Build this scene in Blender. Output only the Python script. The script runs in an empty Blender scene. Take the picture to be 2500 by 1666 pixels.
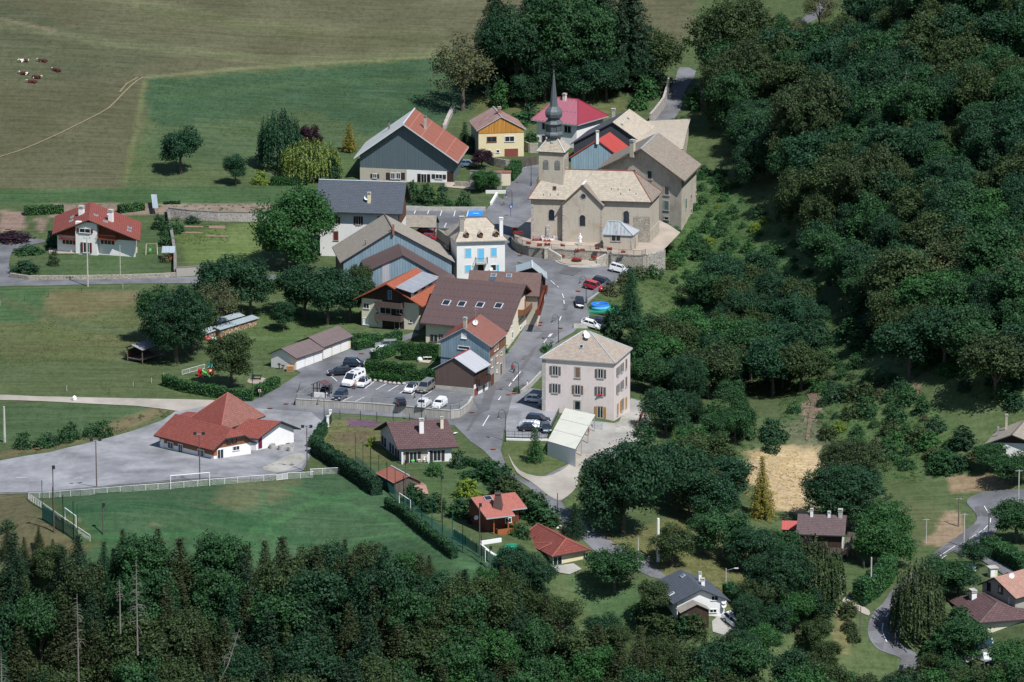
import bpy, bmesh, math, random
import numpy as np
from mathutils import Vector, Matrix
random.seed(7)
R = math.radians
scn = bpy.context.scene
COL = scn.collection
# ---------------------------------------------------------------- camera, sky, sun, exposure
PITCH, CH, SC = R(14.5), 270.0, 12.4          # camera pitch, height above the pitch, pixels per metre at the centre
FPX = CH * SC / math.sin(PITCH)
CAM = np.array([0.0, -CH / math.tan(PITCH), CH])
FW = np.array([0.0, math.cos(PITCH), -math.sin(PITCH)])
UP = np.array([0.0, math.sin(PITCH), math.cos(PITCH)])
cd = bpy.data.cameras.new("camera"); cam = bpy.data.objects.new("camera", cd); COL.objects.link(cam)
cam.location = CAM; cam.rotation_euler = (math.pi / 2 - PITCH, 0, 0)
cd.sensor_width = 36; cd.lens = FPX / 2500 * 36; cd.clip_start = 1; cd.clip_end = 9000
scn.camera = cam
SUN_AZ, SUN_EL = R(38), R(55)                   # azimuth right of the camera's back, elevation
sdir = Vector((math.sin(SUN_AZ) * math.cos(SUN_EL), -math.cos(SUN_AZ) * math.cos(SUN_EL), math.sin(SUN_EL)))
wd = bpy.data.worlds.new("World"); scn.world = wd; wd.use_nodes = True
nt = wd.node_tree; nt.nodes.clear()
sk = nt.nodes.new("ShaderNodeTexSky"); sk.sky_type = 'NISHITA'; sk.sun_disc = False
sk.sun_elevation = SUN_EL; sk.sun_rotation = math.pi - SUN_AZ; sk.altitude = 900; sk.air_density = 1.3; sk.dust_density = 0.6; sk.ozone_density = 2.0
bg = nt.nodes.new("ShaderNodeBackground"); bg.inputs[1].default_value = 0.072
wo = nt.nodes.new("ShaderNodeOutputWorld"); nt.links.new(sk.outputs[0], bg.inputs[0]); nt.links.new(bg.outputs[0], wo.inputs[0])
sd = bpy.data.lights.new("sun", 'SUN'); sd.energy = 4.7; sd.angle = R(0.53); sd.color = (1.0, 0.975, 0.94)
so = bpy.data.objects.new("sun", sd); COL.objects.link(so); so.rotation_euler = sdir.to_track_quat('Z', 'Y').to_euler()
scn.view_settings.view_transform = 'Standard'; scn.view_settings.look = 'None'
scn.view_settings.exposure = 0.27; scn.view_settings.gamma = 1.0; scn.view_settings.use_curve_mapping = False
scn.render.resolution_x = 1024; scn.render.resolution_y = 682
try:
    scn.cycles.max_bounces = 5; scn.cycles.diffuse_bounces = 2; scn.cycles.glossy_bounces = 2; scn.cycles.transparent_max_bounces = 4
    scn.cycles.caustics_reflective = False; scn.cycles.caustics_refractive = False
except Exception: pass
# ---------------------------------------------------------------- survey helpers: photo pixel <-> world point
ZM = dict(A=(0,450,3.7648), B=(625,250,5.536), C=(1000,200,5.536), D=(1250,180,4.706), E=(1250,400,4.706), F=(750,420,4.706),
          G=(850,620,4.706), H=(1250,600,5.8825), I=(640,780,5.227), J=(1050,780,7.84), K=(1200,780,5.227), L=(0,920,5.227),
          M=(350,920,5.227), N=(750,970,4.706), O=(1100,1130,4.706), P=(1500,1150,3.92), Q=(2000,1000,4.706), R=(2000,1333,4.706),
          S=(0,0,3.7648), T=(0,1250,3.7648), U=(300,650,4.706), V=(1650,0,2.768), W=(1650,500,2.768), X=(1040,0,2.736), Z=(0,0,0.9412))
def q(t):
    if isinstance(t[0], str): o = ZM[t[0]]; return (o[0] + t[1] / o[2], o[1] + t[2] / o[2])
    return t
def qs(z, *pts): return [q((z, x, y)) for x, y in pts]
def ray(p):
    p = q(p); d = FW + np.array([1.0, 0, 0]) * ((p[0] - 1250) / FPX) + UP * ((833 - p[1]) / FPX); return d
def unproj(p, z):
    d = ray(p); t = (z - CAM[2]) / d[2]; return CAM + d * t
def proj(P):
    P = np.asarray(P, float); D = P - CAM; f = D @ FW
    return np.stack([1250 + FPX * D[..., 0] / f, 833 - FPX * (D @ UP) / f], -1)
CTRL = [(120,1215,0),(850,1155,0),(1230,1400,0),(600,1300,0),(300,1350,0),(50,1130,0),(400,1080,0),(700,1030,.2),(750,1010,.3),(1000,1020,.1),
 (1150,1050,.3),(1200,1120,-.5),(1050,1130,0),(1100,1250,-.3),(780,930,1.6),(1000,945,1.6),(1100,965,1.2),(650,945,.9),(720,880,1.4),(900,840,1.7),(800,800,1.6),(980,800,2.0),
 (1130,1000,.4),(1180,930,.6),(1240,860,2.0),(1300,790,3.4),(1370,730,4.0),(1400,680,4.2),(1330,650,4.2),(1500,690,4.0),(1250,560,4.7),(1290,480,5.8),(1450,600,4.4),
 (1271,417,7),(1500,1040,0),(1420,1090,-.2),(1600,1010,-2.5),(1560,760,1),(1560,850,-1.5),(1690,600,1),(1700,900,-6),(1900,960,-8),(1800,760,-3),
 (2000,1150,-10),(2200,1200,-9),(2440,1100,-5),(2300,1300,-10),(2150,1500,-11),(2450,1600,-11),(1700,1500,-6),(1850,1300,-8),(1600,1330,-3),(1450,1280,-1.5),
 (1400,1180,-1),(1800,400,6),(2000,300,15),(2200,500,16),(2400,300,30),(2480,700,13),(2200,800,4),(2400,900,5),(2300,50,38),(1900,50,18),(1750,150,12),
 (1100,100,16),(600,50,19),(50,50,21),(50,300,11),(600,300,9),(1050,260,9),(1350,240,10),(1650,260,9),(0,470,5),(400,500,4.6),(700,560,4.2),(1000,480,5),
 (1180,500,4.8),(1000,450,5.6),(1150,400,6.8),(1220,390,7.2),(100,690,3),(450,690,3),(0,800,2),(300,900,1.2),(650,800,1.6),(0,970,.8),(300,990,.5),(600,900,.9),
 (960,720,3.2),(900,810,2),(1100,690,3.6),(100,1440,-5),(700,1500,-10),(1300,1520,-10),(1900,1600,-14),(100,1700,-22),(1300,1750,-24),(2400,1750,-22),(0,-60,24),(2550,-60,50),(2560,1300,-9),(-40,1300,-1)]
_cp = np.array([unproj((a, b), c) for a, b, c in CTRL]); _n = len(_cp); CK = 12.0
def _phi(dx, dy): return -np.sqrt(dx * dx + dy * dy + CK * CK)
_A = np.zeros((_n + 3, _n + 3)); _A[:_n, :_n] = _phi(_cp[:, None, 0] - _cp[None, :, 0], _cp[:, None, 1] - _cp[None, :, 1])
_A[:_n, :_n] += np.eye(_n) * 1.5
_A[:_n, _n] = 1; _A[:_n, _n + 1] = _cp[:, 0] / 100; _A[:_n, _n + 2] = _cp[:, 1] / 100; _A[_n:, :_n] = _A[:_n, _n:].T
_w = np.linalg.solve(_A, np.concatenate([_cp[:, 2], np.zeros(3)]))
X0, X1, Y0, Y1 = -160., 185., -300., 430.
def Hh(x, y):
    x = np.clip(np.asarray(x, float), X0, X1); y = np.clip(np.asarray(y, float), Y0, Y1)
    r = _w[_n] + _w[_n + 1] * x / 100 + _w[_n + 2] * y / 100
    for i in range(_n): r = r + _w[i] * _phi(x - _cp[i, 0], y - _cp[i, 1])
    return r
def G(p, up=0.0):                         # the point of the ground (or 'up' metres above it) seen at a pixel
    d = ray(p); ts = np.linspace(700, 1750, 140); P = CAM + d * ts[:, None]
    f = P[:, 2] - Hh(P[:, 0], P[:, 1]) - up
    k = np.argmax(f < 0) if (f < 0).any() else len(ts) - 1
    a, b = ts[max(k - 1, 0)], ts[k]
    for _ in range(3):
        tt = np.linspace(a, b, 12); P = CAM + d * tt[:, None]; f = P[:, 2] - Hh(P[:, 0], P[:, 1]) - up
        k = max(int(np.argmax(f < 0)), 1); a, b = tt[k - 1], tt[k]
    return CAM + d * (a + b) / 2
def inpoly(x, y, poly):
    c = np.zeros(np.shape(x), bool); n = len(poly); j = n - 1
    for i in range(n):
        xi, yi = poly[i]; xj, yj = poly[j]
        if yi != yj: c ^= ((yi > y) != (yj > y)) & (x < (xj - xi) * (y - yi) / (yj - yi) + xi)
        j = i
    return c
# ---------------------------------------------------------------- materials
MATS = {}
def nodes_mat(name):
    m = bpy.data.materials.new(name); m.use_nodes = True; t = m.node_tree; b = t.nodes["Principled BSDF"]; MATS[name] = m; return m, t, b
def N(t, typ, **kw):
    n = t.nodes.new(typ)
    for k, v in kw.items():
        if k.startswith('i_'): n.inputs[k[2:].replace('_', ' ')].default_value = v
        else: setattr(n, k, v)
    return n
def c4(c): return (c[0], c[1], c[2], 1)
def mixc(t, fac, a, b, mode='MIX'):
    m = t.nodes.new("ShaderNodeMix"); m.data_type = 'RGBA'; m.blend_type = mode
    for s, v in ((0, fac), (6, a), (7, b)):
        if hasattr(v, 'is_linked') or isinstance(v, bpy.types.NodeSocket): t.links.new(v, m.inputs[s])
        else: m.inputs[s].default_value = v if s == 0 else c4(v)
    return m.outputs[2]
def ramp(t, src, p0, p1):
    r = t.nodes.new("ShaderNodeMapRange"); t.links.new(src, r.inputs[0]); r.inputs[1].default_value = p0; r.inputs[2].default_value = p1; return r.outputs[0]
def noise(t, vec, scale, detail=4, rough=.6):
    n = N(t, "ShaderNodeTexNoise"); n.inputs['Scale'].default_value = scale; n.inputs['Detail'].default_value = detail; n.inputs['Roughness'].default_value = rough
    if vec is not None: t.links.new(vec, n.inputs['Vector'])
    return n.outputs['Fac']
def mathn(t, op, a, b=None):
    m = t.nodes.new("ShaderNodeMath"); m.operation = op
    for i, v in enumerate((a, b)):
        if v is None: continue
        if isinstance(v, bpy.types.NodeSocket): t.links.new(v, m.inputs[i])
        else: m.inputs[i].default_value = v
    return m.outputs[0]
def fin(t, b, col, rough=.85, bump=None, bs=.3, bd=.05, spec=.3):
    t.links.new(col, b.inputs['Base Color']) if isinstance(col, bpy.types.NodeSocket) else setattr(b.inputs['Base Color'], 'default_value', c4(col))
    b.inputs['Roughness'].default_value = rough; b.inputs['Specular IOR Level'].default_value = spec
    if bump is not None:
        n = N(t, "ShaderNodeBump"); n.inputs['Strength'].default_value = bs; n.inputs['Distance'].default_value = bd
        t.links.new(bump, n.inputs['Height']); t.links.new(n.outputs[0], b.inputs['Normal'])
def obj_c(t):
    g = t.nodes.new("ShaderNodeNewGeometry"); return g.outputs['Position']
def uv_c(t):
    g = t.nodes.new("ShaderNodeUVMap"); return g.outputs[0]
def plain(name, col, rough=.8, var=.25, scale=1.2, spec=.3, metal=0):
    m, t, b = nodes_mat(name); f = noise(t, obj_c(t), scale, 6, .65)
    dk = tuple(max(0, c * (1 - var)) for c in col); lt = tuple(min(1, c * (1 + var * .55)) for c in col)
    fin(t, b, mixc(t, ramp(t, f, .3, .7), dk, lt), rough, spec=spec); b.inputs['Metallic'].default_value = metal; return m
def plaster(name, col, stain=.25, sc=(.5, .5, .5)):
    m, t, b = nodes_mat(name); p = uv_c(t)
    mp = N(t, "ShaderNodeMapping"); mp.inputs['Scale'].default_value = (1.6, .22, 1); t.links.new(p, mp.inputs[0])
    f1 = noise(t, obj_c(t), 3.5, 6, .7); f2 = noise(t, mp.outputs[0], 1.0, 5, .7); f3 = noise(t, obj_c(t), .35, 3)
    dk = tuple(c * s for c, s in zip(col, sc))
    c = mixc(t, ramp(t, f1, .35, .75), tuple(c * .9 for c in col), col)
    c = mixc(t, mathn(t, 'MULTIPLY', ramp(t, f2, .55, .8), stain * 1.6), c, dk)
    c = mixc(t, mathn(t, 'MULTIPLY', ramp(t, f3, .5, .8), stain), c, dk)
    fin(t, b, c, .9, f1, .2, .03); return m
def ribs(name, col, sp=.5, lw=.16, dark=.55, var=.2, rough=.55, cross=0, rust=None, rk=.5, horiz=False, spec=.4, joints=0):
    """sheet metal or planks: lines along the slope (or along the eave), streaks, optional rust, cross = rows of snow guards"""
    m, t, b = nodes_mat(name); sx = N(t, "ShaderNodeSeparateXYZ"); t.links.new(uv_c(t), sx.inputs[0])
    u, v = sx.outputs[0], sx.outputs[1]
    if horiz: u, v = v, u
    fr = mathn(t, 'FRACT', mathn(t, 'DIVIDE', u, sp)); line = mathn(t, 'LESS_THAN', fr, lw)
    mp = N(t, "ShaderNodeMapping"); mp.inputs['Scale'].default_value = (.25, 3, 1) if horiz else (3, .25, 1); t.links.new(uv_c(t), mp.inputs[0])
    f = noise(t, mp.outputs[0], 1.0, 5, .7); f2 = noise(t, obj_c(t), .8, 5, .65)
    c = mixc(t, ramp(t, f, .3, .7), tuple(x * (1 - var) for x in col), tuple(min(1, x * (1 + var)) for x in col))
    wn = N(t, "ShaderNodeTexWhiteNoise", noise_dimensions='1D'); t.links.new(mathn(t, 'FLOOR', mathn(t, 'DIVIDE', u, sp)), wn.inputs['W'])
    c = mixc(t, mathn(t, 'MULTIPLY', wn.outputs[0], var * 1.2), c, tuple(x * .5 for x in col))
    if rust: c = mixc(t, mathn(t, 'MULTIPLY', ramp(t, mathn(t, 'ADD', mathn(t, 'MULTIPLY', f, .6), mathn(t, 'MULTIPLY', f2, .4)), .62 - rk * .3, .72 - rk * .2), .85), c, rust)
    c = mixc(t, mathn(t, 'MULTIPLY', line, dark), c, tuple(x * .35 for x in col))
    if joints:
        jl = mathn(t, 'LESS_THAN', mathn(t, 'FRACT', mathn(t, 'DIVIDE', v, joints)), .12 / joints); c = mixc(t, mathn(t, 'MULTIPLY', jl, .5), c, tuple(min(1, x * 1.9) for x in col))
    if cross:
        fv = mathn(t, 'LESS_THAN', mathn(t, 'FRACT', mathn(t, 'DIVIDE', v, cross)), .16 / cross)
        fu = mathn(t, 'LESS_THAN', mathn(t, 'FRACT', mathn(t, 'DIVIDE', u, .95)), .55)
        c = mixc(t, mathn(t, 'MULTIPLY', mathn(t, 'MULTIPLY', fv, fu), .7), c, tuple(x * .3 for x in col))
    fin(t, b, c, rough, line, .4, .04, spec); return m
def tiles(name, c1, c2, bw=.5, bh=.33, mort=.5, var=.4, spec=.25, lich=None, lk=.45, ms=.035):
    m, t, b = nodes_mat(name); br = N(t, "ShaderNodeTexBrick"); t.links.new(uv_c(t), br.inputs['Vector'])
    br.inputs['Scale'].default_value = 1; br.inputs['Brick Width'].default_value = bw; br.inputs['Row Height'].default_value = bh
    br.inputs['Mortar Size'].default_value = ms; br.inputs['Mortar Smooth'].default_value = .3
    br.inputs['Color1'].default_value = c4(c1); br.inputs['Color2'].default_value = c4(c2); br.inputs['Mortar'].default_value = c4(tuple(x * mort for x in c1))
    f = noise(t, obj_c(t), .9, 6, .7); f2 = noise(t, uv_c(t), 5, 4, .7)
    c = mixc(t, mathn(t, 'MULTIPLY', ramp(t, f, .45, .75), var), br.outputs[0], tuple(x * .45 for x in c1))
    c = mixc(t, mathn(t, 'MULTIPLY', ramp(t, f2, .5, .75), var * .8), c, tuple(min(1, x * 1.35) for x in c2))
    if lich: c = mixc(t, mathn(t, 'MULTIPLY', ramp(t, noise(t, uv_c(t), 2.3, 6, .75), .56, .68), lk), c, lich)
    fin(t, b, c, .85, br.outputs['Fac'], .4, .03, spec); return m
def stone(name, c1, c2, mo, sc=1.9, var=.6):
    m, t, b = nodes_mat(name); v = N(t, "ShaderNodeTexVoronoi"); v.inputs['Scale'].default_value = sc
    mp = N(t, "ShaderNodeMapping"); mp.inputs['Scale'].default_value = (1, 1, 1.7); t.links.new(obj_c(t), mp.inputs[0]); t.links.new(mp.outputs[0], v.inputs['Vector'])
    v2 = N(t, "ShaderNodeTexVoronoi", feature='DISTANCE_TO_EDGE'); v2.inputs['Scale'].default_value = sc; t.links.new(mp.outputs[0], v2.inputs['Vector'])
    sp = N(t, "ShaderNodeSeparateColor"); t.links.new(v.outputs['Color'], sp.inputs[0])
    c = mixc(t, sp.outputs[0], c1, c2); c = mixc(t, mathn(t, 'MULTIPLY', ramp(t, noise(t, obj_c(t), .5, 5), .4, .75), var), c, tuple(x * .5 for x in c1))
    c = mixc(t, mathn(t, 'LESS_THAN', v2.outputs['Distance'], .07), c, mo)
    fin(t, b, c, .92, v2.outputs['Distance'], .6, .08); return m
def leafm(name, col, hue=.25, wet=.35):
    """leaves: each leaf face has its own tone (face attribute), each tree its own cast"""
    m, t, b = nodes_mat(name); at = N(t, "ShaderNodeAttribute", attribute_name='tone'); oi = N(t, "ShaderNodeObjectInfo")
    dk = (col[0] * .5, col[1] * .52, col[2] * .6); lt = (min(1, col[0] * 2.2), min(1, col[1] * 1.9), min(1, col[2] * 1.15))
    c = mixc(t, at.outputs['Fac'], dk, lt)
    c = mixc(t, mathn(t, 'MULTIPLY', oi.outputs['Random'], hue), c, (col[0] * 1.45, col[1] * 1.2, col[2] * .8))
    c = mixc(t, mathn(t, 'MULTIPLY', ramp(t, noise(t, obj_c(t), .22, 3), .45, .75), .35), c, (col[0] * 1.35, col[1] * 1.05, col[2] * .85))
    fin(t, b, c, .6, spec=.25)
    tr = N(t, "ShaderNodeBsdfTranslucent"); t.links.new(c, tr.inputs[0]); mx = N(t, "ShaderNodeMixShader"); mx.inputs[0].default_value = .22
    out = t.nodes["Material Output"]; t.links.new(b.outputs[0], mx.inputs[1]); t.links.new(tr.outputs[0], mx.inputs[2]); t.links.new(mx.outputs[0], out.inputs[0]); return m
def asphalt(name, col, var=.3, patch=None, green=0, spots=0):
    m, t, b = nodes_mat(name); p = obj_c(t)
    f = noise(t, p, .13, 5, .65); f2 = noise(t, p, 1.1, 6, .7); f3 = noise(t, p, 9, 3)
    mp = N(t, "ShaderNodeMapping"); mp.inputs['Scale'].default_value = (.25, .06, 1); mp.inputs['Rotation'].default_value = (0, 0, -.35); t.links.new(p, mp.inputs[0]); f4 = noise(t, mp.outputs[0], 1.2, 5, .7)
    c = mixc(t, ramp(t, f, .35, .68), tuple(x * (1 - var) for x in col), tuple(x * (1 + var * .5) for x in col))
    c = mixc(t, mathn(t, 'MULTIPLY', ramp(t, f2, .5, .8), var), c, tuple(x * .62 for x in col))
    c = mixc(t, mathn(t, 'MULTIPLY', ramp(t, f4, .52, .72), var * .9), c, tuple(min(1, x * 1.35) for x in col))
    c = mixc(t, mathn(t, 'MULTIPLY', f3, .18), c, tuple(x * .6 for x in col))
    if green: c = mixc(t, mathn(t, 'MULTIPLY', ramp(t, f2, .58, .68), green), c, (.06, .09, .035))
    fin(t, b, c, .93, f3, .25, .02, .2); return m
def groundm(name):
    m, t, b = nodes_mat(name); p = obj_c(t); at = N(t, "ShaderNodeAttribute", attribute_name='Col')
    mp = N(t, "ShaderNodeMapping"); mp.inputs['Scale'].default_value = (1, .45, 1); t.links.new(p, mp.inputs[0]); pv = mp.outputs[0]
    f1 = noise(t, pv, .09, 6, .7); f2 = noise(t, pv, .9, 6, .75); f3 = noise(t, pv, 2.6, 6, .8)
    c = at.outputs['Color']
    hs = N(t, "ShaderNodeHueSaturation"); t.links.new(c, hs.inputs['Color']); hs.inputs['Value'].default_value = .6; dk = hs.outputs[0]
    h2 = N(t, "ShaderNodeHueSaturation"); t.links.new(c, h2.inputs['Color']); h2.inputs['Value'].default_value = 1.45; h2.inputs['Hue'].default_value = .482; h2.inputs['Saturation'].default_value = .8; lt = h2.outputs[0]
    c = mixc(t, mathn(t, 'MULTIPLY', ramp(t, f1, .38, .66), .55), c, lt)
    c = mixc(t, mathn(t, 'MULTIPLY', ramp(t, f2, .42, .68), .85), c, dk)
    c = mixc(t, mathn(t, 'MULTIPLY', ramp(t, f3, .5, .68), .7), c, lt)
    m2 = N(t, 'ShaderNodeMapping'); m2.inputs['Scale'].default_value = (.07, .75, 1); m2.inputs['Rotation'].default_value = (0, 0, .12); t.links.new(p, m2.inputs[0]); f4 = noise(t, m2.outputs[0], 1.0, 6, .75)
    c = mixc(t, mathn(t, 'MULTIPLY', ramp(t, f4, .5, .66), .5), c, lt); c = mixc(t, mathn(t, 'MULTIPLY', ramp(t, f4, .5, .36), .5), c, dk)
    fin(t, b, c, .95, f3, .55, .16, .15); return m
groundm('meadow')
asphalt('asphalt', (.165, .17, .185), .42); asphalt('asphalt_dark', (.125, .125, .135), .25); asphalt('gravel_lot', (.27, .275, .295), .42, green=0)
asphalt('gravel_grass', (.36, .35, .32), .3, green=.9); asphalt('concrete_yard', (.33, .32, .30), .3); asphalt('gravel_path', (.37, .34, .30), .25); asphalt('paving', (.42, .36, .30), .3)
plain('patch_red', (.24, .10, .07)); plain('paint_white', (.72, .72, .72), .6, .15); plain('paint_blue', (.02, .23, .62), .6, .15); plain('soil', (.24, .17, .12), .95, .35, 3); plain('path_soil', (.165, .125, .09), .95, .5, 2); plain('soil_track', (.21, .175, .11), .95, .4, 2)
plaster('white_plaster', (.79, .79, .78), .2); plaster('cream_plaster', (.72, .66, .52), .2); plaster('beige_plaster', (.47, .425, .355), .7, (.60, .52, .44)); plaster('pink_plaster', (.72, .635, .61), .32)
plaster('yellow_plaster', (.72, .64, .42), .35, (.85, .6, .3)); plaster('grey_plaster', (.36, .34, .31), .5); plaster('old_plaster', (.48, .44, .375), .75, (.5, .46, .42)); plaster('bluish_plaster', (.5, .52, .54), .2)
ribs('grey_cladding', (.10, .135, .16), .62, .14, .35, .1, .5); ribs('blue_cladding', (.22, .315, .38), .55, .18, .45, .2, .45, joints=0); ribs('dark_cladding', (.045, .052, .065), .6, .15, .4, .15)
ribs('brown_cladding', (.115, .08, .072), .42, .14, .4, .15, .6); ribs('orange_planks', (.50, .235, .045), .38, .12, .6, .4, .8, rust=(.045, .04, .045), rk=.15); ribs('dark_planks', (.055, .03, .022), .3, .14, .5, .4, .8)
ribs('red_planks', (.16, .04, .022), .28, .14, .5, .35, .7); ribs('brown_planks', (.22, .095, .045), .3, .14, .5, .3, .75); ribs('grey_planks', (.14, .115, .10), .3, .14, .5, .4, .9)
ribs('metal_white', (.60, .61, .62), .9, .06, .25, .08, .4, spec=.5); ribs('metal_rust', (.28, .14, .11), .9, .07, .3, .25, .6, rust=(.27, .08, .05), rk=.9, joints=3.2); ribs('metal_rust_pale', (.38, .30, .28), .5, .14, .4, .3, .55, rust=(.27, .10, .07), rk=.7)
ribs('metal_red', (.27, .035, .055), .45, .1, .25, .08, .4, cross=0, spec=.5); ribs('metal_red_glare', (.36, .13, .17), .45, .1, .2, .1, .35, cross=3.2, spec=.6); ribs('metal_brightred', (.42, .065, .055), .5, .1, .25, .12, .45)
ribs('metal_brown', (.105, .068, .066), .3, .14, .25, .08, .5, cross=2.3); ribs('metal_brown_plain', (.10, .062, .056), 3.1, .025, -.5, .08, .5); ribs('metal_greyblue', (.34, .40, .44), 1.6, .05, .4, .15, .35, spec=.6)
ribs('metal_sacristy', (.42, .48, .52), .75, .45, .3, .2, .35, rust=(.26, .10, .06), rk=.42, spec=.6); ribs('metal_patina', (.085, .105, .115), .7, .1, .4, .3, .45, spec=.6); ribs('metal_pale', (.42, .43, .47), .5, .1, .25, .12, .35, spec=.5)
ribs('split_block', (.40, .385, .35), .45, .2, .3, .25, .9, joints=0); plaster('carport_sheet', (.56, .565, .50), .3); ribs('metal_old', (.30, .32, .36), .25, .3, .35, .25, .5, rust=(.25, .12, .09), rk=.3)
tiles('slate_dark', (.062, .075, .10), (.075, .088, .112), .9, .42, .45, .15, .5); tiles('tile_brown', (.098, .058, .062), (.125, .075, .078), .8, .5, .4, .2); tiles('tile_red', (.215, .06, .05), (.27, .08, .062), .4, .42, .45, .25)
tiles('tile_orange', (.36, .105, .055), (.29, .09, .055), .4, .5, .5, .3); tiles('tile_old_red', (.27, .12, .095), (.21, .09, .075), .4, .4, .45, .5, lich=(.36, .25, .21)); tiles('tile_salmon', (.40, .15, .12), (.34, .11, .09), .35, .3, .6, .3, lich=(.2, .09, .07), lk=.4)
tiles('tile_pinkbrown', (.40, .24, .19), (.33, .18, .15), .35, .35, .6, .4); tiles('tile_brownold', (.19, .125, .11), (.15, .095, .088), .3, .35, .4, .35); tiles('roof_garage', (.15, .115, .115), (.17, .13, .13), 4., .38, .55, .1, ms=.05); tiles('tile_purple', (.16, .115, .12), (.12, .085, .09), .3, .33, .4, .4)
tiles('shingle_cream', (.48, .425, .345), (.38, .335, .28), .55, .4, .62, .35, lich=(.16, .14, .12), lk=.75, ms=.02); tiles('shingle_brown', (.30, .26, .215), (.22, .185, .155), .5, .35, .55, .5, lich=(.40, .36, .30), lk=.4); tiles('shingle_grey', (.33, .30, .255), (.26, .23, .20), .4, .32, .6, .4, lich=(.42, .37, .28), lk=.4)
tiles('shingle_pink', (.42, .36, .30), (.33, .27, .235), .4, .33, .5, .45, lich=(.20, .16, .13), lk=.5); tiles('shingle_specks', (.50, .44, .34), (.36, .32, .27), .4, .33, .5, .4, lich=(.09, .09, .10), lk=.9)
stone('stone_wall', (.32, .29, .245), (.22, .205, .18), (.40, .37, .31), 1.7); stone('stone_block', (.42, .40, .36), (.34, .32, .29), (.19, .18, .165), 1.1, .3); stone('rubble', (.42, .38, .31), (.31, .28, .24), (.5, .46, .38), 1.6, .5); stone('stone_pale', (.55, .50, .47), (.40, .36, .34), (.2, .19, .18), 2.2, .3)
plain('white_trim', (.78, .78, .78), .6, .06); plain('grey_trim', (.33, .34, .34), .8, .15); plain('stone_trim', (.40, .39, .36), .9, .15); plain('dark_wood', (.04, .025, .02), .8, .3, 4); plain('brown_wood', (.13, .06, .035), .8, .3, 4); plain('orange_wood', (.33, .11, .04), .75, .3, 4)
plain('red_shutter', (.13, .022, .022), .7, .15, 3); plain('dark_shutter', (.045, .028, .035), .7, .15, 3); plain('cyan_shutter', (.14, .50, .76), .6, .1, 3); plain('yellow_shutter', (.42, .22, .05), .7, .2, 3); plain('grey_shutter', (.11, .105, .115), .7, .2, 3); plain('green_shutter', (.10, .17, .16), .7, .2, 3); plain('brown_shutter', (.17, .115, .09), .7, .2, 3)
plain('maroon_paint', (.22, .06, .05), .7, .15, 2); plain('purple_paint', (.13, .01, .05), .6, .1); plain('zinc', (.36, .42, .46), .4, .2, 2, .5); plain('white_flash', (.62, .64, .66), .4, .1, 2, .5); plain('soffit', (.035, .035, .04), .8, .2); plain('brick', (.30, .13, .09), .85, .3, 5); plain('concrete', (.42, .41, .38), .9, .3, 1.5); plain('concrete_dark', (.20, .19, .175), .9, .4, 1.2)
m, t, b = nodes_mat('glass'); fin(t, b, (.018, .024, .035), .08, spec=.8)
m, t, b = nodes_mat('glass_pale'); fin(t, b, (.10, .14, .18), .12, spec=.8)
plain('tyre', (.012, .012, .014), .8, .1); plain('rim', (.35, .35, .37), .35, .1, 5, .5, .6); plain('black_metal', (.02, .024, .03), .5, .1, 3, .5); plain('lamp_red', (.5, .02, .02), .3, .05); plain('lamp_clear', (.7, .72, .75), .2, .05); plain('steel', (.30, .31, .32), .5, .2, 2, .5); plain('pole_concrete', (.47, .46, .43), .9, .25, 1); plain('pole_wood', (.16, .13, .11), .9, .3, 2); plain('pole_brown', (.12, .085, .08), .8, .2)
for n, c in dict(car_white=(.75, .76, .78), car_red=(.38, .012, .03), car_navy=(.012, .02, .045), car_black=(.012, .014, .02), car_blue=(.14, .22, .32), car_silver=(.30, .32, .35), car_grey=(.17, .17, .15), car_teal=(.015, .045, .06)).items():
    m = plain(n, c, .22, .03, 1, .7)
    m.node_tree.nodes["Principled BSDF"].inputs['Coat Weight'].default_value = .5
plain('tarp', (.50, .53, .57), .3, .3, 3, .6, .3); plain('pool_blue', (.02, .20, .75), .35, .1, 2, .5); plain('pool_cyan', (.12, .50, .72), .35, .3, 2, .5); plain('water', (.02, .16, .5), .08, .1, 1, .7); plain('green_mat', (.02, .22, .13), .8, .2); plain('parasol', (.01, .45, .62), .7, .1); plain('fence_green', (.01, .07, .06), .6, .1); plain('toy_green', (.12, .62, .12), .5, .1); plain('toy_red', (.45, .02, .03), .5, .1); plain('toy_orange', (.42, .10, .04), .5, .1)
plain('toy_teal', (.02, .22, .20), .5, .1); plain('firewood', (.30, .21, .15), .9, .7, 6); plain('bark', (.11, .09, .075), .95, .4, 3); plain('bark_pale', (.36, .33, .32), .95, .3, 3); plain('snag', (.20, .18, .165), .95, .3, 3); plain('deadwood', (.42, .36, .30), .9, .3, 2); plain('geranium', (.52, .02, .025), .7, .4, 4); plain('skin', (.5, .3, .22), .6, .05); plain('cloth_red', (.36, .01, .03), .8, .1); plain('cloth_dark', (.015, .018, .025), .8, .1); plain('cloth_white', (.68, .66, .66), .8, .1); plain('cloth_blue', (.05, .12, .25), .8, .1); plain('hair', (.05, .03, .02), .8, .1)
plain('net_green', (.015, .09, .075), .8, .2); plain('pallet', (.50, .27, .12), .8, .3, 4); plain('statue_white', (.80, .80, .80), .6, .05); plain('sign_red', (.6, .03, .03), .5, .05); plain('sign_blue', (.02, .15, .55), .5, .05)
leafm('leaf_dark', (.015, .052, .032)); leafm('leaf_mid', (.021, .070, .034)); leafm('leaf_green', (.026, .092, .036)); leafm('leaf_olive', (.031, .060, .029)); leafm('leaf_brown', (.030, .056, .030)); leafm('leaf_blue', (.015, .056, .036), .1); leafm('leaf_purple', (.022, .010, .026), .05)
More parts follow.
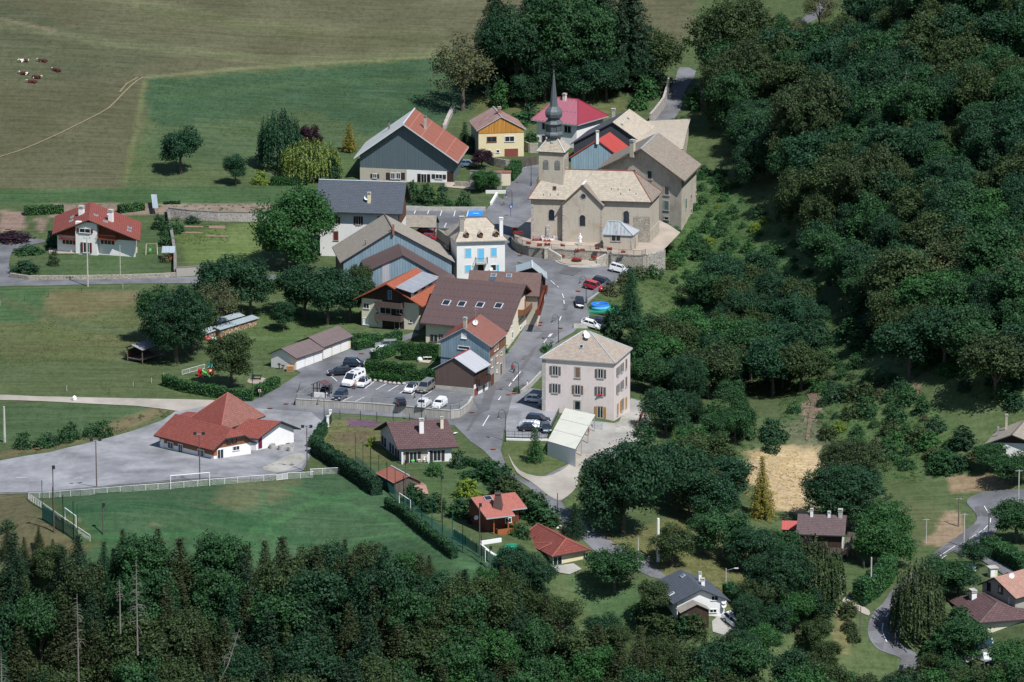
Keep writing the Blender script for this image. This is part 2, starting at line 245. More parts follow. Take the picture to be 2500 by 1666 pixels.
leafm('leaf_willow', (.105, .165, .052), .1); leafm('leaf_gold', (.14, .145, .035), .1); leafm('leaf_birch', (.038, .066, .036), .2); leafm('leaf_spruce', (.015, .043, .030), .15); leafm('leaf_sprucebrown', (.030, .047, .026), .2); leafm('leaf_hedge', (.020, .075, .018), .1); leafm('leaf_laurel', (.034, .105, .040), .1); leafm('leaf_grey', (.065, .085, .055), .2); leafm('leaf_lime', (.10, .17, .03), .2)
leafm('grass_straw', (.34, .27, .15), .05); leafm('grass_blade', (.06, .105, .03), .3); leafm('leaf_red', (.10, .02, .02), .1); leafm('flower_red', (.42, .012, .02), .02); leafm('crop', (.035, .10, .035), .2)
def M_(n): return MATS[n]
# ---------------------------------------------------------------- meshes
class MB:
    def __init__(s): s.v = []; s.f = []; s.m = []; s.mats = []
    def mi(s, mat):
        if mat not in s.mats: s.mats.append(mat)
        return s.mats.index(mat)
    def face(s, pts, mat):
        b = len(s.v); s.v += [tuple(map(float, p)) for p in pts]; s.f.append(tuple(range(b, b + len(pts)))); s.m.append(s.mi(mat)); return s
    def grid(s, verts, faces, mat):
        b = len(s.v); s.v += [tuple(map(float, p)) for p in verts]; k = s.mi(mat)
        for f in faces: s.f.append(tuple(b + i for i in f)); s.m.append(k)
        return s
    def hexa(s, o, a, b, c, mat):          # box: corner o, edges a, b, c
        o, a, b, c = (np.asarray(x, float) for x in (o, a, b, c))
        V = [o, o + a, o + a + b, o + b, o + c, o + a + c, o + a + b + c, o + b + c]
        F = [(0, 3, 2, 1), (4, 5, 6, 7), (0, 1, 5, 4), (1, 2, 6, 5), (2, 3, 7, 6), (3, 0, 4, 7)]
        if np.dot(np.cross(a, b), c) < 0: F = [f[::-1] for f in F]
        return s.grid(V, F, mat)
    def box(s, c, sx, sy, sz, mat, ang=0):    # centre of the base, sizes
        ca, sa = math.cos(ang), math.sin(ang); a = np.array([ca * sx, sa * sx, 0]); b = np.array([-sa * sy, ca * sy, 0]); c = np.asarray(c, float)
        return s.hexa(c - a / 2 - b / 2, a, b, (0, 0, sz), mat)
    def slab(s, pts, th, mat, under=None):     # planar polygon with thickness downwards
        pts = [np.asarray(p, float) for p in pts]; n = np.cross(pts[1] - pts[0], pts[2] - pts[0])
        if n[2] < 0: pts = pts[::-1]
        lo = [p - np.array([0, 0, th]) for p in pts]; s.face(pts, mat); s.face(lo[::-1], under or mat)
        for i in range(len(pts)):
            j = (i + 1) % len(pts); s.face([lo[i], lo[j], pts[j], pts[i]], under or mat)
        return s
    def panel(s, pts, nrm, th, mat):           # planar polygon with thickness along its normal
        pts = [np.asarray(p, float) for p in pts]; nrm = np.asarray(nrm, float); hi = [p + nrm * th for p in pts]
        n = np.cross(pts[1] - pts[0], pts[2] - pts[0])
        if np.dot(n, nrm) < 0: pts, hi = pts[::-1], hi[::-1]
        s.face(hi, mat)
        for i in range(len(pts)):
            j = (i + 1) % len(pts); s.face([pts[i], pts[j], hi[j], hi[i]], mat)
        return s
    def tube(s, P, r, mat, n=6, caps=True):
        P = [np.asarray(p, float) for p in P]; r = [r] * len(P) if np.isscalar(r) else r; V = []
        for i, p in enumerate(P):
            d = P[min(i + 1, len(P) - 1)] - P[max(i - 1, 0)]; d = d / (np.linalg.norm(d) + 1e-9)
            a = np.cross(d, (0, 0, 1) if abs(d[2]) < .9 else (1, 0, 0)); a /= np.linalg.norm(a); b = np.cross(d, a)
            V += [p + r[i] * (math.cos(2 * math.pi * k / n) * a + math.sin(2 * math.pi * k / n) * b) for k in range(n)]
        F = [(i * n + k, i * n + (k + 1) % n, (i + 1) * n + (k + 1) % n, (i + 1) * n + k) for i in range(len(P) - 1) for k in range(n)]
        if caps: F += [tuple(range(n))[::-1], tuple(range((len(P) - 1) * n, len(P) * n))]
        return s.grid(V, F, mat)
    def lathe(s, c, prof, mat, n=8, ph=0):
        V = [(c[0] + r * math.cos(2 * math.pi * k / n + ph), c[1] + r * math.sin(2 * math.pi * k / n + ph), c[2] + z) for r, z in prof for k in range(n)]
        m = len(prof); F = [(i * n + k, i * n + (k + 1) % n, (i + 1) * n + (k + 1) % n, (i + 1) * n + k) for i in range(m - 1) for k in range(n)]
        F += [tuple(range(n))[::-1], tuple(range((m - 1) * n, m * n))]; return s.grid(V, F, mat)
    def ball(s, c, r, mat, n=8, m=5):
        rz = r if np.isscalar(r) else r[1]; rr = r if np.isscalar(r) else r[0]
        return s.lathe(c, [(max(.001, rr * math.sin(math.pi * i / m)), -rz * math.cos(math.pi * i / m)) for i in range(m + 1)], mat, n)
    def build(s, name, parent=None, org=None, smooth=False):
        me = bpy.data.meshes.new(name); V = np.array(s.v, float)
        if org is not None: V = V - np.asarray(org, float)
        me.from_pydata([tuple(p) for p in V], [], s.f)
        for k in s.mats: me.materials.append(M_(k))
        me.polygons.foreach_set('material_index', s.m)
        uv = me.uv_layers.new(name='UVMap'); UVs = []
        W = np.array(s.v, float)
        for f in s.f:
            p = W[list(f)]; n = np.zeros(3)
            for i in range(1, len(f) - 1): n += np.cross(p[i] - p[0], p[i + 1] - p[0])
            n /= np.linalg.norm(n) + 1e-12; t = np.array([-n[1], n[0], 0.]); L = np.linalg.norm(t)
            t = t / L if L > .02 else np.array([1., 0, 0]); bt = np.cross(n, t); o0 = W[0]
            for pp in p: UVs += [float((pp - o0) @ t), float((pp - o0) @ bt)]
        uv.data.foreach_set('uv', UVs)
        if smooth: me.polygons.foreach_set('use_smooth', [True] * len(me.polygons))
        me.update(); o = bpy.data.objects.new(name, me); COL.objects.link(o)
        if parent is not None: o.parent = parent
        elif org is not None: o.location = org
        return o
def tag(o, label=None, cat=None, group=None, kind=None):
    if label: o['label'] = label
    if cat: o['category'] = cat
    if group: o['group'] = group
    if kind: o['kind'] = kind
    return o
def root(name, loc, label, cat, group=None, rz=0):
    o = bpy.data.objects.new(name, None); COL.objects.link(o); o.location = loc; o.rotation_euler = (0, 0, rz); o.empty_display_size = .5; return tag(o, label, cat, group)
def copy_tree(o, parent=None):
    c = o.copy(); COL.objects.link(c)
    if parent is not None: c.parent = parent
    for ch in list(o.children): copy_tree(ch, c)
    return c
def struct(o, kind='structure'): o['kind'] = kind; return o
# ---------------------------------------------------------------- ground
def lin(c): return tuple(x for x in c)
ZONES = [  # (pixel polygon, colour, edge softness in pixels)
 ([(-200,-200),(2700,-200),(2700,2100),(-200,2100)], (.060,.092,.034), 1),
 ([(-200,-200),(1700,-200),(1700,60),(1640,130),(1130,140),(1080,133),(700,165),(450,180),(355,190),(350,300),(290,460),(-200,468)], (.084,.085,.044), 14),
 ([(-200,-50),(60,20),(250,85),(380,100),(420,130),(300,180),(120,200),(-200,190)], (.068,.078,.040), 16),
 ([(-200,200),(150,215),(345,190),(350,300),(310,390),(-200,400)], (.076,.078,.040), 22),
 ([(360,195),(700,172),(1090,140),(1180,250),(1060,300),(900,330),(700,340),(380,320),(355,250)], (.033,.074,.035), 13),
 ([(370,310),(720,270),(880,300),(870,380),(500,400),(360,380)], (.052,.088,.036), 18),
 ([(-200,470),(780,452),(790,500),(660,500),(-200,500)], (.040,.086,.030), 7),
 ([(640,400),(860,380),(880,420),(700,450)], (.062,.105,.036), 10),
 ([(120,500),(150,497),(660,497),(660,520),(400,524),(120,530)], (.19,.15,.11), 3),
 ([(0,512),(60,520),(62,560),(0,572)], (.22,.155,.12), 3), ([(82,530),(112,530),(110,565),(96,570)], (.2,.15,.11), 2),
 ([(130,560),(400,560),(425,670),(90,672)], (.052,.092,.034), 5), ([(430,570),(640,540),(640,640),(455,648)], (.090,.135,.038), 5),
 ([(-200,704),(120,702),(105,760),(90,800),(-200,800)], (.040,.088,.030), 6), ([(120,715),(345,706),(350,745),(250,790),(95,792)], (.115,.108,.048), 9),
 ([(80,790),(390,740),(480,800),(400,860),(200,900),(-200,900),(-200,800)], (.078,.098,.036), 14), ([(-200,880),(300,880),(420,925),(560,970),(-200,968)], (.066,.095,.036), 10),
 ([(600,760),(760,720),(880,740),(860,800),(680,860),(560,880),(500,830)], (.062,.105,.034), 12), ([(560,960),(430,968),(400,930),(640,960),(740,915),(700,940)], (.085,.105,.038), 6),
 ([(-200,985),(380,990),(330,1010),(200,1060),(-200,1110)], (.046,.085,.033), 6), ([(200,1060),(380,995),(420,1000),(330,1045),(120,1100),(-100,1130)], (.12,.105,.05), 8),
 ([(60,1205),(860,1150),(1290,1400),(1400,1500),(1300,1600),(250,1600)], (.034,.080,.034), 3), ([(560,1170),(730,1165),(700,1225),(560,1250),(480,1240)], (.080,.100,.046), 18),
 ([(-100,1205),(60,1200),(180,1290),(230,1360),(-100,1400)], (.098,.092,.045), 16), ([(60,1205),(120,1215),(250,1330),(230,1345),(120,1275)], (.06,.085,.03), 5),
 ([(785,1032),(860,1022),(960,1040),(940,1130),(860,1120),(770,1080)], (.098,.105,.040), 8), ([(800,1060),(880,1045),(930,1070),(860,1090)], (.10,.080,.045), 12), ([(838,1022),(930,1030),(920,1045),(850,1040)], (.10,.05,.09), 5),
 ([(1010,1120),(1160,1130),(1210,1210),(1100,1200),(1020,1200)], (.052,.094,.032), 8),
 ([(1225,1078),(1300,1075),(1385,1105),(1395,1130),(1330,1160),(1240,1150)], (.075,.105,.034), 3), ([(1380,1225),(1420,1210),(1460,1290),(1400,1250)], (.07,.11,.034), 4),
 ([(1470,1330),(1700,1240),(1860,1300),(1840,1440),(1760,1500),(1640,1440),(1600,1410)], (.115,.122,.045), 12), ([(1380,1400),(1600,1430),(1620,1540),(1450,1520)], (.048,.095,.035), 6),
 ([(1560,640),(1700,400),(1870,570),(1790,640),(1650,700)], (.050,.105,.030), 8), ([(1700,400),(1780,430),(1900,560),(2000,680),(2060,830),(1980,760),(1860,690),(1780,640),(1690,600)], (.055,.112,.036), 10), ([(1480,730),(1620,640),(1720,760),(1640,830),(1570,850),(1500,800)], (.060,.098,.032), 10),
 ([(1600,785),(1680,790),(1700,870),(1600,860)], (.18,.15,.10), 7), ([(1640,800),(1690,805),(1700,860),(1650,850)], (.04,.10,.035), 3),
 ([(1960,830),(2050,840),(2250,950),(2330,1040),(2280,1150),(2120,1180),(2000,1060),(1900,1050),(1930,960)], (.060,.105,.036), 14), ([(1960,985),(1995,960),(2005,1000),(1975,1080),(1955,1080)], (.24,.17,.13), 4), ([(2170,930),(2240,935),(2250,970),(2190,965)], (.22,.15,.10), 8), ([(1900,1040),(2000,1030),(2060,1090),(1960,1110)], (.11,.125,.07), 20),
 ([(1835,1100),(1900,1082),(1950,1095),(2000,1085),(2022,1130),(1995,1180),(2000,1230),(1960,1262),(1890,1240),(1850,1190),(1805,1170),(1822,1130)], (.38,.295,.16), 26), ([(2310,1160),(2420,1160),(2480,1190),(2370,1200),(2320,1205)], (.20,.15,.085), 4), ([(2250,1330),(2290,1240),(2340,1250),(2360,1300),(2300,1335)], (.22,.165,.10), 5),
 ([(2210,1210),(2310,1240),(2280,1300),(2220,1330)], (.078,.10,.04), 6), ([(2040,1480),(2080,1480),(2080,1600),(2030,1590)], (.12,.12,.05), 5), ([(2050,1390),(2110,1400),(2120,1470),(2070,1470)], (.13,.125,.055), 6), ([(2020,1330),(2140,1370),(2120,1480),(2040,1430)], (.06,.10,.035),6),
 ([(1020,455),(1200,470),(1190,505),(1010,500)], (.055,.086,.034), 3), ([(1160,220),(1350,180),(1500,230),(1560,280),(1480,290),(1300,300),(1150,300)], (.085,.105,.038), 10),
 ([(1920,60),(2080,20),(2110,100),(1960,120)], (.075,.115,.035), 8), ([(1870,30),(1950,60),(1900,90),(1830,100)], (.14,.12,.06), 6),
]
LINES = [([(0,60),(300,110),(700,150),(1080,125)], (.10,.112,.055), 9), ([(200,-20),(600,60),(1080,80)], (.105,.112,.055), 12), ([(350,20),(800,100),(1100,100)], (.078,.088,.04), 9), ([(380,240),(700,210),(1080,190)], (.042,.088,.038), 7), ([(370,280),(720,260),(1000,250)], (.036,.078,.034), 8), ([(0,730),(200,800),(420,820)], (.062,.086,.036), 9), ([(30,860),(250,830),(400,840)], (.085,.095,.04), 8), ([(350,190),(620,165),(1080,137)], (.13,.14,.065), 3), ([(350,200),(340,300),(300,450)], (.10,.12,.045), 5),
         ([(80,1268),(240,1272),(420,1283)], (.1,.12,.06), 1.5), ([(0,45),(60,60),(130,75)], (.16,.14,.08), 3), ([(700,1190),(900,1250),(1180,1400)], (.04,.11,.04), 6),([(620,1300),(760,1230),(900,1200)], (.038,.11,.038), 7),([(500,1230),(760,1330),(900,1400)], (.022,.072,.03), 9),([(820,1340),(960,1300),(1060,1330)], (.042,.115,.042), 5),([(150,1250),(420,1230),(600,1290)], (.022,.072,.03), 8),([(860,1158),(1240,1405)], (.045,.105,.045), 5),([(640,1200),(660,1300),(720,1380)], (.036,.105,.04), 5),([(200,1320),(480,1300),(640,1340)], (.032,.1,.036), 6)]
def vnoise(x, y, s, seed=0):
    rs = np.random.RandomState(seed); T = rs.rand(256, 256); x = x / s; y = y / s; xi = np.floor(x).astype(int); yi = np.floor(y).astype(int); fx = x - xi; fy = y - yi
    fx = fx * fx * (3 - 2 * fx); fy = fy * fy * (3 - 2 * fy); g = lambda a, b: T[a % 256, b % 256]
    return (g(xi, yi) * (1 - fx) + g(xi + 1, yi) * fx) * (1 - fy) + (g(xi, yi + 1) * (1 - fx) + g(xi + 1, yi + 1) * fx) * fy
def make_ground():
    st = 1.0; xs = np.arange(X0, X1 + .01, st); ys = np.arange(Y0, Y1 + .01, st * 1.25); XX, YY = np.meshgrid(xs, ys); ZZ = Hh(XX, YY)
    P = np.stack([XX, YY, ZZ], -1).reshape(-1, 3); px = proj(P); x, y = px[:, 0], px[:, 1]; C = np.zeros((len(P), 3))
    n1 = vnoise(P[:, 0], P[:, 1], 4, 1) + .5 * vnoise(P[:, 0], P[:, 1], 1.7, 2) - .75; n2 = vnoise(P[:, 0], P[:, 1], 5, 3) + .5 * vnoise(P[:, 0], P[:, 1], 1.9, 4) - .75
    for poly, c, soft in ZONES:
        acc = np.zeros(len(P)); k = [(.0, .0), (1, .3), (-1, -.3), (.3, 1), (-.4, -1)]
        for dx, dy in k: acc += inpoly(x + dx * soft * .6 + n1 * soft * 1.6, y + dy * soft * .35 + n2 * soft * .8, poly)
        a = (acc / len(k))[:, None]; C = C * (1 - a) + np.array(c) * a
    for pl, c, wdt in LINES:
        d = np.full(len(P), 1e9)
        for (ax, ay), (bx, by) in zip(pl[:-1], pl[1:]):
            tt = np.clip(((x - ax) * (bx - ax) + (y - ay) * (by - ay)) / ((bx - ax) ** 2 + (by - ay) ** 2), 0, 1)
            d = np.minimum(d, np.hypot(x - ax - tt * (bx - ax), (y - ay - tt * (by - ay)) * 1.0))
        a = np.clip(1.6 - d / wdt + n1 * .6, 0, 1)[:, None] * .85; C = C * (1 - a) + np.array(c) * a
    C *= (.86 + .28 * vnoise(P[:, 0], P[:, 1], 14, 5))[:, None]
    nx, ny = len(xs), len(ys); idx = np.arange(nx * ny).reshape(ny, nx)
    F = np.stack([idx[:-1, :-1], idx[:-1, 1:], idx[1:, 1:], idx[1:, :-1]], -1).reshape(-1, 4)
    V = P.tolist(); F = F.tolist(); CC = C
    # outer apron to the horizon
    ox = np.array([-3000, -1200, -500, X0, X1, 500, 1200, 3000.]); oy = np.array([-1500, -700, Y0, Y1, 800, 1600, 4000.]); b0 = len(V); e = []
    for yy in oy:
        for xx in ox: e.append((xx, yy, float(Hh(xx, yy))))
    V += e; k = len(ox)
    for j in range(len(oy) - 1):
        for i in range(k - 1):
            if ox[i] == X0 and oy[j] == Y0: continue
            F.append([b0 + j * k + i, b0 + j * k + i + 1, b0 + (j + 1) * k + i + 1, b0 + (j + 1) * k + i])
    CC = np.concatenate([C, np.tile(np.array([[.06, .09, .035]]), (len(e), 1))])
    me = bpy.data.meshes.new('ground'); me.from_pydata(V, [], F); me.materials.append(M_('meadow'))
    ca = me.color_attributes.new('Col', 'FLOAT_COLOR', 'POINT'); ca.data.foreach_set('color', np.concatenate([CC, np.ones((len(CC), 1))], 1).ravel())
    me.polygons.foreach_set('use_smooth', [True] * len(me.polygons)); me.update()
    o = bpy.data.objects.new('ground', me); COL.objects.link(o); struct(o)
make_ground()
def sheet(name, pts, mat, off=.06, z=None, label=None, edge=2.5, kind='structure', pz='g', curb=0):
    W = [(G(p) if z is None else unproj(p, z)) for p in pts]
    bm = bmesh.new(); vs = [bm.verts.new((w[0], w[1], 0)) for w in W]; f = bm.faces.new(vs); bmesh.ops.triangulate(bm, faces=[f])
    for _ in range(7):
        es = [e for e in bm.edges if e.calc_length() > edge * 1.6]
        if not es: break
        bmesh.ops.subdivide_edges(bm, edges=es, cuts=1, use_grid_fill=False); bmesh.ops.triangulate(bm, faces=bm.faces[:])
    bm.normal_update()
    for f in bm.faces:
        if f.normal.z < 0: f.normal_flip()
    xs = np.array([v.co.x for v in bm.verts]); ys = np.array([v.co.y for v in bm.verts]); hz = Hh(xs, ys) if z is None else np.full(len(xs), z)
    for v, h in zip(bm.verts, hz): v.co.z = h + off
    if curb:
        be = [e for e in bm.edges if e.is_boundary]; r = bmesh.ops.extrude_edge_only(bm, edges=be)
        for g in r['geom']:
            if isinstance(g, bmesh.types.BMVert): g.co.z -= curb
    me = bpy.data.meshes.new(name); bm.to_mesh(me); bm.free(); me.materials.append(M_(mat)); o = bpy.data.objects.new(name, me); COL.objects.link(o); struct(o, kind)
    return o
def smoothpoly(pts, n=3):
    out = []; m = len(pts)
    for i in range(m):
        p0, p1, p2, p3 = (np.array(pts[(i + k) % m], float) for k in (-1, 0, 1, 2))
        for k in range(n):
            t = k / n; out.append(tuple(.5 * ((2 * p1) + (-p0 + p2) * t + (2 * p0 - 5 * p1 + 4 * p2 - p3) * t * t + (-p0 + 3 * p1 - 3 * p2 + p3) * t ** 3)))
    return out
def band(l, r): return list(l) + list(r)[::-1]
# ---------------------------------------------------------------- roads, yards, markings (thin sheets lying on the ground)
sheet('country_road', [(-60,684)]+[(0,684),(110,684),(300,681),(400,679),(490,676),(640,672),(760,672),(760,684),(640,686),(480,692),(300,694),(120,698),(0,700),(-60,701)], 'asphalt')
sheet('driveway', smoothpoly([(-30,612),(27,590),(60,583),(103,586),(108,592),(60,604),(30,618),(22,640),(24,662),(40,678),(60,686),(-30,688)]), 'asphalt', .10)
sheet('farm_lane', [(-60,963),(0,965),(90,969),(180,971),(330,974),(450,976),(520,978),(560,990),(470,1012),(440,1006),(400,1000),(330,992),(200,986),(0,978),(-60,977)], 'gravel_path', .10)
sheet('village_yard', [(-60,1140),(0,1126),(60,1115),(120,1106),(230,1080),(330,1052),(400,1026),(425,1008),(450,976),(530,980),(615,981),(650,962),(700,934),(735,912),(722,904),(800,876),(855,853),(880,848),(920,832),(985,820),(1010,812),(1025,818),(985,835),(960,848),(910,872),(890,885),(885,905),(906,929),(960,935),(1062,940),(1100,962),(1100,975),(1130,985),(1150,970),
  (1180,925),(1212,908),(1220,885),(1256,840),(1280,800),(1284,765),(1294,735),(1304,700),(1314,670),(1300,650),(1262,640),(1238,600),(1234,560),(1240,560),(1240,520),(1228,490),(1235,460),(1262,430),(1285,400),(1330,405),(1310,440),(1310,520),(1330,600),(1380,630),(1450,640),(1545,640),(1563,650),(1432,745),(1440,770),(1412,800),(1400,812),(1360,835),(1328,880),(1328,905),(1290,950),(1265,975),(1250,1000),(1230,1050),(1228,1075),(1222,1100),
  (1240,1150),(1290,1178),(1330,1162),(1385,1135),(1400,1110),(1400,1098),(1440,1060),(1500,1055),(1530,1090),(1560,1110),(1420,1140),(1408,1180),(1370,1225),(1380,1240),(1440,1290),(1520,1340),(1600,1385),(1640,1420),(1590,1410),(1500,1365),(1450,1345),(1400,1300),(1340,1245),(1290,1190),(1240,1160),(1180,1100),(1150,1080),(1130,1060),(1110,1040),(1000,1022),(860,1012),(800,1010),(795,1040),(775,1070),(755,1120),(740,1150),(640,1170),(330,1185),(120,1205),(60,1206),(-60,1210)], 'asphalt', .07, edge=3)
sheet('gravel_yard', [(-60,1140),(0,1126),(60,1115),(120,1106),(230,1080),(330,1052),(400,1026),(425,1008),(520,990),(640,1000),(760,1008),(785,1030),(765,1080),(750,1122),(735,1145),(640,1165),(330,1182),(120,1201),(60,1203),(-60,1206)], 'gravel_lot', .12, edge=3)
sheet('worn_gravel', smoothpoly([(672,1130),(700,1115),(735,1108),(745,1120),(730,1135),(700,1150),(675,1155),(640,1145)]), 'gravel_grass', .15)
sheet('gravel_path', smoothpoly([(1240,1108),(1268,1150),(1330,1165),(1385,1140),(1408,1102),(1440,1070),(1500,1062),(1520,1085),(1440,1115),(1412,1160),(1408,1190),(1372,1222),(1345,1215),(1300,1180),(1262,1155)]), 'gravel_path', .12)
sheet('concrete_yard', [(1380,1040),(1440,1030),(1500,1035),(1580,1010),(1590,1030),(1560,1080),(1500,1085),(1440,1110),(1402,1100)], 'concrete_yard', .15)
sheet('car_park', [(1250,972),(1290,948),(1378,965),(1384,972),(1334,1073),(1236,1068),(1232,1050),(1240,1010)], 'gravel_lot', .14)
sheet('terrace_garden', [(1540,975),(1580,985),(1590,990),(1560,1040),(1535,1060),(1500,1060),(1520,1015)], 'gravel_grass', .2)
sheet('hill_road', smoothpoly([(1563,340),(1590,300),(1615,262),(1632,225),(1650,190),(1660,165),(1700,175),(1680,210),(1665,240),(1665,262),(1640,300),(1620,330),(1600,350),(1560,365)],2), 'asphalt', .1)
sheet('hill_road', smoothpoly([(1880,84),(1915,62),(1960,45),(1985,25),(2010,-20),(2050,-20),(2030,10),(2010,35),(1975,58),(1920,76),(1898,92)],2), 'asphalt', .1)
sheet('valley_road', smoothpoly([(2560,1192),(2500,1196),(2420,1200),(2375,1212),(2360,1228),(2378,1250),(2384,1272),(2350,1305),(2300,1335),(2270,1362),(2215,1410),(2180,1440),(2155,1475),(2130,1500),(2118,1540),(2128,1570),(2150,1590),(2200,1610),(2190,1640),(2240,1640),(2240,1600),(2195,1570),(2200,1520),(2220,1480),(2240,1440),(2290,1375),(2320,1350),(2390,1325),(2430,1300),(2440,1262),(2430,1240),(2470,1232),(2560,1230)],3), 'asphalt', .1)
sheet('side_road', [(2330,1350),(2360,1322),(2400,1320),(2450,1345),(2560,1400),(2560,1440),(2460,1400),(2450,1405),(2395,1370),(2350,1360)], 'asphalt', .18)
sheet('side_path', smoothpoly([(2034,1430),(2060,1450),(2095,1475),(2122,1492),(2120,1505),(2090,1490),(2050,1465),(2030,1440)],2), 'gravel_path', .14)
sheet('court', [(2370,1575),(2460,1578),(2480,1600),(2440,1625),(2380,1610)], 'gravel_lot', .2)
sheet('patio', [(1738,1520),(1760,1500),(1800,1515),(1825,1540),(1790,1560),(1740,1545)], 'concrete_yard', .2)
sheet('patio', [(1345,1385),(1400,1378),(1420,1392),(1390,1405),(1360,1400)], 'concrete_yard', .2)
sheet('lane', [(1195,505),(1262,500),(1262,640),(1290,690),(1230,700),(1225,600),(1190,570)], 'asphalt', .11)
sheet('parking_row', [(965,500),(1185,515),(1215,480),(1230,490),(1210,560),(1140,560),(1030,560),(960,540)], 'asphalt', .14)
sheet('terrace_paving', [(1085,505-60),(1120,447),(1165,455),(1160,465),(1085,458)], 'paving', .14)
sheet('paved_terrace', [(120,622),(335,621),(336,606),(118,606)], 'paving', .2)
sheet('seat_paving', smoothpoly([(604,931),(612,924),(628,922),(645,924),(652,930),(645,936),(625,938),(608,936)],3), 'paving', .08)
sheet('dirt_path', smoothpoly([(1976,950),(1990,960),(1995,985),(1987,1010),(1981,1040),(1975,1072),(1967,1074),(1971,1042),(1975,1012),(1979,985),(1968,962)],2), 'path_soil', .16)
for P in ([('A',1690,385),('A',1868,390),('A',1869,402),('A',1688,400)],[('A',1680,440),('A',1869,445),('A',1870,458),('A',1676,455)],[('A',1920,385),('A',2068,385),('A',2075,415),('A',1920,410)],[('A',1900,470),('A',2095,475),('A',2098,490),('A',1900,485)]): sheet('garden_bed', P, 'soil', .1)
# dark repair patches and painted lines on the tarmac
for P in ([(1190,940),(1213,945),(1195,1002),(1170,1006)], [(1168,1000),(1160,985),(1178,990),(1194,1000),(1170,1012),(1146,1052),(1138,1052)], [(1299,853),(1312,846),(1300,870),(1277,903),(1268,902)], [(1330,808),(1374,808),(1352,826),(1308,828)], [(1278,870),(1292,868),(1284,880),(1272,880)], [(1377,745),(1389,744),(1384,757),(1374,757)], [(1352,776),(1364,775),(1358,784),(1348,784)],
          [(1216,946),(1232,945),(1222,953),(1210,953)], [(1255,909),(1280,910),(1268,930),(1256,930)], [(1240,924),(1250,922),(1249,932),(1234,931)], [(2379,1239),(2389,1238),(2394,1262),(2384,1262)], [(2398,1253),(2412,1251),(2416,1262),(2400,1262)], [(2430,1257),(2448,1256),(2452,1268),(2432,1270)], [(2375,1282),(2396,1280),(2380,1300),(2340,1330),(2305,1335),(2340,1310)],
          [(2120,1520),(2200,1510),(2205,1530),(2120,1543)], [(2135,1572),(2160,1570),(2155,1590)], [(2285,1345),(2310,1348),(2290,1370),(2272,1368)], [(1312,800),(1300,810),(1330,812)], [(1380,650),(1420,660),(1400,675),(1365,668)], [(1300,560),(1312,562),(1310,575),(1300,572)], [(1560,1350),(1580,1362),(1600,1378),(1585,1376)]):
    sheet('tarmac_patch', P, 'asphalt_dark', .13)
def stripe(a, b, w=.15, off=.2, z=None, mat='paint_white'):
    A = G(a) if z is None else unproj(a, z); B = G(b) if z is None else unproj(b, z); d = (B - A)[:2]; L = np.hypot(*d); d = d / L; n = np.array([-d[1], d[0]]) * w / 2; mb = MB(); k = max(1, int(L / 2.5)); pts = []
    for i in range(k):
        p0, p1 = A[:2] + d * L * i / k, A[:2] + d * L * (i + 1) / k; qd = [p0 - n, p1 - n, p1 + n, p0 + n]
        mb.face([(c[0], c[1], (float(Hh(c[0], c[1])) if z is None else z) + off) for c in qd], mat)
    struct(mb.build('road_marking'))
for a, b in ((('H',555,515),('H',620,575)),(('H',645,590),('H',668,612)),(('H',722,705),('H',742,765)),(('H',744,800),('H',750,850)),(('H',705,1030),('H',680,1090)),(('H',555,1280),('H',520,1325)),(('H',500,1350),('H',452,1415)),(('J',1730,1020),('J',1580,1200)),(('J',1555,1235),('J',1508,1300)),(('J',2340,290),('J',2290,350)),(('J',2235,390),('J',2170,470)),
             (('K',118,998),('K',90,1045)),(('K',370,680),('K',275,800)),(('K',250,825),('K',222,865)),(('N',2090,220),('N',2015,345)),(('N',2225,5),('N',2195,45)),(('Q',1895,1120),('Q',1940,1195)),(('Q',1970,1260),('Q',1965,1310)),(('Q',1935,1345),('Q',1890,1395)),(('Q',1870,1405),('Q',1830,1435)),(('Q',1800,1450),('Q',1720,1500)),(('Q',1690,1520),('Q',1670,1535)),(('R',1565,10),('R',1350,150)),(('R',1460,120),('R',1335,210)),
             (('R',795,785),('R',765,830)),(('R',735,900),('R',722,980)),(('R',722,985),('R',775,1115)),(('F',1250,435),('F',1230,490)),(('F',1402,440),('F',1382,495)),(('F',1550,447),('F',1527,515)),(('F',1702,450),('F',1685,520)),(('F',1600,597),('F',1575,650)),(('F',1852,453),('F',1833,525)),
             (('I',870,728),('I',1008,850)),(('I',1430,795),('I',1310,885)),(('I',1585,820),('I',1455,898)),(('I',1740,840),('I',1610,918)),(('I',1860,875),('I',1755,945)),(('I',2000,895),('I',1905,965)),(('I',2160,920),('I',2045,985)),(('I',1160,980),('I',1010,1050)),(('I',1310,990),('I',1165,1060)),(('O',1560,790),('O',1660,850)),(('O',2110,1110),('O',2230,1165)),
             (('L',205,1303),('L',330,1300)),(('L',810,1310),('L',860,1305)),(('L',950,1315),('L',1040,1300))):
    hz = 1.78 if a[0] == 'I' and a[1] > 900 and a[2] > 750 else None
    stripe(a, b, .16, .2 if hz is None else .02, hz)
sheet('disabled_bay', qs('F',(1858,455),(2015,457),(2010,522),(1838,522)), 'paint_blue', .22)
stripe(('F',1905,490),('F',1970,495), .35, .3)
stripe(('N',1690,425),('N',1715,430), .9, .3)
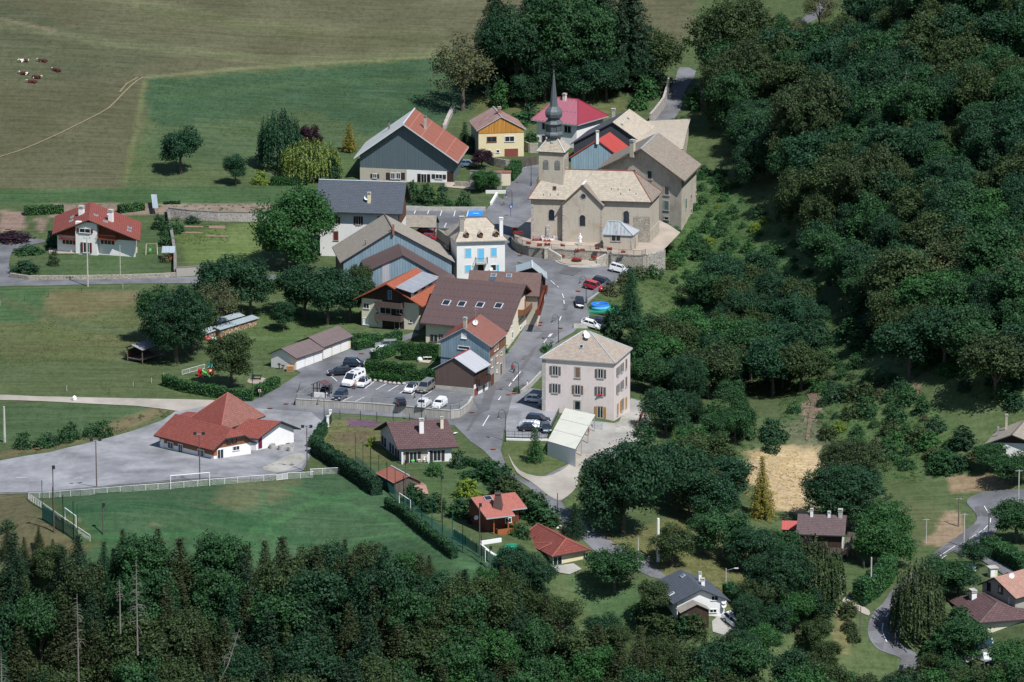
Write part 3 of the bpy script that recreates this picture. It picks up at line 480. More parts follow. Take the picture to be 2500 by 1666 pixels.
for P in (('H',120,152),('H',952,662),('H',410,1108),('H',398,1150),('H',697,1196),('K',290,953),('K',222,970),('M',1825,355),('M',1620,412),('M',2000,198),('L',480,930),('I',1270,445),('I',480,930),('N',1895,183),('N',2140,605),('O',1810,880),('O',1885,943),('M',1832,860)):
    c = G(P); mb = MB(); mb.face([(c[0] + .45 * math.cos(a) * (1.2), c[1] + .45 * math.sin(a), float(Hh(c[0], c[1])) + .24) for a in np.linspace(0, 2 * math.pi, 9)[:-1]], 'patch_red'); struct(mb.build('manhole_cover'))
# worn pitch line and the bare penalty spot
c = G(('T',835,152)); mb = MB(); mb.face([(c[0] + 1.2 * math.cos(a), c[1] + 1.6 * math.sin(a), .12) for a in np.linspace(0, 2 * math.pi, 13)[:-1]], 'soil'); struct(mb.build('bare_spot'))
TP = [(-20,390),(45,370),(90,352),(150,325),(200,300),(245,277),(265,265),(285,246),(300,230),(318,212),(335,198),(350,190)]
for a, b in list(zip(TP[:-1], TP[1:])) + [((292,226),(310,205)),((310,205),(337,190))]: stripe(a, b, .42, .12, mat='soil_track')
for P in [[(1610,792),(1680,800),(1672,806),(1605,800)], [(1612,812),(1700,822),(1690,830),(1600,822)]]: sheet('garden_bed', P, 'soil', .12)
# ---------------------------------------------------------------- buildings
def onplane(p, P0, nrm):
    d = ray(p); t = np.dot(np.asarray(P0) - CAM, nrm) / np.dot(d, nrm); return CAM + d * t
def clipz(pts, z, above):
    out = []; n = len(pts)
    for i in range(n):
        a, b = pts[i], pts[(i + 1) % n]; ia = (a[2] >= z) == above; ib = (b[2] >= z) == above
        if ia: out.append(a)
        if ia != ib: out.append(a + (b - a) * (z - a[2]) / (b[2] - a[2]))
    return out
def clipu(pts, o, u, k, above):            # clip by distance along u from o
    out = []; n = len(pts); f = [np.dot(p - o, u) - k for p in pts]
    for i in range(n):
        a, b = pts[i], pts[(i + 1) % n]; ia = (f[i] >= 0) == above; ib = (f[(i + 1) % n] >= 0) == above
        if ia: out.append(a)
        if ia != ib: t = f[i] / (f[i] - f[(i + 1) % n]); out.append(a + (b - a) * t)
    return out
class Bld:
    def __init__(s, name, label, A, B, C, he, base, kind='gw', apex=None, ridge=None, hr=None, wall='white_plaster', roof='tile_red', roof2=None, oh=(.8, .8), th=.22, zL=None, cat='house', clip=None, ext=None, edge=None, sink=2.0, fw=None, ridgecap=None, z0=None, bury=None):
        A, B, C = q(A), q(B), q(C); g = G(base) if z0 is None else None; s.z0 = float(g[2]) if z0 is None else z0; ze = s.z0 + he; s.ze = ze
        s.a, s.b, s.c = unproj(A, ze), unproj(B, ze), unproj(C, ze)
        if zL is not None: s.a = unproj(A, ze + zL)
        a, b, c = s.a.copy(), s.b, s.c
        u = b - a; u[2] = 0; w = c - b; w[2] = 0; Lu, Lw = np.linalg.norm(u), np.linalg.norm(w); uh, wh = u / Lu, w / Lw; d = a + w
        s.uh, s.wh, s.Lu, s.Lw = uh, wh, Lu, Lw; s.roof2 = roof2 or roof; s.th = th
        su, sw = (oh[1], oh[0]) if kind != 'gu' else (oh[1], oh[0])
        wa, wb, wc, wdd = a + uh * su + wh * sw, b - uh * su + wh * sw, c - uh * su - wh * sw, d + uh * su - wh * sw
        s.org = (wa + wb + wc + wdd) / 4; s.org[2] = s.z0; s.root = root(name, tuple(s.org), label, cat); s.kind = kind
        zb = s.z0 - (sink if bury is None else bury); s.zb = zb; planes = []
        def at(p, z): return np.array([p[0], p[1], z])
        roofs = []; et = edge or 'soffit'
        if kind == 'gw':
            ax = onplane(apex, a, np.cross(uh, (0, 0, 1))); fu = np.dot(ax - a, uh) / Lu; zr = ax[2]; s.fu, s.zr = fu, zr
            r0 = at(a + u * fu, zr); r1 = r0 + w
            def zt(p): t = np.dot(p - a, uh); m = fu * Lu; return (a[2] + (zr - a[2]) * t / m if t < m else b[2] + (zr - b[2]) * (Lu - t) / (Lu - m)) - th * .9
            rw0, rw1 = at(r0 + wh * sw, zr - th * .9), at(r1 - wh * sw, zr - th * .9)
            s.FP = dict(F=[at(wa, zb), at(wb, zb), at(wb, zt(wb)), rw0, at(wa, zt(wa))], R=[at(wb, zb), at(wc, zb), at(wc, zt(wb)), at(wb, zt(wb))],
                        B=[at(wc, zb), at(wdd, zb), at(wdd, zt(wa)), rw1, at(wc, zt(wb))], L=[at(wdd, zb), at(wa, zb), at(wa, zt(wa)), at(wdd, zt(wa))])
            roofs = [([a, r0, r1, at(d, a[2])], roof), ([r0, b, at(c, b[2]), r1], s.roof2)]; s.ridge = (r0, r1)
        elif kind == 'gu':
            ax = onplane(apex, b, np.cross(wh, (0, 0, 1))); fw_ = np.dot(ax - b, wh) / Lw if fw is None else fw; zr = ax[2]; s.zr = zr; s.fw = fw_
            r1 = at(b + w * fw_, zr); r0 = r1 - u; a = at(a, ze); s.a = a
            def zt(p):
                t = np.dot(p - b, wh); m = fw_ * Lw; return (ze + (zr - ze) * (t / m if t < m else (Lw - t) / (Lw - m))) - th * .9
            rw0, rw1 = at(r0 + uh * su, zr - th * .9), at(r1 - uh * su, zr - th * .9); zf, zk = zt(wb), zt(wc)
            gR = [at(wb, zb), at(wc, zb), at(wc, zk), rw1, at(wb, zf)]; gL = [at(wdd, zb), at(wa, zb), at(wa, zf), rw0, at(wdd, zk)]
            fr = [a, b, r1, r0]; bk = [c, d, r0, r1]
            if clip:
                k, ins = clip; v1 = b + (r1 - b) * (1 - k); v2 = c + (r1 - c) * (1 - k); rr = r1 - uh * ins
                fr = [a, b, v1, rr, r0]; bk = [c, d, r0, rr, v2]; roofs.append(([v1, v2, rr], roof)); zc = v1[2] - th; gR = clipz(gR, zc, False)
            roofs += [(fr, roof), (bk, s.roof2)]
            s.FP = dict(F=[at(wa, zb), at(wb, zb), at(wb, zf), at(wa, zf)], R=gR, B=[at(wc, zb), at(wdd, zb), at(wdd, zk), at(wc, zk)], L=gL); s.ridge = (r0, r1)
            if ext:
                u0, u1, ds = ext; sl = (a - r0) / np.linalg.norm(a - r0); e0, e1 = a + u * u0, a + u * u1; roofs.append(([e0 + sl * ds, e1 + sl * ds, e1, e0], roof))
        else:
            d = at(d, ze)
            if ridge: r0, r1 = unproj(ridge[0], ze + hr), unproj(ridge[1], ze + hr)
            else: r0 = r1 = (a + c) / 2 + np.array([0, 0, hr])
            if np.linalg.norm(r0 - r1) > .3: mid = (r0 + r1) / 2; hl = np.dot(r1 - r0, uh) / 2; r0, r1 = mid - uh * hl, mid + uh * hl
            s.zr = ze + hr; z = ze - th + .02; s.ridge = (r0, r1)
            pyr = np.linalg.norm(r0 - r1) < .3
            roofs = [([a, b, r1] if pyr else [a, b, r1, r0], roof), ([b, c, r1], s.roof2), ([c, d, r0] if pyr else [c, d, r0, r1], roof), ([d, a, r0], roof)]
            s.FP = dict(F=[at(wa, zb), at(wb, zb), at(wb, z), at(wa, z)], R=[at(wb, zb), at(wc, zb), at(wc, z), at(wb, z)], B=[at(wc, zb), at(wdd, zb), at(wdd, z), at(wc, z)], L=[at(wdd, zb), at(wa, zb), at(wa, z), at(wdd, z)])
        wmap = wall if isinstance(wall, dict) else {k: wall for k in 'FRBL'}
        mb = MB()
        for k in 'FRBL': mb.face(s.FP[k], wmap.get(k, wmap.get('F')))
        s.nr = {}
        for k in 'FRBL':
            P = s.FP[k]; n = np.cross(P[1] - P[0], (0, 0, 1.)); s.nr[k] = n / np.linalg.norm(n)
        s.walls = mb.build('wall', s.root, s.org)
        mb = MB(); s.rp = []
        for pts, mt in roofs: mb.slab(pts, th, mt, et); s.rp.append([np.asarray(p, float) for p in pts])
        if ridgecap and kind in ('gw', 'gu'):
            r0, r1 = s.ridge; mb.tube([r0 + [0, 0, .02], r1 + [0, 0, .02]], .16, ridgecap, 5)
        if ridgecap and kind == 'hip':
            r0, r1 = s.ridge; mb.tube([r0, r1 + .01], .13, ridgecap, 5)
            for p, r in ((a, r0), (b, r1), (c, r1)): mb.tube([p, r], .12, ridgecap, 5)
        s.roof = mb.build('roof', s.root, s.org)
    def pt(s, f, p): return onplane(p, s.FP[f][0], s.nr[f])
    def band(s, f, z0, z1, mat, name, off=.07, ul=None):
        P = s.FP[f]; P = clipz(P, s.z0 + z0, True)
        if z1 is not None: P = clipz(P, s.z0 + z1, False)
        if ul:
            o = s.FP[f][0]; e = s.FP[f][1] - o; L = np.linalg.norm(e); e = e / L
            if ul[0] > 0: P = clipu(P, o, e, ul[0] * L, True)
            if ul[1] < 1: P = clipu(P, o, e, ul[1] * L, False)
        if len(P) < 3: return
        mb = MB(); mb.panel(P, s.nr[f], off, mat); return mb.build(name, s.root, s.org)
    def win(s, f, p, w, h, sh=None, frame='white_trim', pane='glass', name='window', bars=1, closed=None, arch=False, fr=.10, sill=True, off=.0, shw=None):
        c = s.pt(f, p); n = s.nr[f]; e = np.cross((0, 0, 1.), n); up = np.array([0, 0, 1.]); c = c + n * off; mb = MB()
        def R4(x0, x1, z0, z1, t, mat, m=None): (m or mb).hexa(c + e * x0 + up * z0 + n * .005, e * (x1 - x0), up * (z1 - z0), n * t, mat)
        hw, hh = w / 2, h / 2
        if arch:
            A = [(hw * math.cos(a), hh - hw + hw * math.sin(a)) for a in np.linspace(0, math.pi, 9)]; inn = [(hw, -hh)] + A + [(-hw, -hh)]; k = 1 + .32 / w
            out = [(x * k, (z - .0) * (1 + .22 / h)) for x, z in inn]
            mb.panel([c + e * x + up * z for x, z in out], n, .05, frame); o = mb.build(name, s.root, s.org)
            m2 = MB(); m2.panel([c + e * x + up * z + n * .05 for x, z in inn], n, .02, pane); m2.build('pane', o, s.org); m2.v = []
            if bars:
                m3 = MB()
                for x in (0,): m3.hexa(c + e * (x - .02) + up * (-hh) + n * .07, e * .04, up * (h * .97), n * .02, 'black_metal')
                for z in (-.25 * h, 0, .25 * h): m3.hexa(c - e * hw * .95 + up * z + n * .07, e * w * .95, up * .04, n * .02, 'black_metal')
                m3.build('glazing_bar', o, s.org)
            return o
        R4(-hw - fr, hw + fr, hh, hh + fr, .07, frame); R4(-hw - fr, -hw, -hh, hh, .07, frame); R4(hw, hw + fr, -hh, hh, .07, frame); R4(-hw - fr - .05, hw + fr + .05, -hh - fr, -hh, .14 if sill else .07, frame)
        if bars and not closed: R4(-.035, .035, -hh, hh, .055, 'white_trim' if frame != 'orange_wood' else frame)
        o = mb.build(name, s.root, s.org); m2 = MB(); R4(-hw, hw, -hh, hh, .03 if not closed else .06, closed or pane, m2); m2.build('pane' if not closed else 'shutter', o, s.org)
        if sh:
            sw_ = shw or w * .52
            for sg in (-1, 1):
                m3 = MB(); x = sg * (hw + fr + sw_ / 2 + .02); R4(x - sw_ / 2, x + sw_ / 2, -hh, hh, .07, sh, m3); m3.build('shutter', o, s.org)
        return o
    def door(s, f, p, w, h, mat='maroon_paint', frame='white_trim', name='door', fr=.08, n_=0):
        c = s.pt(f, p); n = s.nr[f]; e = np.cross((0, 0, 1.), n); up = np.array([0, 0, 1.]); mb = MB()
        mb.hexa(c - e * (w / 2 + fr) + up * (-h / 2) + n * .005, e * (w + 2 * fr), up * (h + fr), n * .05, frame)
        mb.hexa(c - e * w / 2 - up * h / 2 + n * .055, e * w, up * h, n * .03, mat)
        for i in range(n_):
            z = -h / 2 + h * (i + 1) / (n_ + 1); mb.hexa(c - e * w / 2 + up * z + n * .085, e * w, up * .03, n * .01, 'grey_trim')
        return mb.build(name, s.root, s.org)
    def onroof(s, p):
        best = None
        for P in s.rp:
            n = np.cross(P[1] - P[0], P[2] - P[0]); n = n / np.linalg.norm(n); n = n * (1 if n[2] > 0 else -1); X = onplane(p, P[0], n)
            ok = True; m = len(P); sg = []
            for i in range(m): sg.append(np.dot(np.cross(P[(i + 1) % m] - P[i], X - P[i]), n))
            if min(sg) < -3 and max(sg) > 3: ok = False
            t = np.linalg.norm(X - CAM)
            if ok and (best is None or t < best[2]): best = (X, n, t)
        return best or (s.ridge[0], np.array([0, 0, 1.]), 0)
    def chimney(s, p, w=.6, h=1.2, mat='cream_plaster', d=None, cap='concrete', name='chimney', base=1.0):
        X, n, _ = s.onroof(p); mb = MB(); ang = math.atan2(s.uh[1], s.uh[0]); mb.box(X - [0, 0, base], w, d or w, h + base, mat, ang)
        o = mb.build(name, s.root, s.org); m2 = MB(); m2.box(X + [0, 0, h], w * 1.25, (d or w) * 1.25, .1, cap, ang)
        for sx in (-1, 1): m2.box(X + s.uh * sx * w * .42 + [0, 0, h + .1], .12, (d or w) * .9, .18, mat, ang)
        m2.box(X + [0, 0, h + .28], w * 1.2, (d or w) * 1.2, .08, cap, ang); m2.build('chimney_cap', o, s.org); return o
    def skylight(s, p, w=.8, h=1.1, frame='zinc', pane='glass'):
        X, n, _ = s.onroof(p); e = np.cross((0, 0, 1.), n); e /= np.linalg.norm(e); v = np.cross(n, e); mb = MB()
        mb.hexa(X - e * (w / 2 + .12) - v * (h / 2 + .12), e * (w + .24), v * (h + .24), n * .14, frame); o = mb.build('skylight', s.root, s.org)
        m2 = MB(); m2.hexa(X - e * w / 2 - v * h / 2 + n * .14, e * w, v * h, n * .03, pane); m2.build('pane', o, s.org)
    def dish(s, p, r=.45, h=.9, mat='white_trim', X=None, yaw=-.35):
        X = s.onroof(p)[0] if X is None else X; mb = MB(); mb.tube([X - [0, 0, .3], X + [0, 0, h]], .035, 'steel', 5); o = mb.build('dish_mast', s.root, s.org)
        c = X + np.array([0, 0, h]); d = np.array([math.sin(yaw) * .86, -math.cos(yaw) * .86, .5]); d /= np.linalg.norm(d); a = np.cross(d, (0, 0, 1.)); a /= np.linalg.norm(a); b = np.cross(d, a); m2 = MB(); V = [c - d * .02]; n = 12
        for k, (rr, dd) in enumerate(((.5, .04), (1, .16))): V += [c + d * dd * r + r * rr * (math.cos(2 * math.pi * i / n) * a + math.sin(2 * math.pi * i / n) * b) for i in range(n)]
        F = [(0, 1 + i, 1 + (i + 1) % n) for i in range(n)] + [(1 + i, 1 + n + i, 1 + n + (i + 1) % n, 1 + (i + 1) % n) for i in range(n)]; m2.grid(V, F, mat); m2.tube([c, c + d * r * .9], .02, 'steel', 4); m2.build('satellite_dish', o, s.org)
    def balcony(s, f, p0, p1, dep=1.1, hh=1.0, mat='grey_planks', floor='grey_planks', solid=True, name='balcony', post=None):
        a, b = s.pt(f, p0), s.pt(f, p1); b[2] = a[2] = (a[2] + b[2]) / 2; n = s.nr[f]; e = b - a; mb = MB(); mb.hexa(a, e, n * dep, (0, 0, -.15), floor); o = mb.build(name, s.root, s.org); m2 = MB(); L = np.linalg.norm(e); eh = e / L
        if solid:
            m2.hexa(a + n * (dep - .05), e, n * .06, (0, 0, hh), mat); m2.hexa(a, n * dep, eh * .06, (0, 0, hh), mat); m2.hexa(b - eh * .06, n * dep, eh * .06, (0, 0, hh), mat)
        else:
            for P, Q in ((a, a + n * dep), (a + n * dep, b + n * dep), (b, b + n * dep)):
                m2.tube([P + [0, 0, hh], Q + [0, 0, hh]], .035, mat, 4); k = max(2, int(np.linalg.norm(Q - P) / .16))
                for i in range(k + 1): X = P + (Q - P) * i / k; m2.tube([X, X + [0, 0, hh]], .014, mat, 3)
        m2.build('railing', o, s.org)
        if post:
            for X in (a + n * (dep - .1) + eh * .1, b + n * (dep - .1) - eh * .1): m3 = MB(); m3.tube([X - [0, 0, 1.4] - n * (dep - .15), X - [0, 0, .1]], .07, post, 4); m3.build('bracket', o, s.org)
        return o
    def extra(s, mb, name, parent=None): return mb.build(name, parent or s.root, s.org)
# ---- grey barn with the white and rusty roof
b = Bld('barn', 'big grey clad barn with white left roof slope and rusty right slope', ('B',1320,750), ('C',655,1090), ('C',800,875), 5.15, (1000,449), 'gw', ('B',1990,292), wall={'F':'grey_cladding','R':'grey_cladding','B':'grey_cladding','L':'grey_cladding'}, roof='metal_white', roof2='metal_rust', oh=(1.2,1.2), th=.3, edge='white_flash', cat='barn', ridgecap='white_flash')
b.band('F', -2, 2.75, 'beige_plaster', 'stone_ground_floor', .08, (0,.5)); b.band('F', -2, 2.75, 'white_plaster', 'white_ground_floor', .09, (.5,.93)); b.band('F', -2, 2.75, 'dark_wood', 'open_porch', .02, (.93,1))
W = 'dark_shutter'
b.win('F',('B',1608,995),.75,.85,W,off=.1,shw=.45); b.win('F',('B',1852,995),.8,1.25,None,off=.1); b.win('F',('B',1925,995),.8,1.25,None,off=.1)
for x in (1786,1988): c=b.pt('F',('B',x,997))+b.nr['F']*.1; mb=MB(); e=np.cross((0,0,1.),b.nr['F']); mb.hexa(c-e*.42-np.array([0,0,.75]),e*.85,(0,0,1.5),b.nr['F']*.06,W); b.extra(mb,'shutter')
b.win('F',('B',2270,1035),1.1,2.1,W,off=.1,shw=.7); b.win('F',('C',195,1312),1.2,2.2,W,off=.1,shw=.7); b.win('F',('C',398,1280),1.4,.95,W,off=.1,shw=.75)
b.chimney(('B',1798,365),.4,1.6,'concrete_dark',cap='black_metal'); b.chimney(('C',212,640),.5,2.6,'concrete',cap='concrete_dark')
# ---- house with orange plank gable
b = Bld('house', 'small cream house with orange plank gable and rusty metal roof', ('C',905,660), ('C',1578,640), ('C',1465,508), 6.1, (1222,386), 'gw', ('C',1240,468), wall={'F':'yellow_plaster','L':'grey_plaster','R':'yellow_plaster','B':'grey_plaster'}, roof='metal_rust_pale', oh=(.35,.5), edge='metal_pale', ridgecap='metal_pale')
b.band('F', 5.35, None, 'orange_planks', 'plank_gable', .09)
b.win('F',('C',1110,778),2.0,1.05,None,'orange_wood',off=.02); b.win('F',('C',1352,772),2.0,1.1,None,off=.02); b.win('F',('C',1077,943),.7,.5,None,bars=0); b.win('F',('C',1193,940),.6,.55,None,bars=0)
b.door('F',('C',1375,972),3.0,2.3,'maroon_paint',name='garage_door',frame='yellow_plaster'); b.chimney(('C',1213,420),.65,1.0,'brick')
# ---- hipped red house
b = Bld('house', 'pale house with crimson hipped metal roof behind the church spire', ('D',215,530), ('D',757,592), ('D',1115,487), 5.4, (1400,348), 'hip', ridge=(('D',525,272),('D',762,293)), hr=4.6, wall='white_plaster', roof='metal_red_glare', roof2='metal_red', oh=(.9,.9), edge='zinc', ridgecap='metal_red')  # glare put into the colour: every slope but the right one is paler
b.win('F',('D',382,608),1.4,1.3,None,'grey_trim'); b.win('F',('D',640,640),1.5,1.4,None,'grey_trim'); b.door('F',('D',370,760),.9,2,'dark_wood'); b.win('F',('D',300,750),.7,.9); b.chimney(('D',605,300),.7,1.1,'pink_plaster')
# ---- dark and tan roofed farm behind the church
b = Bld('farmhouse', 'long farm with dark left slope and tan shingle right slope behind the church', ('D',672,808), ('D',1500,800), ('D',1690,645), 4.6, (1420,398), 'gw', ('D',1155,557), wall='dark_cladding', roof='slate_dark', roof2='shingle_cream', oh=(.5,.6), edge='soffit', cat='barn')
b.chimney(('D',1165,500),.8,1.6,'grey_plaster'); b.skylight(('D',1330,520),.5,.5); b.skylight(('D',1258,590),.5,.5)
b = Bld('shed', 'low shed with wide cream shingle roof between church barn and forest', ('D',1340,900), ('D',1965,868), ('D',2050,520), 4.2, (1660,400), 'gu', ('D',2008,675), wall='old_plaster', roof='shingle_cream', oh=(.3,.4), cat='shed', z0=7.0)
b = Bld('barn', 'pale blue clad barn with bright red roof behind the church nave', ('D',655,962), ('D',1215,937), ('D',1358,850), 5.5, (1400,442), 'gw', ('D',980,757), wall='blue_cladding', roof='metal_brightred', oh=(.4,.3), edge='metal_brightred', cat='barn')
b.chimney(('D',898,790),.6,1.6,'white_plaster'); 
# ---- big old priory building
b = Bld('priory', 'tall old stone building with large grey brown shingle roof right of the church', ('D',965,1105), ('D',1985,1236), ('D',2178,1043), 12.2, ('E',1995,835), 'gw', ('D',1480,862), wall={'F':'old_plaster','R':'old_plaster','B':'old_plaster','L':'old_plaster'}, roof='shingle_brown', oh=(1.0,1.0), th=.35, cat='historic building', edge='grey_planks', ridgecap='zinc', sink=4, z0=1.2)
for p in (('D',1582,1165),('D',1778,1347)): b.win('F',p,1.0,1.7,None,'stone_trim',bars=0,fr=.25)
b.win('F',('E',1775,482),1.0,1.9,None,'stone_trim',closed='green_shutter',fr=.2); b.win('F',('E',1775,628),.9,.5,None,'stone_trim',bars=0,fr=.2); b.win('F',('D',1400,1128),.8,.8,None,'stone_trim',bars=0)
for p in (('E',1998,462),): b.win('R',p,1.3,2.2,None,'stone_trim',closed='green_shutter',fr=.2)
for p in (('E',2058,380),('E',2058,545),('E',2112,330),('E',2120,465)): b.win('R',p,.9,.9,None,'stone_trim',bars=0)
b.chimney(('D',1385,905),.9,2.4,'beige_plaster',cap='zinc')
# ---- church
ZT = 6.3                                  # church terrace level
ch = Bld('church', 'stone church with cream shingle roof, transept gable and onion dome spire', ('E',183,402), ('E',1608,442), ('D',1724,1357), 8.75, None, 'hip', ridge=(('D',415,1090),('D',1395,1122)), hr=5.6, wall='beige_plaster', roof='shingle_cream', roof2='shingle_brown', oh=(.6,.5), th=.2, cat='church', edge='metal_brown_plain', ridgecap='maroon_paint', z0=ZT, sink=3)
def quoins(b, f, uu, mat='stone_pale', w=.75):
    b.band(f, -1, None, mat, 'quoin_stones', .05, uu)
quoins(ch, 'F', (0, .022)); ch.band('F', -1, .9, 'stone_pale', 'stone_plinth', .1, (0, .3)); ch.band('F', -1, 5.5, 'stone_wall', 'exposed_stone', .04, (.86, 1)); ch.band('R', -1, 2.6, 'rubble', 'stone_plinth', .12)
ch.win('F',('E',455,588),1.15,2.3,frame='stone_pale',arch=True,name='arched_window'); ch.win('F',('E',1313,612),1.15,2.6,frame='stone_pale',arch=True,name='arched_window')
# transept
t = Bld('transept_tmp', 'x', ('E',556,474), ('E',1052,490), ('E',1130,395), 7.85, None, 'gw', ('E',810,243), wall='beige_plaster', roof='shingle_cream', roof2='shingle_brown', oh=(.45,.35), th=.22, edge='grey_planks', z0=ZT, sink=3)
def merge(sub, main, names):
    for o in list(sub.root.children):
        off = Vector(sub.org) - Vector(main.org); o.parent = main.root; o.location = off; o.name = names.get(o.name.split('.')[0], o.name)
    bpy.data.objects.remove(sub.root)
t.win('F',('E',810,652),1.15,2.3,frame='stone_pale',arch=True,name='arched_window'); quoins(t,'F',(.0,.03)); quoins(t,'F',(.965,1))
c = t.pt('F',('E',820,376)); n=t.nr['F']; e=np.cross((0,0,1.),n); mb=MB(); mb.panel([c+e*.75*math.cos(a)+np.array([0,0,.75*math.sin(a)]) for a in np.linspace(0,2*math.pi,17)[:-1]],n,.05,'stone_pale'); mb.panel([c+e*.52*math.cos(a)+np.array([0,0,.52*math.sin(a)])+n*.05 for a in np.linspace(0,2*math.pi,17)[:-1]],n,.02,'glass'); t.extra(mb,'round_window')
r0,r1=t.ridge; mb=MB(); mb.hexa(r0+[-.3,0,-.02],r1-r0,(.6,0,0),(0,0,.1),'white_flash'); t.extra(mb,'ridge_flashing')
merge(t, ch, {'wall':'transept_wall','roof':'transept_roof'})
# sacristy
t = Bld('sacristy_tmp', 'x', ('E',1033,812), ('E',1392,826), ('E',1464,768), 3.1, None, 'hip', ridge=(('E',1100,655),('E',1235,668)), hr=2.6, wall='beige_plaster', roof='metal_sacristy', roof2='metal_pale', oh=(.25,.25), th=.12, edge='zinc', z0=ZT, ridgecap='zinc', sink=3)
for x in (1167,1222): t.win('F',('E',x,855),.75,1.15,None,'stone_pale',bars=0,fr=.18)
quoins(t,'F',(.93,1)); merge(t, ch, {'wall':'sacristy_wall','roof':'sacristy_roof'})
# tower
T0, T1, T2 = ('D',308,1245), ('D',590,1262), ('D',652,1200); zt0, zt1 = ZT+11.0, ZT+19.3
X = ch.onroof(('D',440,1252))[0]; P0 = onplane(('D',308,893), X, ch.wh); P1 = onplane(('D',590,903), X, ch.wh); zt1 = (P0[2]+P1[2])/2; P0[2] = P1[2] = zt1; P2 = P1 + ch.wh*4.7; P3 = P0 + P2 - P1
mb = MB()
for i,(p,r) in enumerate(((P0,P1),(P1,P2),(P2,P3),(P3,P0))): mb.face([np.array([p[0],p[1],ZT]),np.array([r[0],r[1],ZT]),r,p], 'beige_plaster' if i!=0 else 'beige_plaster')
tw = mb.build('bell_tower', ch.root, ch.org); mb = MB(); cen=(P0+P2)/2
E0=[cen+(p-cen)*1.16 for p in (P0,P1,P2,P3)]; rad=[cen+(p-cen)*.40+np.array([0,0,2.5]) for p in (P0,P1,P2,P3)]
for i in range(4): mb.slab([E0[i],E0[(i+1)%4],rad[(i+1)%4],rad[i]],.1,'shingle_specks','soffit')
for i in range(4): mb.tube([E0[i],rad[i]],.13,'zinc',5)
mb.hexa((E0[0]+E0[1])/2*.35+(rad[0]+rad[1])/2*.65+[-.25,-.15,0],(.5,0,0),(0,.3,0),(0,0,.45),'zinc'); mb.build('tower_roof', tw, ch.org)
def wlouvre(A,B,fr,z,w,h):
    n=np.cross(B-A,(0,0,1.)); n/=np.linalg.norm(n); e=(B-A)/np.linalg.norm(B-A); c=A+(B-A)*fr; c=np.array([c[0],c[1],z]); mb=MB()
    P=[c+e*x+np.array([0,0,y]) for x,y in ([(w/2,-h/2)]+[(w/2*math.cos(a),h/2-.35+.35*math.sin(a)) for a in np.linspace(0,math.pi,7)]+[(-w/2,-h/2)])]
    mb.panel(P,n,.04,'concrete_dark')
    for k in range(7): mb.hexa(c-e*w*.46+np.array([0,0,-h/2+.12+k*(h-.3)/7])+n*.04,e*w*.92,(0,0,.06),n*.08,'grey_trim')
    mb.build('belfry_opening', tw, ch.org)
for fr in (.29,.76): wlouvre(P0,P1,fr,zt1-2.75,1.15,1.95)
for fr in (.35,.75): wlouvre(P1,P2,fr,zt1-2.75,1.0,1.95)
ax = np.array([cen[0],cen[1],0]); zc = lambda y: zt1+(868-y)/50.5
pat='metal_patina'; mb=MB(); mb.lathe(ax,[(1.0,zc(760)),(1.45,zc(735)),(1.95,zc(716)),(2.05,zc(700)),(1.9,zc(684)),(1.7,zc(672))],pat,8,R(22.5)); mb.lathe(ax,[(1.55,zc(675)),(1.55,zc(592))],pat,8,R(22.5))
sp = mb.build('lantern_base', ch.root, ch.org, False); mb=MB(); mb.lathe(ax,[(1.6,zc(598)),(1.95,zc(588)),(1.85,zc(578)),(1.6,zc(560)),(1.2,zc(545)),(1.3,zc(535)),(1.75,zc(515)),(1.92,zc(482)),(1.8,zc(455)),(1.4,zc(430)),(1.05,zc(412)),(.92,zc(405)),(.95,zc(400)),(.86,zc(398)),(.66,zc(300)),(.42,zc(190)),(.22,zc(90)),(.07,zc(48)),(.16,zc(42)),(.18,zc(34)),(.04,zc(26))],pat,8,R(22.5)); mb.build('onion_dome_spire', ch.root, ch.org)
for k in range(8):
    a=R(22.5+45*k); mb=MB(); mb.tube([ax+np.array([1.6*math.cos(a),1.6*math.sin(a),zc(675)]),ax+np.array([1.6*math.cos(a),1.6*math.sin(a),zc(592)])],.1,'metal_patina',4); mb.build('lantern_column', ch.root, ch.org)
mb=MB(); zt=zc(30); mb.tube([ax+[0,0,zt],ax+[0,0,zt+2.2]],.05,'black_metal',5); mb.tube([ax+[-.5,0,zt+1.2],ax+[.5,0,zt+1.2]],.045,'black_metal',4); mb.ball(ax+np.array([0,0,zt+.1]),.16,'black_metal'); mb.hexa(ax+[-.25,0,zt+1.95],(.45,0,0),(0,.03,0),(0,0,.3),'black_metal'); mb.build('weathercock_cross', ch.root, ch.org)
ch.skylight(('E',490,283),.5,.6,'maroon_paint')
mb=MB()
for (x,y) in ((440,360),(530,360),(365,362),(1145,295),(1220,300),(1352,305),(1250,350),(1425,352)): X,n,_=ch.onroof(('E',x,y)); mb.box(X-[0,0,.1],.12,.12,.35,'black_metal')
ch.extra(mb,'roof_hooks')
# ---- dark slate roofed house
b = Bld('house', 'long white house under a plain dark slate roof with a dish', ('B',785,1475), ('F',1093,487), ('F',1196,315), 9.1, (860,614), 'gu', ('F',1143,120), wall='white_plaster', roof='slate_dark', oh=(1.2,1.0), th=.25, z0=4.3, ridgecap='zinc')
for x,y in ((325,552),(587,560),(860,560)): b.win('F',('F',x,y),.85,1.75,'red_shutter','stone_trim',shw=.42)
b.win('F',('F',330,735),.95,1.9,None,'stone_trim',closed='red_shutter'); b.chimney(('F',712,345),.65,1.7,'yellow_plaster'); X=b.onroof(('F',685,345))[0]; b.dish(None,.55,.9,X=X); b.band('R',6.0,None,'brown_wood','gable_cladding')
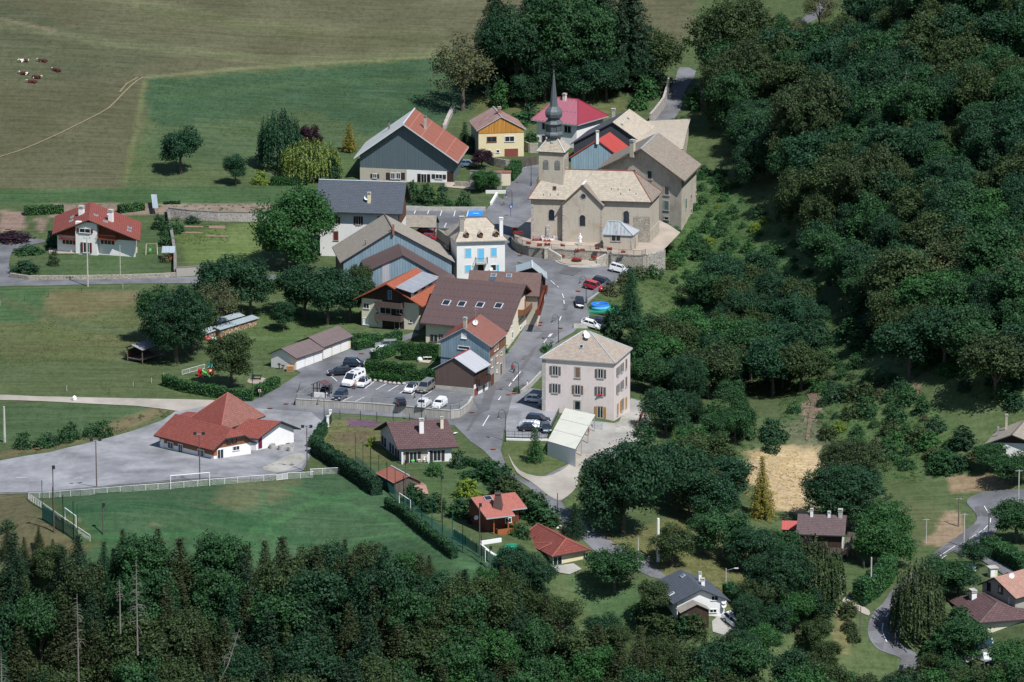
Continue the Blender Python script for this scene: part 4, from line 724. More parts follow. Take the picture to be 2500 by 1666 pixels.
# ---- grey shingle barn
b = Bld('barn', 'wide barn with grey shingle roof and pale blue metal gable', ('F',378,1046), ('F',1702,1042), ('F',1592,858), 5.6, (970,700), 'gw', ('F',990,665), wall={'F':'blue_cladding','L':'grey_planks','R':'grey_cladding','B':'grey_cladding'}, roof='shingle_grey', oh=(.4,.7), th=.22, edge='soffit', cat='barn', ridgecap='grey_planks', z0=3.2)
b.chimney(('F',1455,915),.4,1.0,'brick'); b.chimney(('F',668,838),.16,.7,'black_metal')
b = Bld('barn', 'barn with brown metal roof and pale blue gable in front of the shingle barn', ('F',667,1152), ('F',1745,1325), ('F',1690,1188), 2.9, (950,725), 'gw', ('F',1100,957), wall='blue_cladding', roof='metal_brown_plain', oh=(.3,.3), th=.2, zL=3.4, cat='barn', z0=3.0)
b.band('F',-2,None,'metal_pale','corrugated_corner',.06,(.17,.25))
# ---- carport with two red cars
def posts_roof(name,label,cat,A,B,C,he,apex,roof,z0,post='dark_wood',oh=.3,zL=None,kind='gu',th=.15):
    b = Bld(name,label,A,B,C,he,None,kind,apex,wall='white_plaster',roof=roof,oh=(oh,oh),th=th,cat=cat,z0=z0,edge='soffit')
    bpy.data.objects.remove(b.walls); mb=MB()
    for k in 'FB':
        P=b.FP[k]
        for i in (0,1): p=P[i]; top=[v for v in P if np.hypot(v[0]-p[0],v[1]-p[1])<.05 and v[2]>p[2]+.1][0]; mb.box((p[0],p[1],b.z0-.3),.18,.18,top[2]-b.z0+.3,post)
    b.extra(mb,'post'); return b
b = posts_roof('carport','carport with small beige shingle roof over two red cars','carport',('F',1118,632),('F',1478,640),('F',1520,575),2.5,('F',1490,500),'shingle_grey',4.9)
# ---- white house with cyan shutters
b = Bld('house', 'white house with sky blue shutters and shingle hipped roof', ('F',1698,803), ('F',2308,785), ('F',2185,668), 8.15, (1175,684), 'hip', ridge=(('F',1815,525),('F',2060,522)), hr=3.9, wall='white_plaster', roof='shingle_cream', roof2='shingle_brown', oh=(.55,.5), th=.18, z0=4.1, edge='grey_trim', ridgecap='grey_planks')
for x,y,w,h in ((1850,930,1.15,1.8),(2145,922,1.1,1.75),(1850,1113,1.15,1.45)): b.win('F',('F',x,y),w,h,None,'pink_plaster',closed='cyan_shutter',sill=False,bars=0)
b.win('F',('F',1997,952),1.2,2.6,None,'pink_plaster',closed='cyan_shutter',sill=False,bars=0); b.door('F',('F',1994,1103),1.2,1.3,'dark_wood'); b.win('F',('F',2140,1100),1.0,1.15,None,'white_trim',bars=0)
c=b.pt('F',('F',2190,1104)); n=b.nr['F']; e=np.cross((0,0,1.),n); mb=MB(); mb.hexa(c-e*.25-np.array([0,0,.65]),e*.5,(0,0,1.35),n*.06,'cyan_shutter'); b.extra(mb,'shutter')
b.balcony('F',('F',1935,1040),('F',2066,1040),1.2,1.15,'black_metal','stone_trim',solid=False); b.dish(None,.38,.0,X=b.pt('F',('F',2113,1112))+b.nr['F']*.4)
for x,y in ((1833,745),(1993,745),(2172,735)):
    X,n,_=b.onroof(('F',x,y)); f=b.nr['F']; e=np.cross((0,0,1.),f); X=X-f*.15; mb=MB(); mb.hexa(X-e*.38+f*.55,e*.76,(0,0,.75),-f*1.3,'brown_wood'); o=b.extra(mb,'dormer')
    mb=MB()
    for sg in (-1,1): mb.slab([X+f*.75+np.array([0,0,1.15]),X-f*1.3+np.array([0,0,1.15]),X-f*1.3+e*sg*.62+np.array([0,0,.6]),X+f*.75+e*sg*.62+np.array([0,0,.6])],.06,'shingle_cream')
    b.extra(mb,'dormer_roof',o)
    mb=MB(); mb.face([X+f*.56-e*.38+np.array([0,0,.75]),X+f*.56+e*.38+np.array([0,0,.75]),X+f*.56+np.array([0,0,1.1])],'brown_wood'); b.extra(mb,'dormer_gable',o)
b.chimney(('F',1775,640),.9,2.0,'grey_plaster'); b.chimney(('F',2228,720),.7,3.2,'white_plaster',cap='white_trim')
b = Bld('annex', 'low shingle roofed annex left of the house with blue shutters', ('F',1480,795), ('F',1625,905), ('F',1722,790), 5.0, (1110,680), 'gu', ('F',1640,762), wall={'F':'dark_planks','R':'brown_planks','B':'dark_planks','L':'dark_planks'}, roof='shingle_grey', oh=(.3,.3), z0=4.2, cat='annex')
b.skylight(('F',1590,872),.6,.8,pane='glass_pale')
# ---- tiled chalet with balconies
b = Bld('apartment_chalet', 'chalet with orange tile roof, grey metal dormer and stacked wooden balconies', ('G',55,520), ('G',852,606), ('G',1195,418), 5.6, ('G',430,900), 'gw', ('G',437,343), wall='cream_plaster', roof='tile_orange', oh=(1.3,1.3), th=.22, edge='tile_orange', z0=1.95)
b.band('F',5.7,None,'dark_planks','plank_gable',.06); b.band('F',-1,None,'dark_wood','loggia_recess',.05,(.36,.71)); b.win('F',('G',210,598),1.1,1.0,None,'white_trim'); b.win('F',('G',203,775),1.1,1.3,None,'white_trim',pane='white_trim'); b.win('F',('G',430,640),2.2,1.6,None,'white_trim'); b.win('F',('G',590,640),1.2,1.7,None,'grey_trim'); b.win('F',('G',480,470),.6,1.6,None,'cyan_shutter'); b.win('F',('G',590,810),2.0,1.8,None,'grey_trim')
b.win('F',('G',720,775),.5,.4,None,bars=0)
b.balcony('F',('G',340,592),('G',640,600),1.5,1.05,'brown_cladding',post='dark_wood'); b.balcony('F',('G',340,735),('G',640,752),1.5,1.05,'brown_cladding',post='dark_wood')
D=[unproj(('G',540,383),b.zr-1.9),unproj(('G',745,452),b.zr-2.6),unproj(('G',1062,265),b.zr-2.6),unproj(('G',850,207),b.zr-1.2)]
mb=MB(); mb.slab([unproj(('G',540,383),b.zr-.35),unproj(('G',742,452),b.zr-1.35),unproj(('G',1066,265),b.zr-1.35),unproj(('G',852,205),b.zr-.35)],.15,'metal_dormer' if 'metal_dormer' in MATS else 'metal_old','soffit'); o=b.extra(mb,'dormer_roof')
P=unproj(('G',742,452),b.zr-1.5); Q=unproj(('G',1066,265),b.zr-1.5); ww=(Q-P)/np.linalg.norm(Q-P); oo=np.array([-.35,.1,0]); mb=MB(); mb.face([P+oo+[0,0,-1.7],Q+oo+[0,0,-1.7],Q+oo,P+oo],'white_plaster'); mb.face([P+oo+[0,0,-1.7],P+oo,P+oo+b.uh*-3.2+[0,0,.8],P+oo+b.uh*-3.2],'dark_wood')
for k in (.1,.38,.62): mb.hexa(P+oo+ww*np.linalg.norm(Q-P)*k+np.array([.01,-.02,-.75]),ww*1.8,(0,0,.5),np.cross(ww,(0,0,1.))*.04,'glass')
b.extra(mb,'dormer')
# ---- big brown roof house on the street
b = Bld('house', 'large cream building with brown metal roof and four skylights', ('G',822,792), ('G',1842,885), ('G',2206,527), 5.6, ('G',1790,1372), 'gu', ('G',2046,350), wall='cream_plaster', roof='metal_brown', oh=(1.0,1.0), th=.25, edge='metal_brown_plain', z0=.9, sink=2)
for x,y in ((1128,566),(1305,580),(1515,590),(1728,600)): b.skylight(('G',x,y),1.3,1.5,'white_flash')
for x,y,h in ((1885,935,1.3),(1805,1000,1.5),(1880,800,1.0),(2048,800,1.4),(2095,765,1.5),(1978,855,.7),(1998,690,.9),(2098,640,1.2)): b.win('R',('G',x,y),1.1,h,None,'white_trim',fr=.06)
b.door('R',('G',1968,1030),1.3,2.2,'cream_plaster','beige_plaster'); b.win('F',('G',985,970),1.3,1.2,None,'brown_shutter'); b.win('F',('G',1065,965),.6,1.2,None,'brown_shutter')
b.band('R',8.6,None,'dark_planks','plank_gable',.05); b.balcony('R',('G',1950,690),('G',2075,590),1.3,1.05,'brown_planks','brown_planks',post='dark_wood'); b.win('R',('G',2040,560),1.8,1.7,None,'orange_wood',closed='orange_wood')
mb=MB(); c=b.pt('R',('G',2128,780)); mb.hexa(c-[.0,0,.9],b.wh*1.1,(0,0,1.8),b.nr['R']*.08,'black_metal'); mb.hexa(c-[.0,0,.5]+b.nr['R']*.08+b.wh*.3,b.wh*.5,(0,0,1.0),b.nr['R']*.03,'sign_blue'); b.extra(mb,'wall_sign')
# ---- street building with brown tiles and laundry balcony
b = Bld('house', 'narrow brown tiled house with wooden street gable and laundry balcony', ('G',1358,455), ('G',2196,492), ('G',2258,285), 5.6, (1326,775), 'gu', ('G',2226,222), wall={'F':'beige_plaster','R':'dark_planks','B':'beige_plaster','L':'white_plaster'}, roof='tile_brownold', oh=(.5,.4), th=.2, z0=3.6)
b.skylight(('G',1672,250),.9,.9,pane='glass_pale'); b.skylight(('G',1848,255),.9,.9,pane='glass_pale'); b.skylight(('G',1655,298),1.0,1.1,'slate_dark',pane='slate_dark'); b.band('R',-1,2.2,'cream_plaster','plaster_base',.1); b.balcony('R',('G',2150,615),('G',2235,500),1.0,1.0,'red_planks','red_planks')
mb=MB(); c=b.pt('R',('G',2195,530))+b.nr['R']*1.1
for k in range(4): mb.hexa(c+b.wh*(k*.75-1.2)+[0,0,.1],b.wh*.55,b.nr['R']*.05,(0,0,.8),('cloth_white','cloth_blue','cloth_white','cloth_red')[k])
o=mb.build('laundry',None,c); tag(o,'white and coloured laundry hung on the red plank balcony by the street','laundry')
b = Bld('shed', 'small wooden shed with pale blue grey metal roof on the square', ('G',1930,212), ('G',2288,292), ('G',2283,212), 3.0, (1325,690), 'gw', ('G',2115,157), wall='dark_planks', roof='metal_greyblue', oh=(.5,.5), th=.1, cat='shed', z0=4.1, ridgecap='white_flash', edge='zinc')
# ---- blue gable house with tile roof and its brown wood barn
b = Bld('house', 'old house with pale blue metal gable, worn tile roof and stone street side', ('J',148,412), ('J',1177,527), ('J',1492,260), 8.2, ('J',1140,1335), 'gw', ('J',640,160), wall={'F':'blue_cladding','R':'grey_plaster','L':'blue_cladding','B':'blue_cladding'}, roof='tile_red', roof2='tile_old_red', oh=(.4,.45), th=.15, edge='zinc', z0=.55)
b.win('F',('J',648,318),.9,.9,None,'white_trim',pane='white_trim',bars=0); b.win('F',('J',648,545),2.3,.5,None,'white_trim',bars=0); b.band('R',5.9,None,'brown_planks','plank_upper_floor',.06); b.band('F',4.9,5.0,'dark_wood','cladding_joint',.09)
for x,y in ((1280,770),(1180,850)): b.win('R',('J',x,y),.9,1.4,'orange_wood','white_trim',shw=.35)
b.win('R',('J',1360,655),.9,.5,None,'yellow_plaster',bars=0); b.door('R',('J',1352,950),1.0,2.1,'brown_wood'); b.door('R',('J',1182,1160),2.4,2.3,'brown_wood','beige_plaster'); b.win('R',('J',1278,990),.4,.4,None,bars=0)
for x,y in ((1285,510),(1235,545)): b.win('R',('J',x,y),.9,1.2,None,'white_trim')
b.chimney(('J',672,150),.6,1.6,'beige_plaster',cap='zinc'); X=b.onroof(('J',870,140))[0]; b.dish(None,.55,.8,X=X); mb=MB(); mb.tube([X,X+[0,0,4.0]],.03,'steel',4); mb.tube([X+[-.5,0,3.8],X+[.5,0,3.8]],.02,'steel',4); mb.tube([X+[-.4,0,3.4],X+[.4,0,3.4]],.02,'steel',4); b.extra(mb,'antenna')
b = Bld('barn', 'brown clad barn with pale metal roof beside the village car park', ('J',35,947), ('J',868,1020), ('J',1168,862), 5.3, ('J',830,1562), 'gw', ('J',455,728), wall={'F':'brown_cladding','R':'dark_planks','L':'brown_cladding','B':'brown_cladding'}, roof='metal_pale', oh=(.35,.5), th=.12, edge='zinc', z0=.35, cat='barn', ridgecap='metal_red')
b.band('F',-1,2.1,'concrete','concrete_base',.05); b.band('R',-1,2.7,'white_plaster','plaster_base',.06); b.door('R',('J',875,1440),1.7,2.5,'maroon_paint'); b.win('R',('J',1022,1325),.8,1.4,None,'beige_plaster',closed='grey_shutter')
b.balcony('R',('J',870,1260),('J',1080,1150),.9,1.2,'dark_planks','dark_planks')
# ---- garages
g1 = Bld('garage_row', 'row of six cream garages with white doors and grey brown roof', ('I',70,441), ('I',440,502), ('I',800,380), 2.45, ('I',415,657), 'gw', ('I',240,368), wall={'F':'white_plaster','R':'cream_plaster','L':'white_plaster','B':'cream_plaster'}, roof='roof_garage', oh=(.4,.5), th=.15, edge='soffit', cat='garage')
for x,y in ((487,572),(600,522),(712,483)): g1.door('R',('I',x,y),2.5,2.1,'white_trim','cream_plaster',name='garage_door',n_=5)
g2 = Bld('garage_tmp', 'x', ('I',412,292), ('I',785,360), ('I',1168,213), 2.5, ('I',790,520), 'gw', ('I',588,224), wall='cream_plaster', roof='roof_garage', oh=(.4,.5), th=.15, edge='soffit')
for x,y in ((825,437),(942,385),(1052,335)): g2.door('R',('I',x,y),2.5,2.1,'white_trim','cream_plaster',name='garage_door',n_=5)
merge(g2, g1, {})
# ---- village hall: pyramid roof with wings
h = Bld('village_hall', 'village hall with pointed red tile roof and low star shaped wings', ('M',600,520), ('M',985,700), ('M',1560,500), 3.4, ('M',1000,900), 'hip', hr=4.6, wall='cream_plaster', roof='tile_red', roof2='tile_old_red', oh=(1.0,1.0), th=.25, cat='village hall', z0=.2, ridgecap='tile_salmon')
t = Bld('w1', 'x', ('M',130,746), ('M',892,942), ('M',1450,842), 2.45, ('M',850,1105), 'gu', ('M',1172,665), wall={'F':'white_plaster','R':'white_plaster','L':'white_plaster','B':'white_plaster'}, roof='tile_red', oh=(.7,.75), th=.25, clip=(.45,1.1), edge='soffit', z0=.1)
t.band('F',1.25,None,'brown_planks','timber_cladding',.05); t.band('R',2.5,None,'brown_planks','timber_cladding',.05); t.band('R',1.2,2.6,'orange_wood','timber_cladding',.05,(0,.12))
for x,y,w,hh in ((350,875,1.3,1.1),(738,972,1.5,1.1)): t.win('F',('M',x,y),w,hh,None,'white_trim',off=.05)
t.door('F',('M',245,880),.8,2.3,'white_trim'); t.win('F',('M',478,938),1.0,2.2,None,'white_trim',name='glass_door',off=.05); t.win('R',('M',980,995),1.2,1.9,None,'white_trim',name='glass_door',off=.05); t.win('R',('M',1182,912),1.3,.7,None,'white_trim',off=.03)
for x,y in ((1090,820),(1160,805)): t.win('R',('M',x,y),.7,.9,None,'dark_wood',off=.05,bars=0)
merge(t, h, {'wall':'front_wing_wall','roof':'front_wing_roof'})
t = Bld('w2', 'x', ('M',1040,760), ('M',1465,792), ('M',2010,662), 2.5, ('M',1520,905), 'gu', ('M',1765,566), wall='white_plaster', roof='tile_red', oh=(.6,.9), th=.25, edge='soffit', z0=.2)
t.door('R',('M',1488,842),.9,2.1,'purple_paint','white_trim'); merge(t, h, {'wall':'side_wing_wall','roof':'side_wing_roof'})
t = Bld('w3', 'x', ('M',395,560), ('M',790,590), ('M',950,475), 3.3, ('M',500,700), 'gu', ('M',880,500), wall='white_plaster', roof='tile_red', oh=(.6,.6), th=.25, edge='soffit', z0=.2); merge(t, h, {'wall':'rear_wing_wall','roof':'rear_wing_roof'})
# ---- white bungalow with brown tiles
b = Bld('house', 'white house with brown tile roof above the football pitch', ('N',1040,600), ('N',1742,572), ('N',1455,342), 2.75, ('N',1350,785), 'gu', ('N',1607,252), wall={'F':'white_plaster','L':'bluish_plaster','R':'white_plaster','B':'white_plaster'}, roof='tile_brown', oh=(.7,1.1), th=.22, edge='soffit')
b.band('F',-1,None,'beige_plaster','covered_porch',.03,(.02,.5)); b.win('F',('N',1218,690),1.3,2.0,'dark_shutter',off=.04,shw=.6,name='glass_door'); b.win('F',('N',1492,670),1.3,2.0,'dark_shutter',off=.02,shw=.6,name='glass_door')
for x,y in ((868,495),(897,520),(958,575),(988,600),(1020,640),(1048,660)): b.win('L',('N',x,y),.7,1.4,None,'dark_shutter',closed='dark_shutter')
b.chimney(('N',1312,400),.8,2.2,'white_trim'); b.chimney(('N',1547,350),.55,1.7,'cream_plaster'); mb=MB(); mb.box(b.pt('F',('N',1390,705))+b.nr['F']*1.0-[0,0,1.3],.3,.3,2.7,'white_trim'); mb.box(b.pt('F',('N',1085,705))+b.nr['F']*1.0-[0,0,1.3],.3,.3,2.7,'white_trim'); b.extra(mb,'porch_pillar')
b = Bld('shed', 'garden shed with rusty red metal roof behind the pitch hedge', ('N',990,987), ('N',1328,976), ('N',1118,860), 2.3, ('N',1180,1080), 'gw', ('N',1172,905), wall={'F':'grey_planks','L':'grey_cladding','R':'grey_planks','B':'grey_planks'}, roof='metal_rust', roof2='metal_brown_plain', oh=(.3,.3), th=.08, cat='shed', edge='metal_rust', ridgecap='metal_pale')
b = Bld('shed', 'small lean shed with faded pink roof below the rusty garden shed', ('N',1255,1110), ('N',1395,1110), ('N',1330,985), 1.3, ('N',1320,1130), 'gu', ('N',1365,1010), wall='grey_planks', roof='tile_pinkbrown', oh=(.15,.15), th=.08, cat='shed')
# ---- chalets near the pitch corner
b = Bld('chalet', 'brown wooden chalet with salmon tile roof and a wide dark chimney', ('O',368,580), ('O',880,518), ('O',624,382), 4.1, ('O',600,815), 'gu', ('O',743,338), wall='red_planks', roof='tile_salmon', oh=(.8,1.2), th=.2, ext=(0,.64,1.6), edge='zinc')
b.skylight(('O',430,412),1.2,1.0,'grey_trim'); X=b.onroof(('O',545,505))[0]; mb=MB(); mb.lathe(X-[0,0,.6],[(1.25,0),(.62,2.9)],'metal_brown_plain',4,R(35)); mb.lathe(X+[0,0,2.3],[(.8,0),(.8,.15)],'metal_brown_plain',4,R(35)); b.extra(mb,'chimney'); b.win('F',('O',663,662),1.0,.8,None,'white_trim'); b.balcony('F',('O',500,790),('O',745,790),1.6,1.0,'orange_wood','brown_planks'); b.dish(None,.4,.2,X=b.pt('L',('O',323,640))+np.array([-.4,-.3,0]))
mb=MB()
for x in (460,625,672): X=b.pt('F',('O',x,760))+b.nr['F']*1.5; mb.box(X-[0,0,2.2],.2,.2,4.2,'orange_wood')
b.extra(mb,'porch_post')
b = Bld('house', 'cream bungalow with hipped red tile roof and a white satellite dish', ('O',783,868), ('O',1166,1080), ('O',1612,998), 2.6, ('O',1340,1240), 'hip', ridge=(('O',1002,697),('O',1328,872)), hr=2.5, wall='yellow_plaster', roof='tile_red', oh=(.7,.7), th=.2, ridgecap='tile_salmon', edge='soffit')
b.win('R',('O',1228,1112),1.7,1.9,None,'white_trim',name='glass_door'); b.win('R',('O',1550,1085),.8,1.2,None,'grey_trim'); b.chimney(('O',1278,815),.7,1.1,'concrete'); b.dish(('O',1250,800),.6,.5)
t = Bld('w', 'x', ('O',1345,850), ('O',1605,952), ('O',1660,935), 2.7, ('O',1600,1030), 'gu', ('O',1535,832), wall='yellow_plaster', roof='tile_red', oh=(.2,.2), th=.15, fw=.5, ridgecap='tile_salmon', z0=b.z0) if False else None
t = Bld('w', 'x', ('O',880,930), ('O',1015,1000), ('O',1205,935), 2.7, ('O',1000,1100), 'hip', ridge=(('O',1120,922),('O',1200,918)), hr=1.2, wall='yellow_plaster', roof='tile_red', oh=(.2,.2), th=.15, ridgecap='tile_salmon', z0=b.z0); merge(t,b,{'wall':'bay_wall','roof':'bay_roof'})
# ---- white house with dark roof by the lower road
b = Bld('house', 'white house with dark blue grey roof beside the lower lane', ('P',560,1275), ('P',1115,1245), ('P',902,1050), 2.9, ('P',990,1400), 'gw', ('P',838,1135), wall={'F':'white_plaster','R':'white_plaster','L':'white_plaster','B':'white_plaster'}, roof='slate_dark', oh=(.6,.9), th=.2, edge='soffit')
b.win('F',('P',960,1217),1.1,.7,None,'white_trim'); b.win('F',('P',945,1340),1.1,.5,None,'white_trim'); b.chimney(('P',845,1095),.6,.9,'white_trim'); b.chimney(('P',818,1055),.5,1.3,'white_trim'); b.skylight(('P',655,1005),.8,.6,pane='glass_pale'); b.skylight(('P',545,1180),.5,.9,'white_flash',pane='glass_pale')
b.dish(None,.45,.2,X=b.pt('F',('P',1045,1255))+b.nr['F']*.4); b.dish(None,.45,.2,X=b.pt('F',('P',1045,1290))+b.nr['F']*.5)
t = Bld('w','x', ('P',630,1362), ('P',925,1336), ('P',880,1290), 2.6, ('P',780,1440), 'gw', ('P',792,1278), wall='dark_planks', roof='shingle_grey', oh=(.3,.3), th=.12, edge='soffit', z0=b.z0-.2); merge(t,b,{'wall':'porch_wall','roof':'porch_roof'})
# ---- plum tiled chalet
b = Bld('chalet', 'chalet with plum brown tile roof, white gable and long balcony by the dry meadow', ('P',1738,606), ('P',2207,622), ('P',2240,528), 4.6, ('P',2170,830), 'gu', ('P',2224,425), wall={'F':'dark_planks','R':'white_plaster','L':'dark_planks','B':'white_plaster'}, roof='tile_purple', oh=(.6,.6), th=.2)
b.chimney(('P',1888,425),.5,.9,'white_trim'); b.chimney(('P',2055,430),.5,.5,'white_trim'); b.chimney(('P',2163,430),.7,.9,'concrete')
b.balcony('F',('P',2040,770),('P',2170,775),1.0,1.0,'grey_planks','grey_planks'); b.balcony('R',('P',2175,780),('P',2230,650),1.2,1.0,'grey_planks','grey_planks')
t = Bld('w','x', ('P',1600,562), ('P',1755,565), ('P',1765,520), 2.6, ('P',1700,640), 'gu', ('P',1760,478), wall='dark_planks', roof='metal_brightred', oh=(.2,.1), th=.1, z0=b.z0+1.5); merge(t,b,{'wall':'side_shed_wall','roof':'side_shed_roof'})
# ---- houses at the right edge
b = Bld('chalet', 'chalet with grey brown shingle roof and dark plank gable at the forest edge', ('Q',1900,398), ('Q',2540,420), ('Q',2690,245), 3.2, ('Q',2100,590), 'gw', ('Q',2212,290), wall='white_plaster', roof='shingle_grey', oh=(1.0,1.2), th=.22, edge='soffit', ridgecap='grey_planks')
b.band('F',3.3,None,'dark_planks','plank_gable',.05); b.win('F',('Q',2102,477),1.5,1.0,None,'white_trim',bars=0); b.chimney(('Q',2150,230),.45,2.6,'beige_plaster'); b.chimney(('Q',2055,300),.3,1.3,'metal_old')
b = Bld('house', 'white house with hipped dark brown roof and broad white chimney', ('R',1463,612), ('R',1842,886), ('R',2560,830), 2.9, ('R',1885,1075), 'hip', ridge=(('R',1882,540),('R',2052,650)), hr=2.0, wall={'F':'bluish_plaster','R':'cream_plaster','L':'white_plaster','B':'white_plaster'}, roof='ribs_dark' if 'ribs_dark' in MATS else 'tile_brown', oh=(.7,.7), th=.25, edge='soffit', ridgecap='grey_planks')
b.chimney(('R',1765,600),1.3,1.2,'white_trim',.9); b.chimney(('R',2187,670),.5,1.3,'white_trim')
for x,y in ((1600,770),(1680,860),(1755,920),(1815,985)): b.win('F',('R',x,y),.9,1.5,None,'dark_wood',bars=0)
b = Bld('house', 'grey house with clipped pinkish tile roof behind the dark hipped roof', ('R',1812,447), ('R',2262,608), ('R',2700,480), 3.2, ('R',2000,700), 'gw', ('R',2010,362), wall='grey_plaster', roof='tile_pinkbrown', oh=(.6,.8), th=.2, edge='soffit')
b.win('F',('R',1950,470),.8,1.3,None,'dark_wood',bars=0); b.win('F',('R',2085,505),1.0,1.2,None,'dark_wood',bars=0); b.dish(('R',2215,365),.5,.3)
# ---- chalet in the left garden
b = Bld('chalet', 'wide chalet with brick red roof and white centre bay in the left garden', ('A',477,462), ('A',1287,522), ('A',1302,352), 3.45, ('A',810,640), 'gw', ('A',812,330), wall='white_plaster', roof='tile_red', roof2='tile_red', oh=(1.6,1.1), th=.22, edge='dark_wood', z0=3.9)
b.band('F',3.0,None,'red_planks','plank_gable',.05)
mb=MB(); c0,c1=b.pt('F',('A',712,640)),b.pt('F',('A',910,640)); mb.hexa(np.array([c0[0],c0[1],b.z0-1]),c1-c0-np.array([0,0,(c1-c0)[2]]),b.nr['F']*.9,(0,0,7.4),'white_plaster'); b.extra(mb,'centre_bay')
for p,w,hh,sh in ((('A',797,418),2.3,.8,'red_shutter'),(('A',810,572),1.2,2.1,'red_shutter')): b.win('F',p,w,hh,sh,'white_trim',off=1.0,shw=.5)
for p in (('A',637,528),('A',990,528)): b.win('F',p,1.5,1.1,'red_shutter','white_trim',shw=.6)
b.balcony('F',('A',560,495),('A',710,497),1.3,.9,'red_planks','red_planks',solid=False); b.balcony('F',('A',912,495),('A',1080,500),1.3,.9,'red_planks','red_planks',solid=False)
b.chimney(('A',750,275),1.0,1.4,'white_trim'); b.chimney(('A',1020,340),.9,2.1,'white_trim'); b.dish(('A',1000,320),.5,.7)
for x,y in ((665,303),(655,338),(880,285),(968,345),(1190,402),(1185,428)): b.skylight(('A',x,y),.9,.7,'grey_trim',pane='glass_pale')
t = Bld('w','x', ('A',1040,330), ('A',1290,345), ('A',1300,250), 3.6, ('A',1100,500), 'gu', ('A',1295,270), wall='white_plaster', roof='tile_red', oh=(.3,.3), th=.2, z0=b.z0) if False else None
# ---- pink house
b = Bld('house', 'square pink three storey house with shingle hipped roof and grey shutters', ('K',615,492), ('K',1582,561), ('K',1800,371), 10.9, ('K',1555,1288), 'hip', ridge=(('K',1155,158),('K',1262,150)), hr=4.3, wall='pink_plaster', roof='shingle_pink', oh=(.35,.35), th=.2, z0=.0, edge='grey_trim', ridgecap='zinc')
b.band('F',-1,None,'concrete','corner_quoin',.04,(0,.052))
S='grey_shutter'
for x,y in ((813,655),(1392,693),(810,880),(1388,918)): b.win('F',('K',x,y),.85,1.65,S,'stone_trim',fr=.2,shw=.42)
b.win('F',('K',1098,898),.85,1.65,'brown_shutter','stone_trim',fr=.2,shw=.42); b.win('F',('K',1100,678),.85,1.9,None,'stone_trim',closed='brown_shutter',fr=.2)
b.win('F',('K',1098,1098),.95,1.6,None,'stone_trim',fr=.25,bars=0); b.win('F',('K',1388,1185),.9,2.1,'yellow_shutter','stone_trim',fr=.2,shw=.45,name='glass_door')
for x,y in ((1613,665),(1665,618),(1612,888),(1665,840)): b.win('R',('K',x,y),.9,1.65,S,'stone_trim',fr=.18,shw=.42)
for x,y in ((1717,570),(1717,797)): b.win('R',('K',x,y),.9,1.8,None,'stone_trim',closed='brown_shutter',fr=.18)
b.win('R',('K',1663,1095),1.0,2.2,'yellow_shutter','stone_trim',fr=.18,shw=.6); b.win('R',('K',1608,1150),.9,2.2,None,'stone_trim',closed='yellow_shutter'); b.win('R',('K',1716,1062),.9,2.0,None,'stone_trim',closed='yellow_shutter')
for p in (('K',1388,962),): 
    mb=MB(); c=b.pt('F',p)+b.nr['F']*.25; 
    for k in range(6): mb.ball(c+np.array([(k-2.5)*.16,0,random.uniform(0,.1)]),.15,'geranium',5,3)
    b.extra(mb,'window_flowers')
b.dish(('K',1222,270),.62,1.0); b.skylight(('K',1148,352),.5,.6); b.dish(('K',1200,225),.4,.9)
# ---- flat white carport below the pink house
z=G((1404,1097))[2]; Q4=[unproj(p,z+hh) for p,hh in ((('K',940,1132),3.3),(('K',1325,1217),3.6),((1404.6,1097),2.9),((1336.6,1077),2.7))]
r=root('carport',tuple(G((1370,1080))),'long carport with flat pale sheet roof below the pink house','carport'); og=np.array(r.location); mb=MB(); mb.slab([Q4[0],Q4[1],Q4[2],Q4[3]],.12,'carport_sheet','grey_trim'); rf=mb.build('roof',r,og)
mb=MB()
for k in (.33,.66): mb.tube([Q4[0]*(1-k)+Q4[3]*k+[0,0,.02],Q4[1]*(1-k)+Q4[2]*k+[0,0,.02]],.06,'concrete',4)
mb.build('roof_seam',rf,og); mb=MB(); mb.face([Q4[3]-[0,0,3.4],Q4[2]-[0,0,3.4],Q4[2]-[0,0,.12],Q4[3]-[0,0,.12]],'white_plaster'); mb.face([Q4[0]-[0,0,3.4],Q4[3]-[0,0,3.4],Q4[3]-[0,0,.12],Q4[0]-[0,0,.12]],'white_plaster'); mb.build('wall',r,og)
mb=MB()
for k in (0.02,.35,.68,.98): P=Q4[1]*(1-k)+Q4[2]*k; mb.box((P[0]-.1,P[1],P[2]-3.6),.16,.16,3.5,'steel')
mb.build('post',r,og)
# ---- hillside shed at the top road
b = Bld('shed', 'small plank shed with pale blue metal roof under the big roadside trees', ('D',2075,240), ('D',2235,300), ('D',2330,255), 3.0, ('D',2160,425), 'gw', ('D',2195,178), wall='grey_planks', roof='metal_greyblue', oh=(.3,.3), th=.08, cat='shed', edge='zinc')
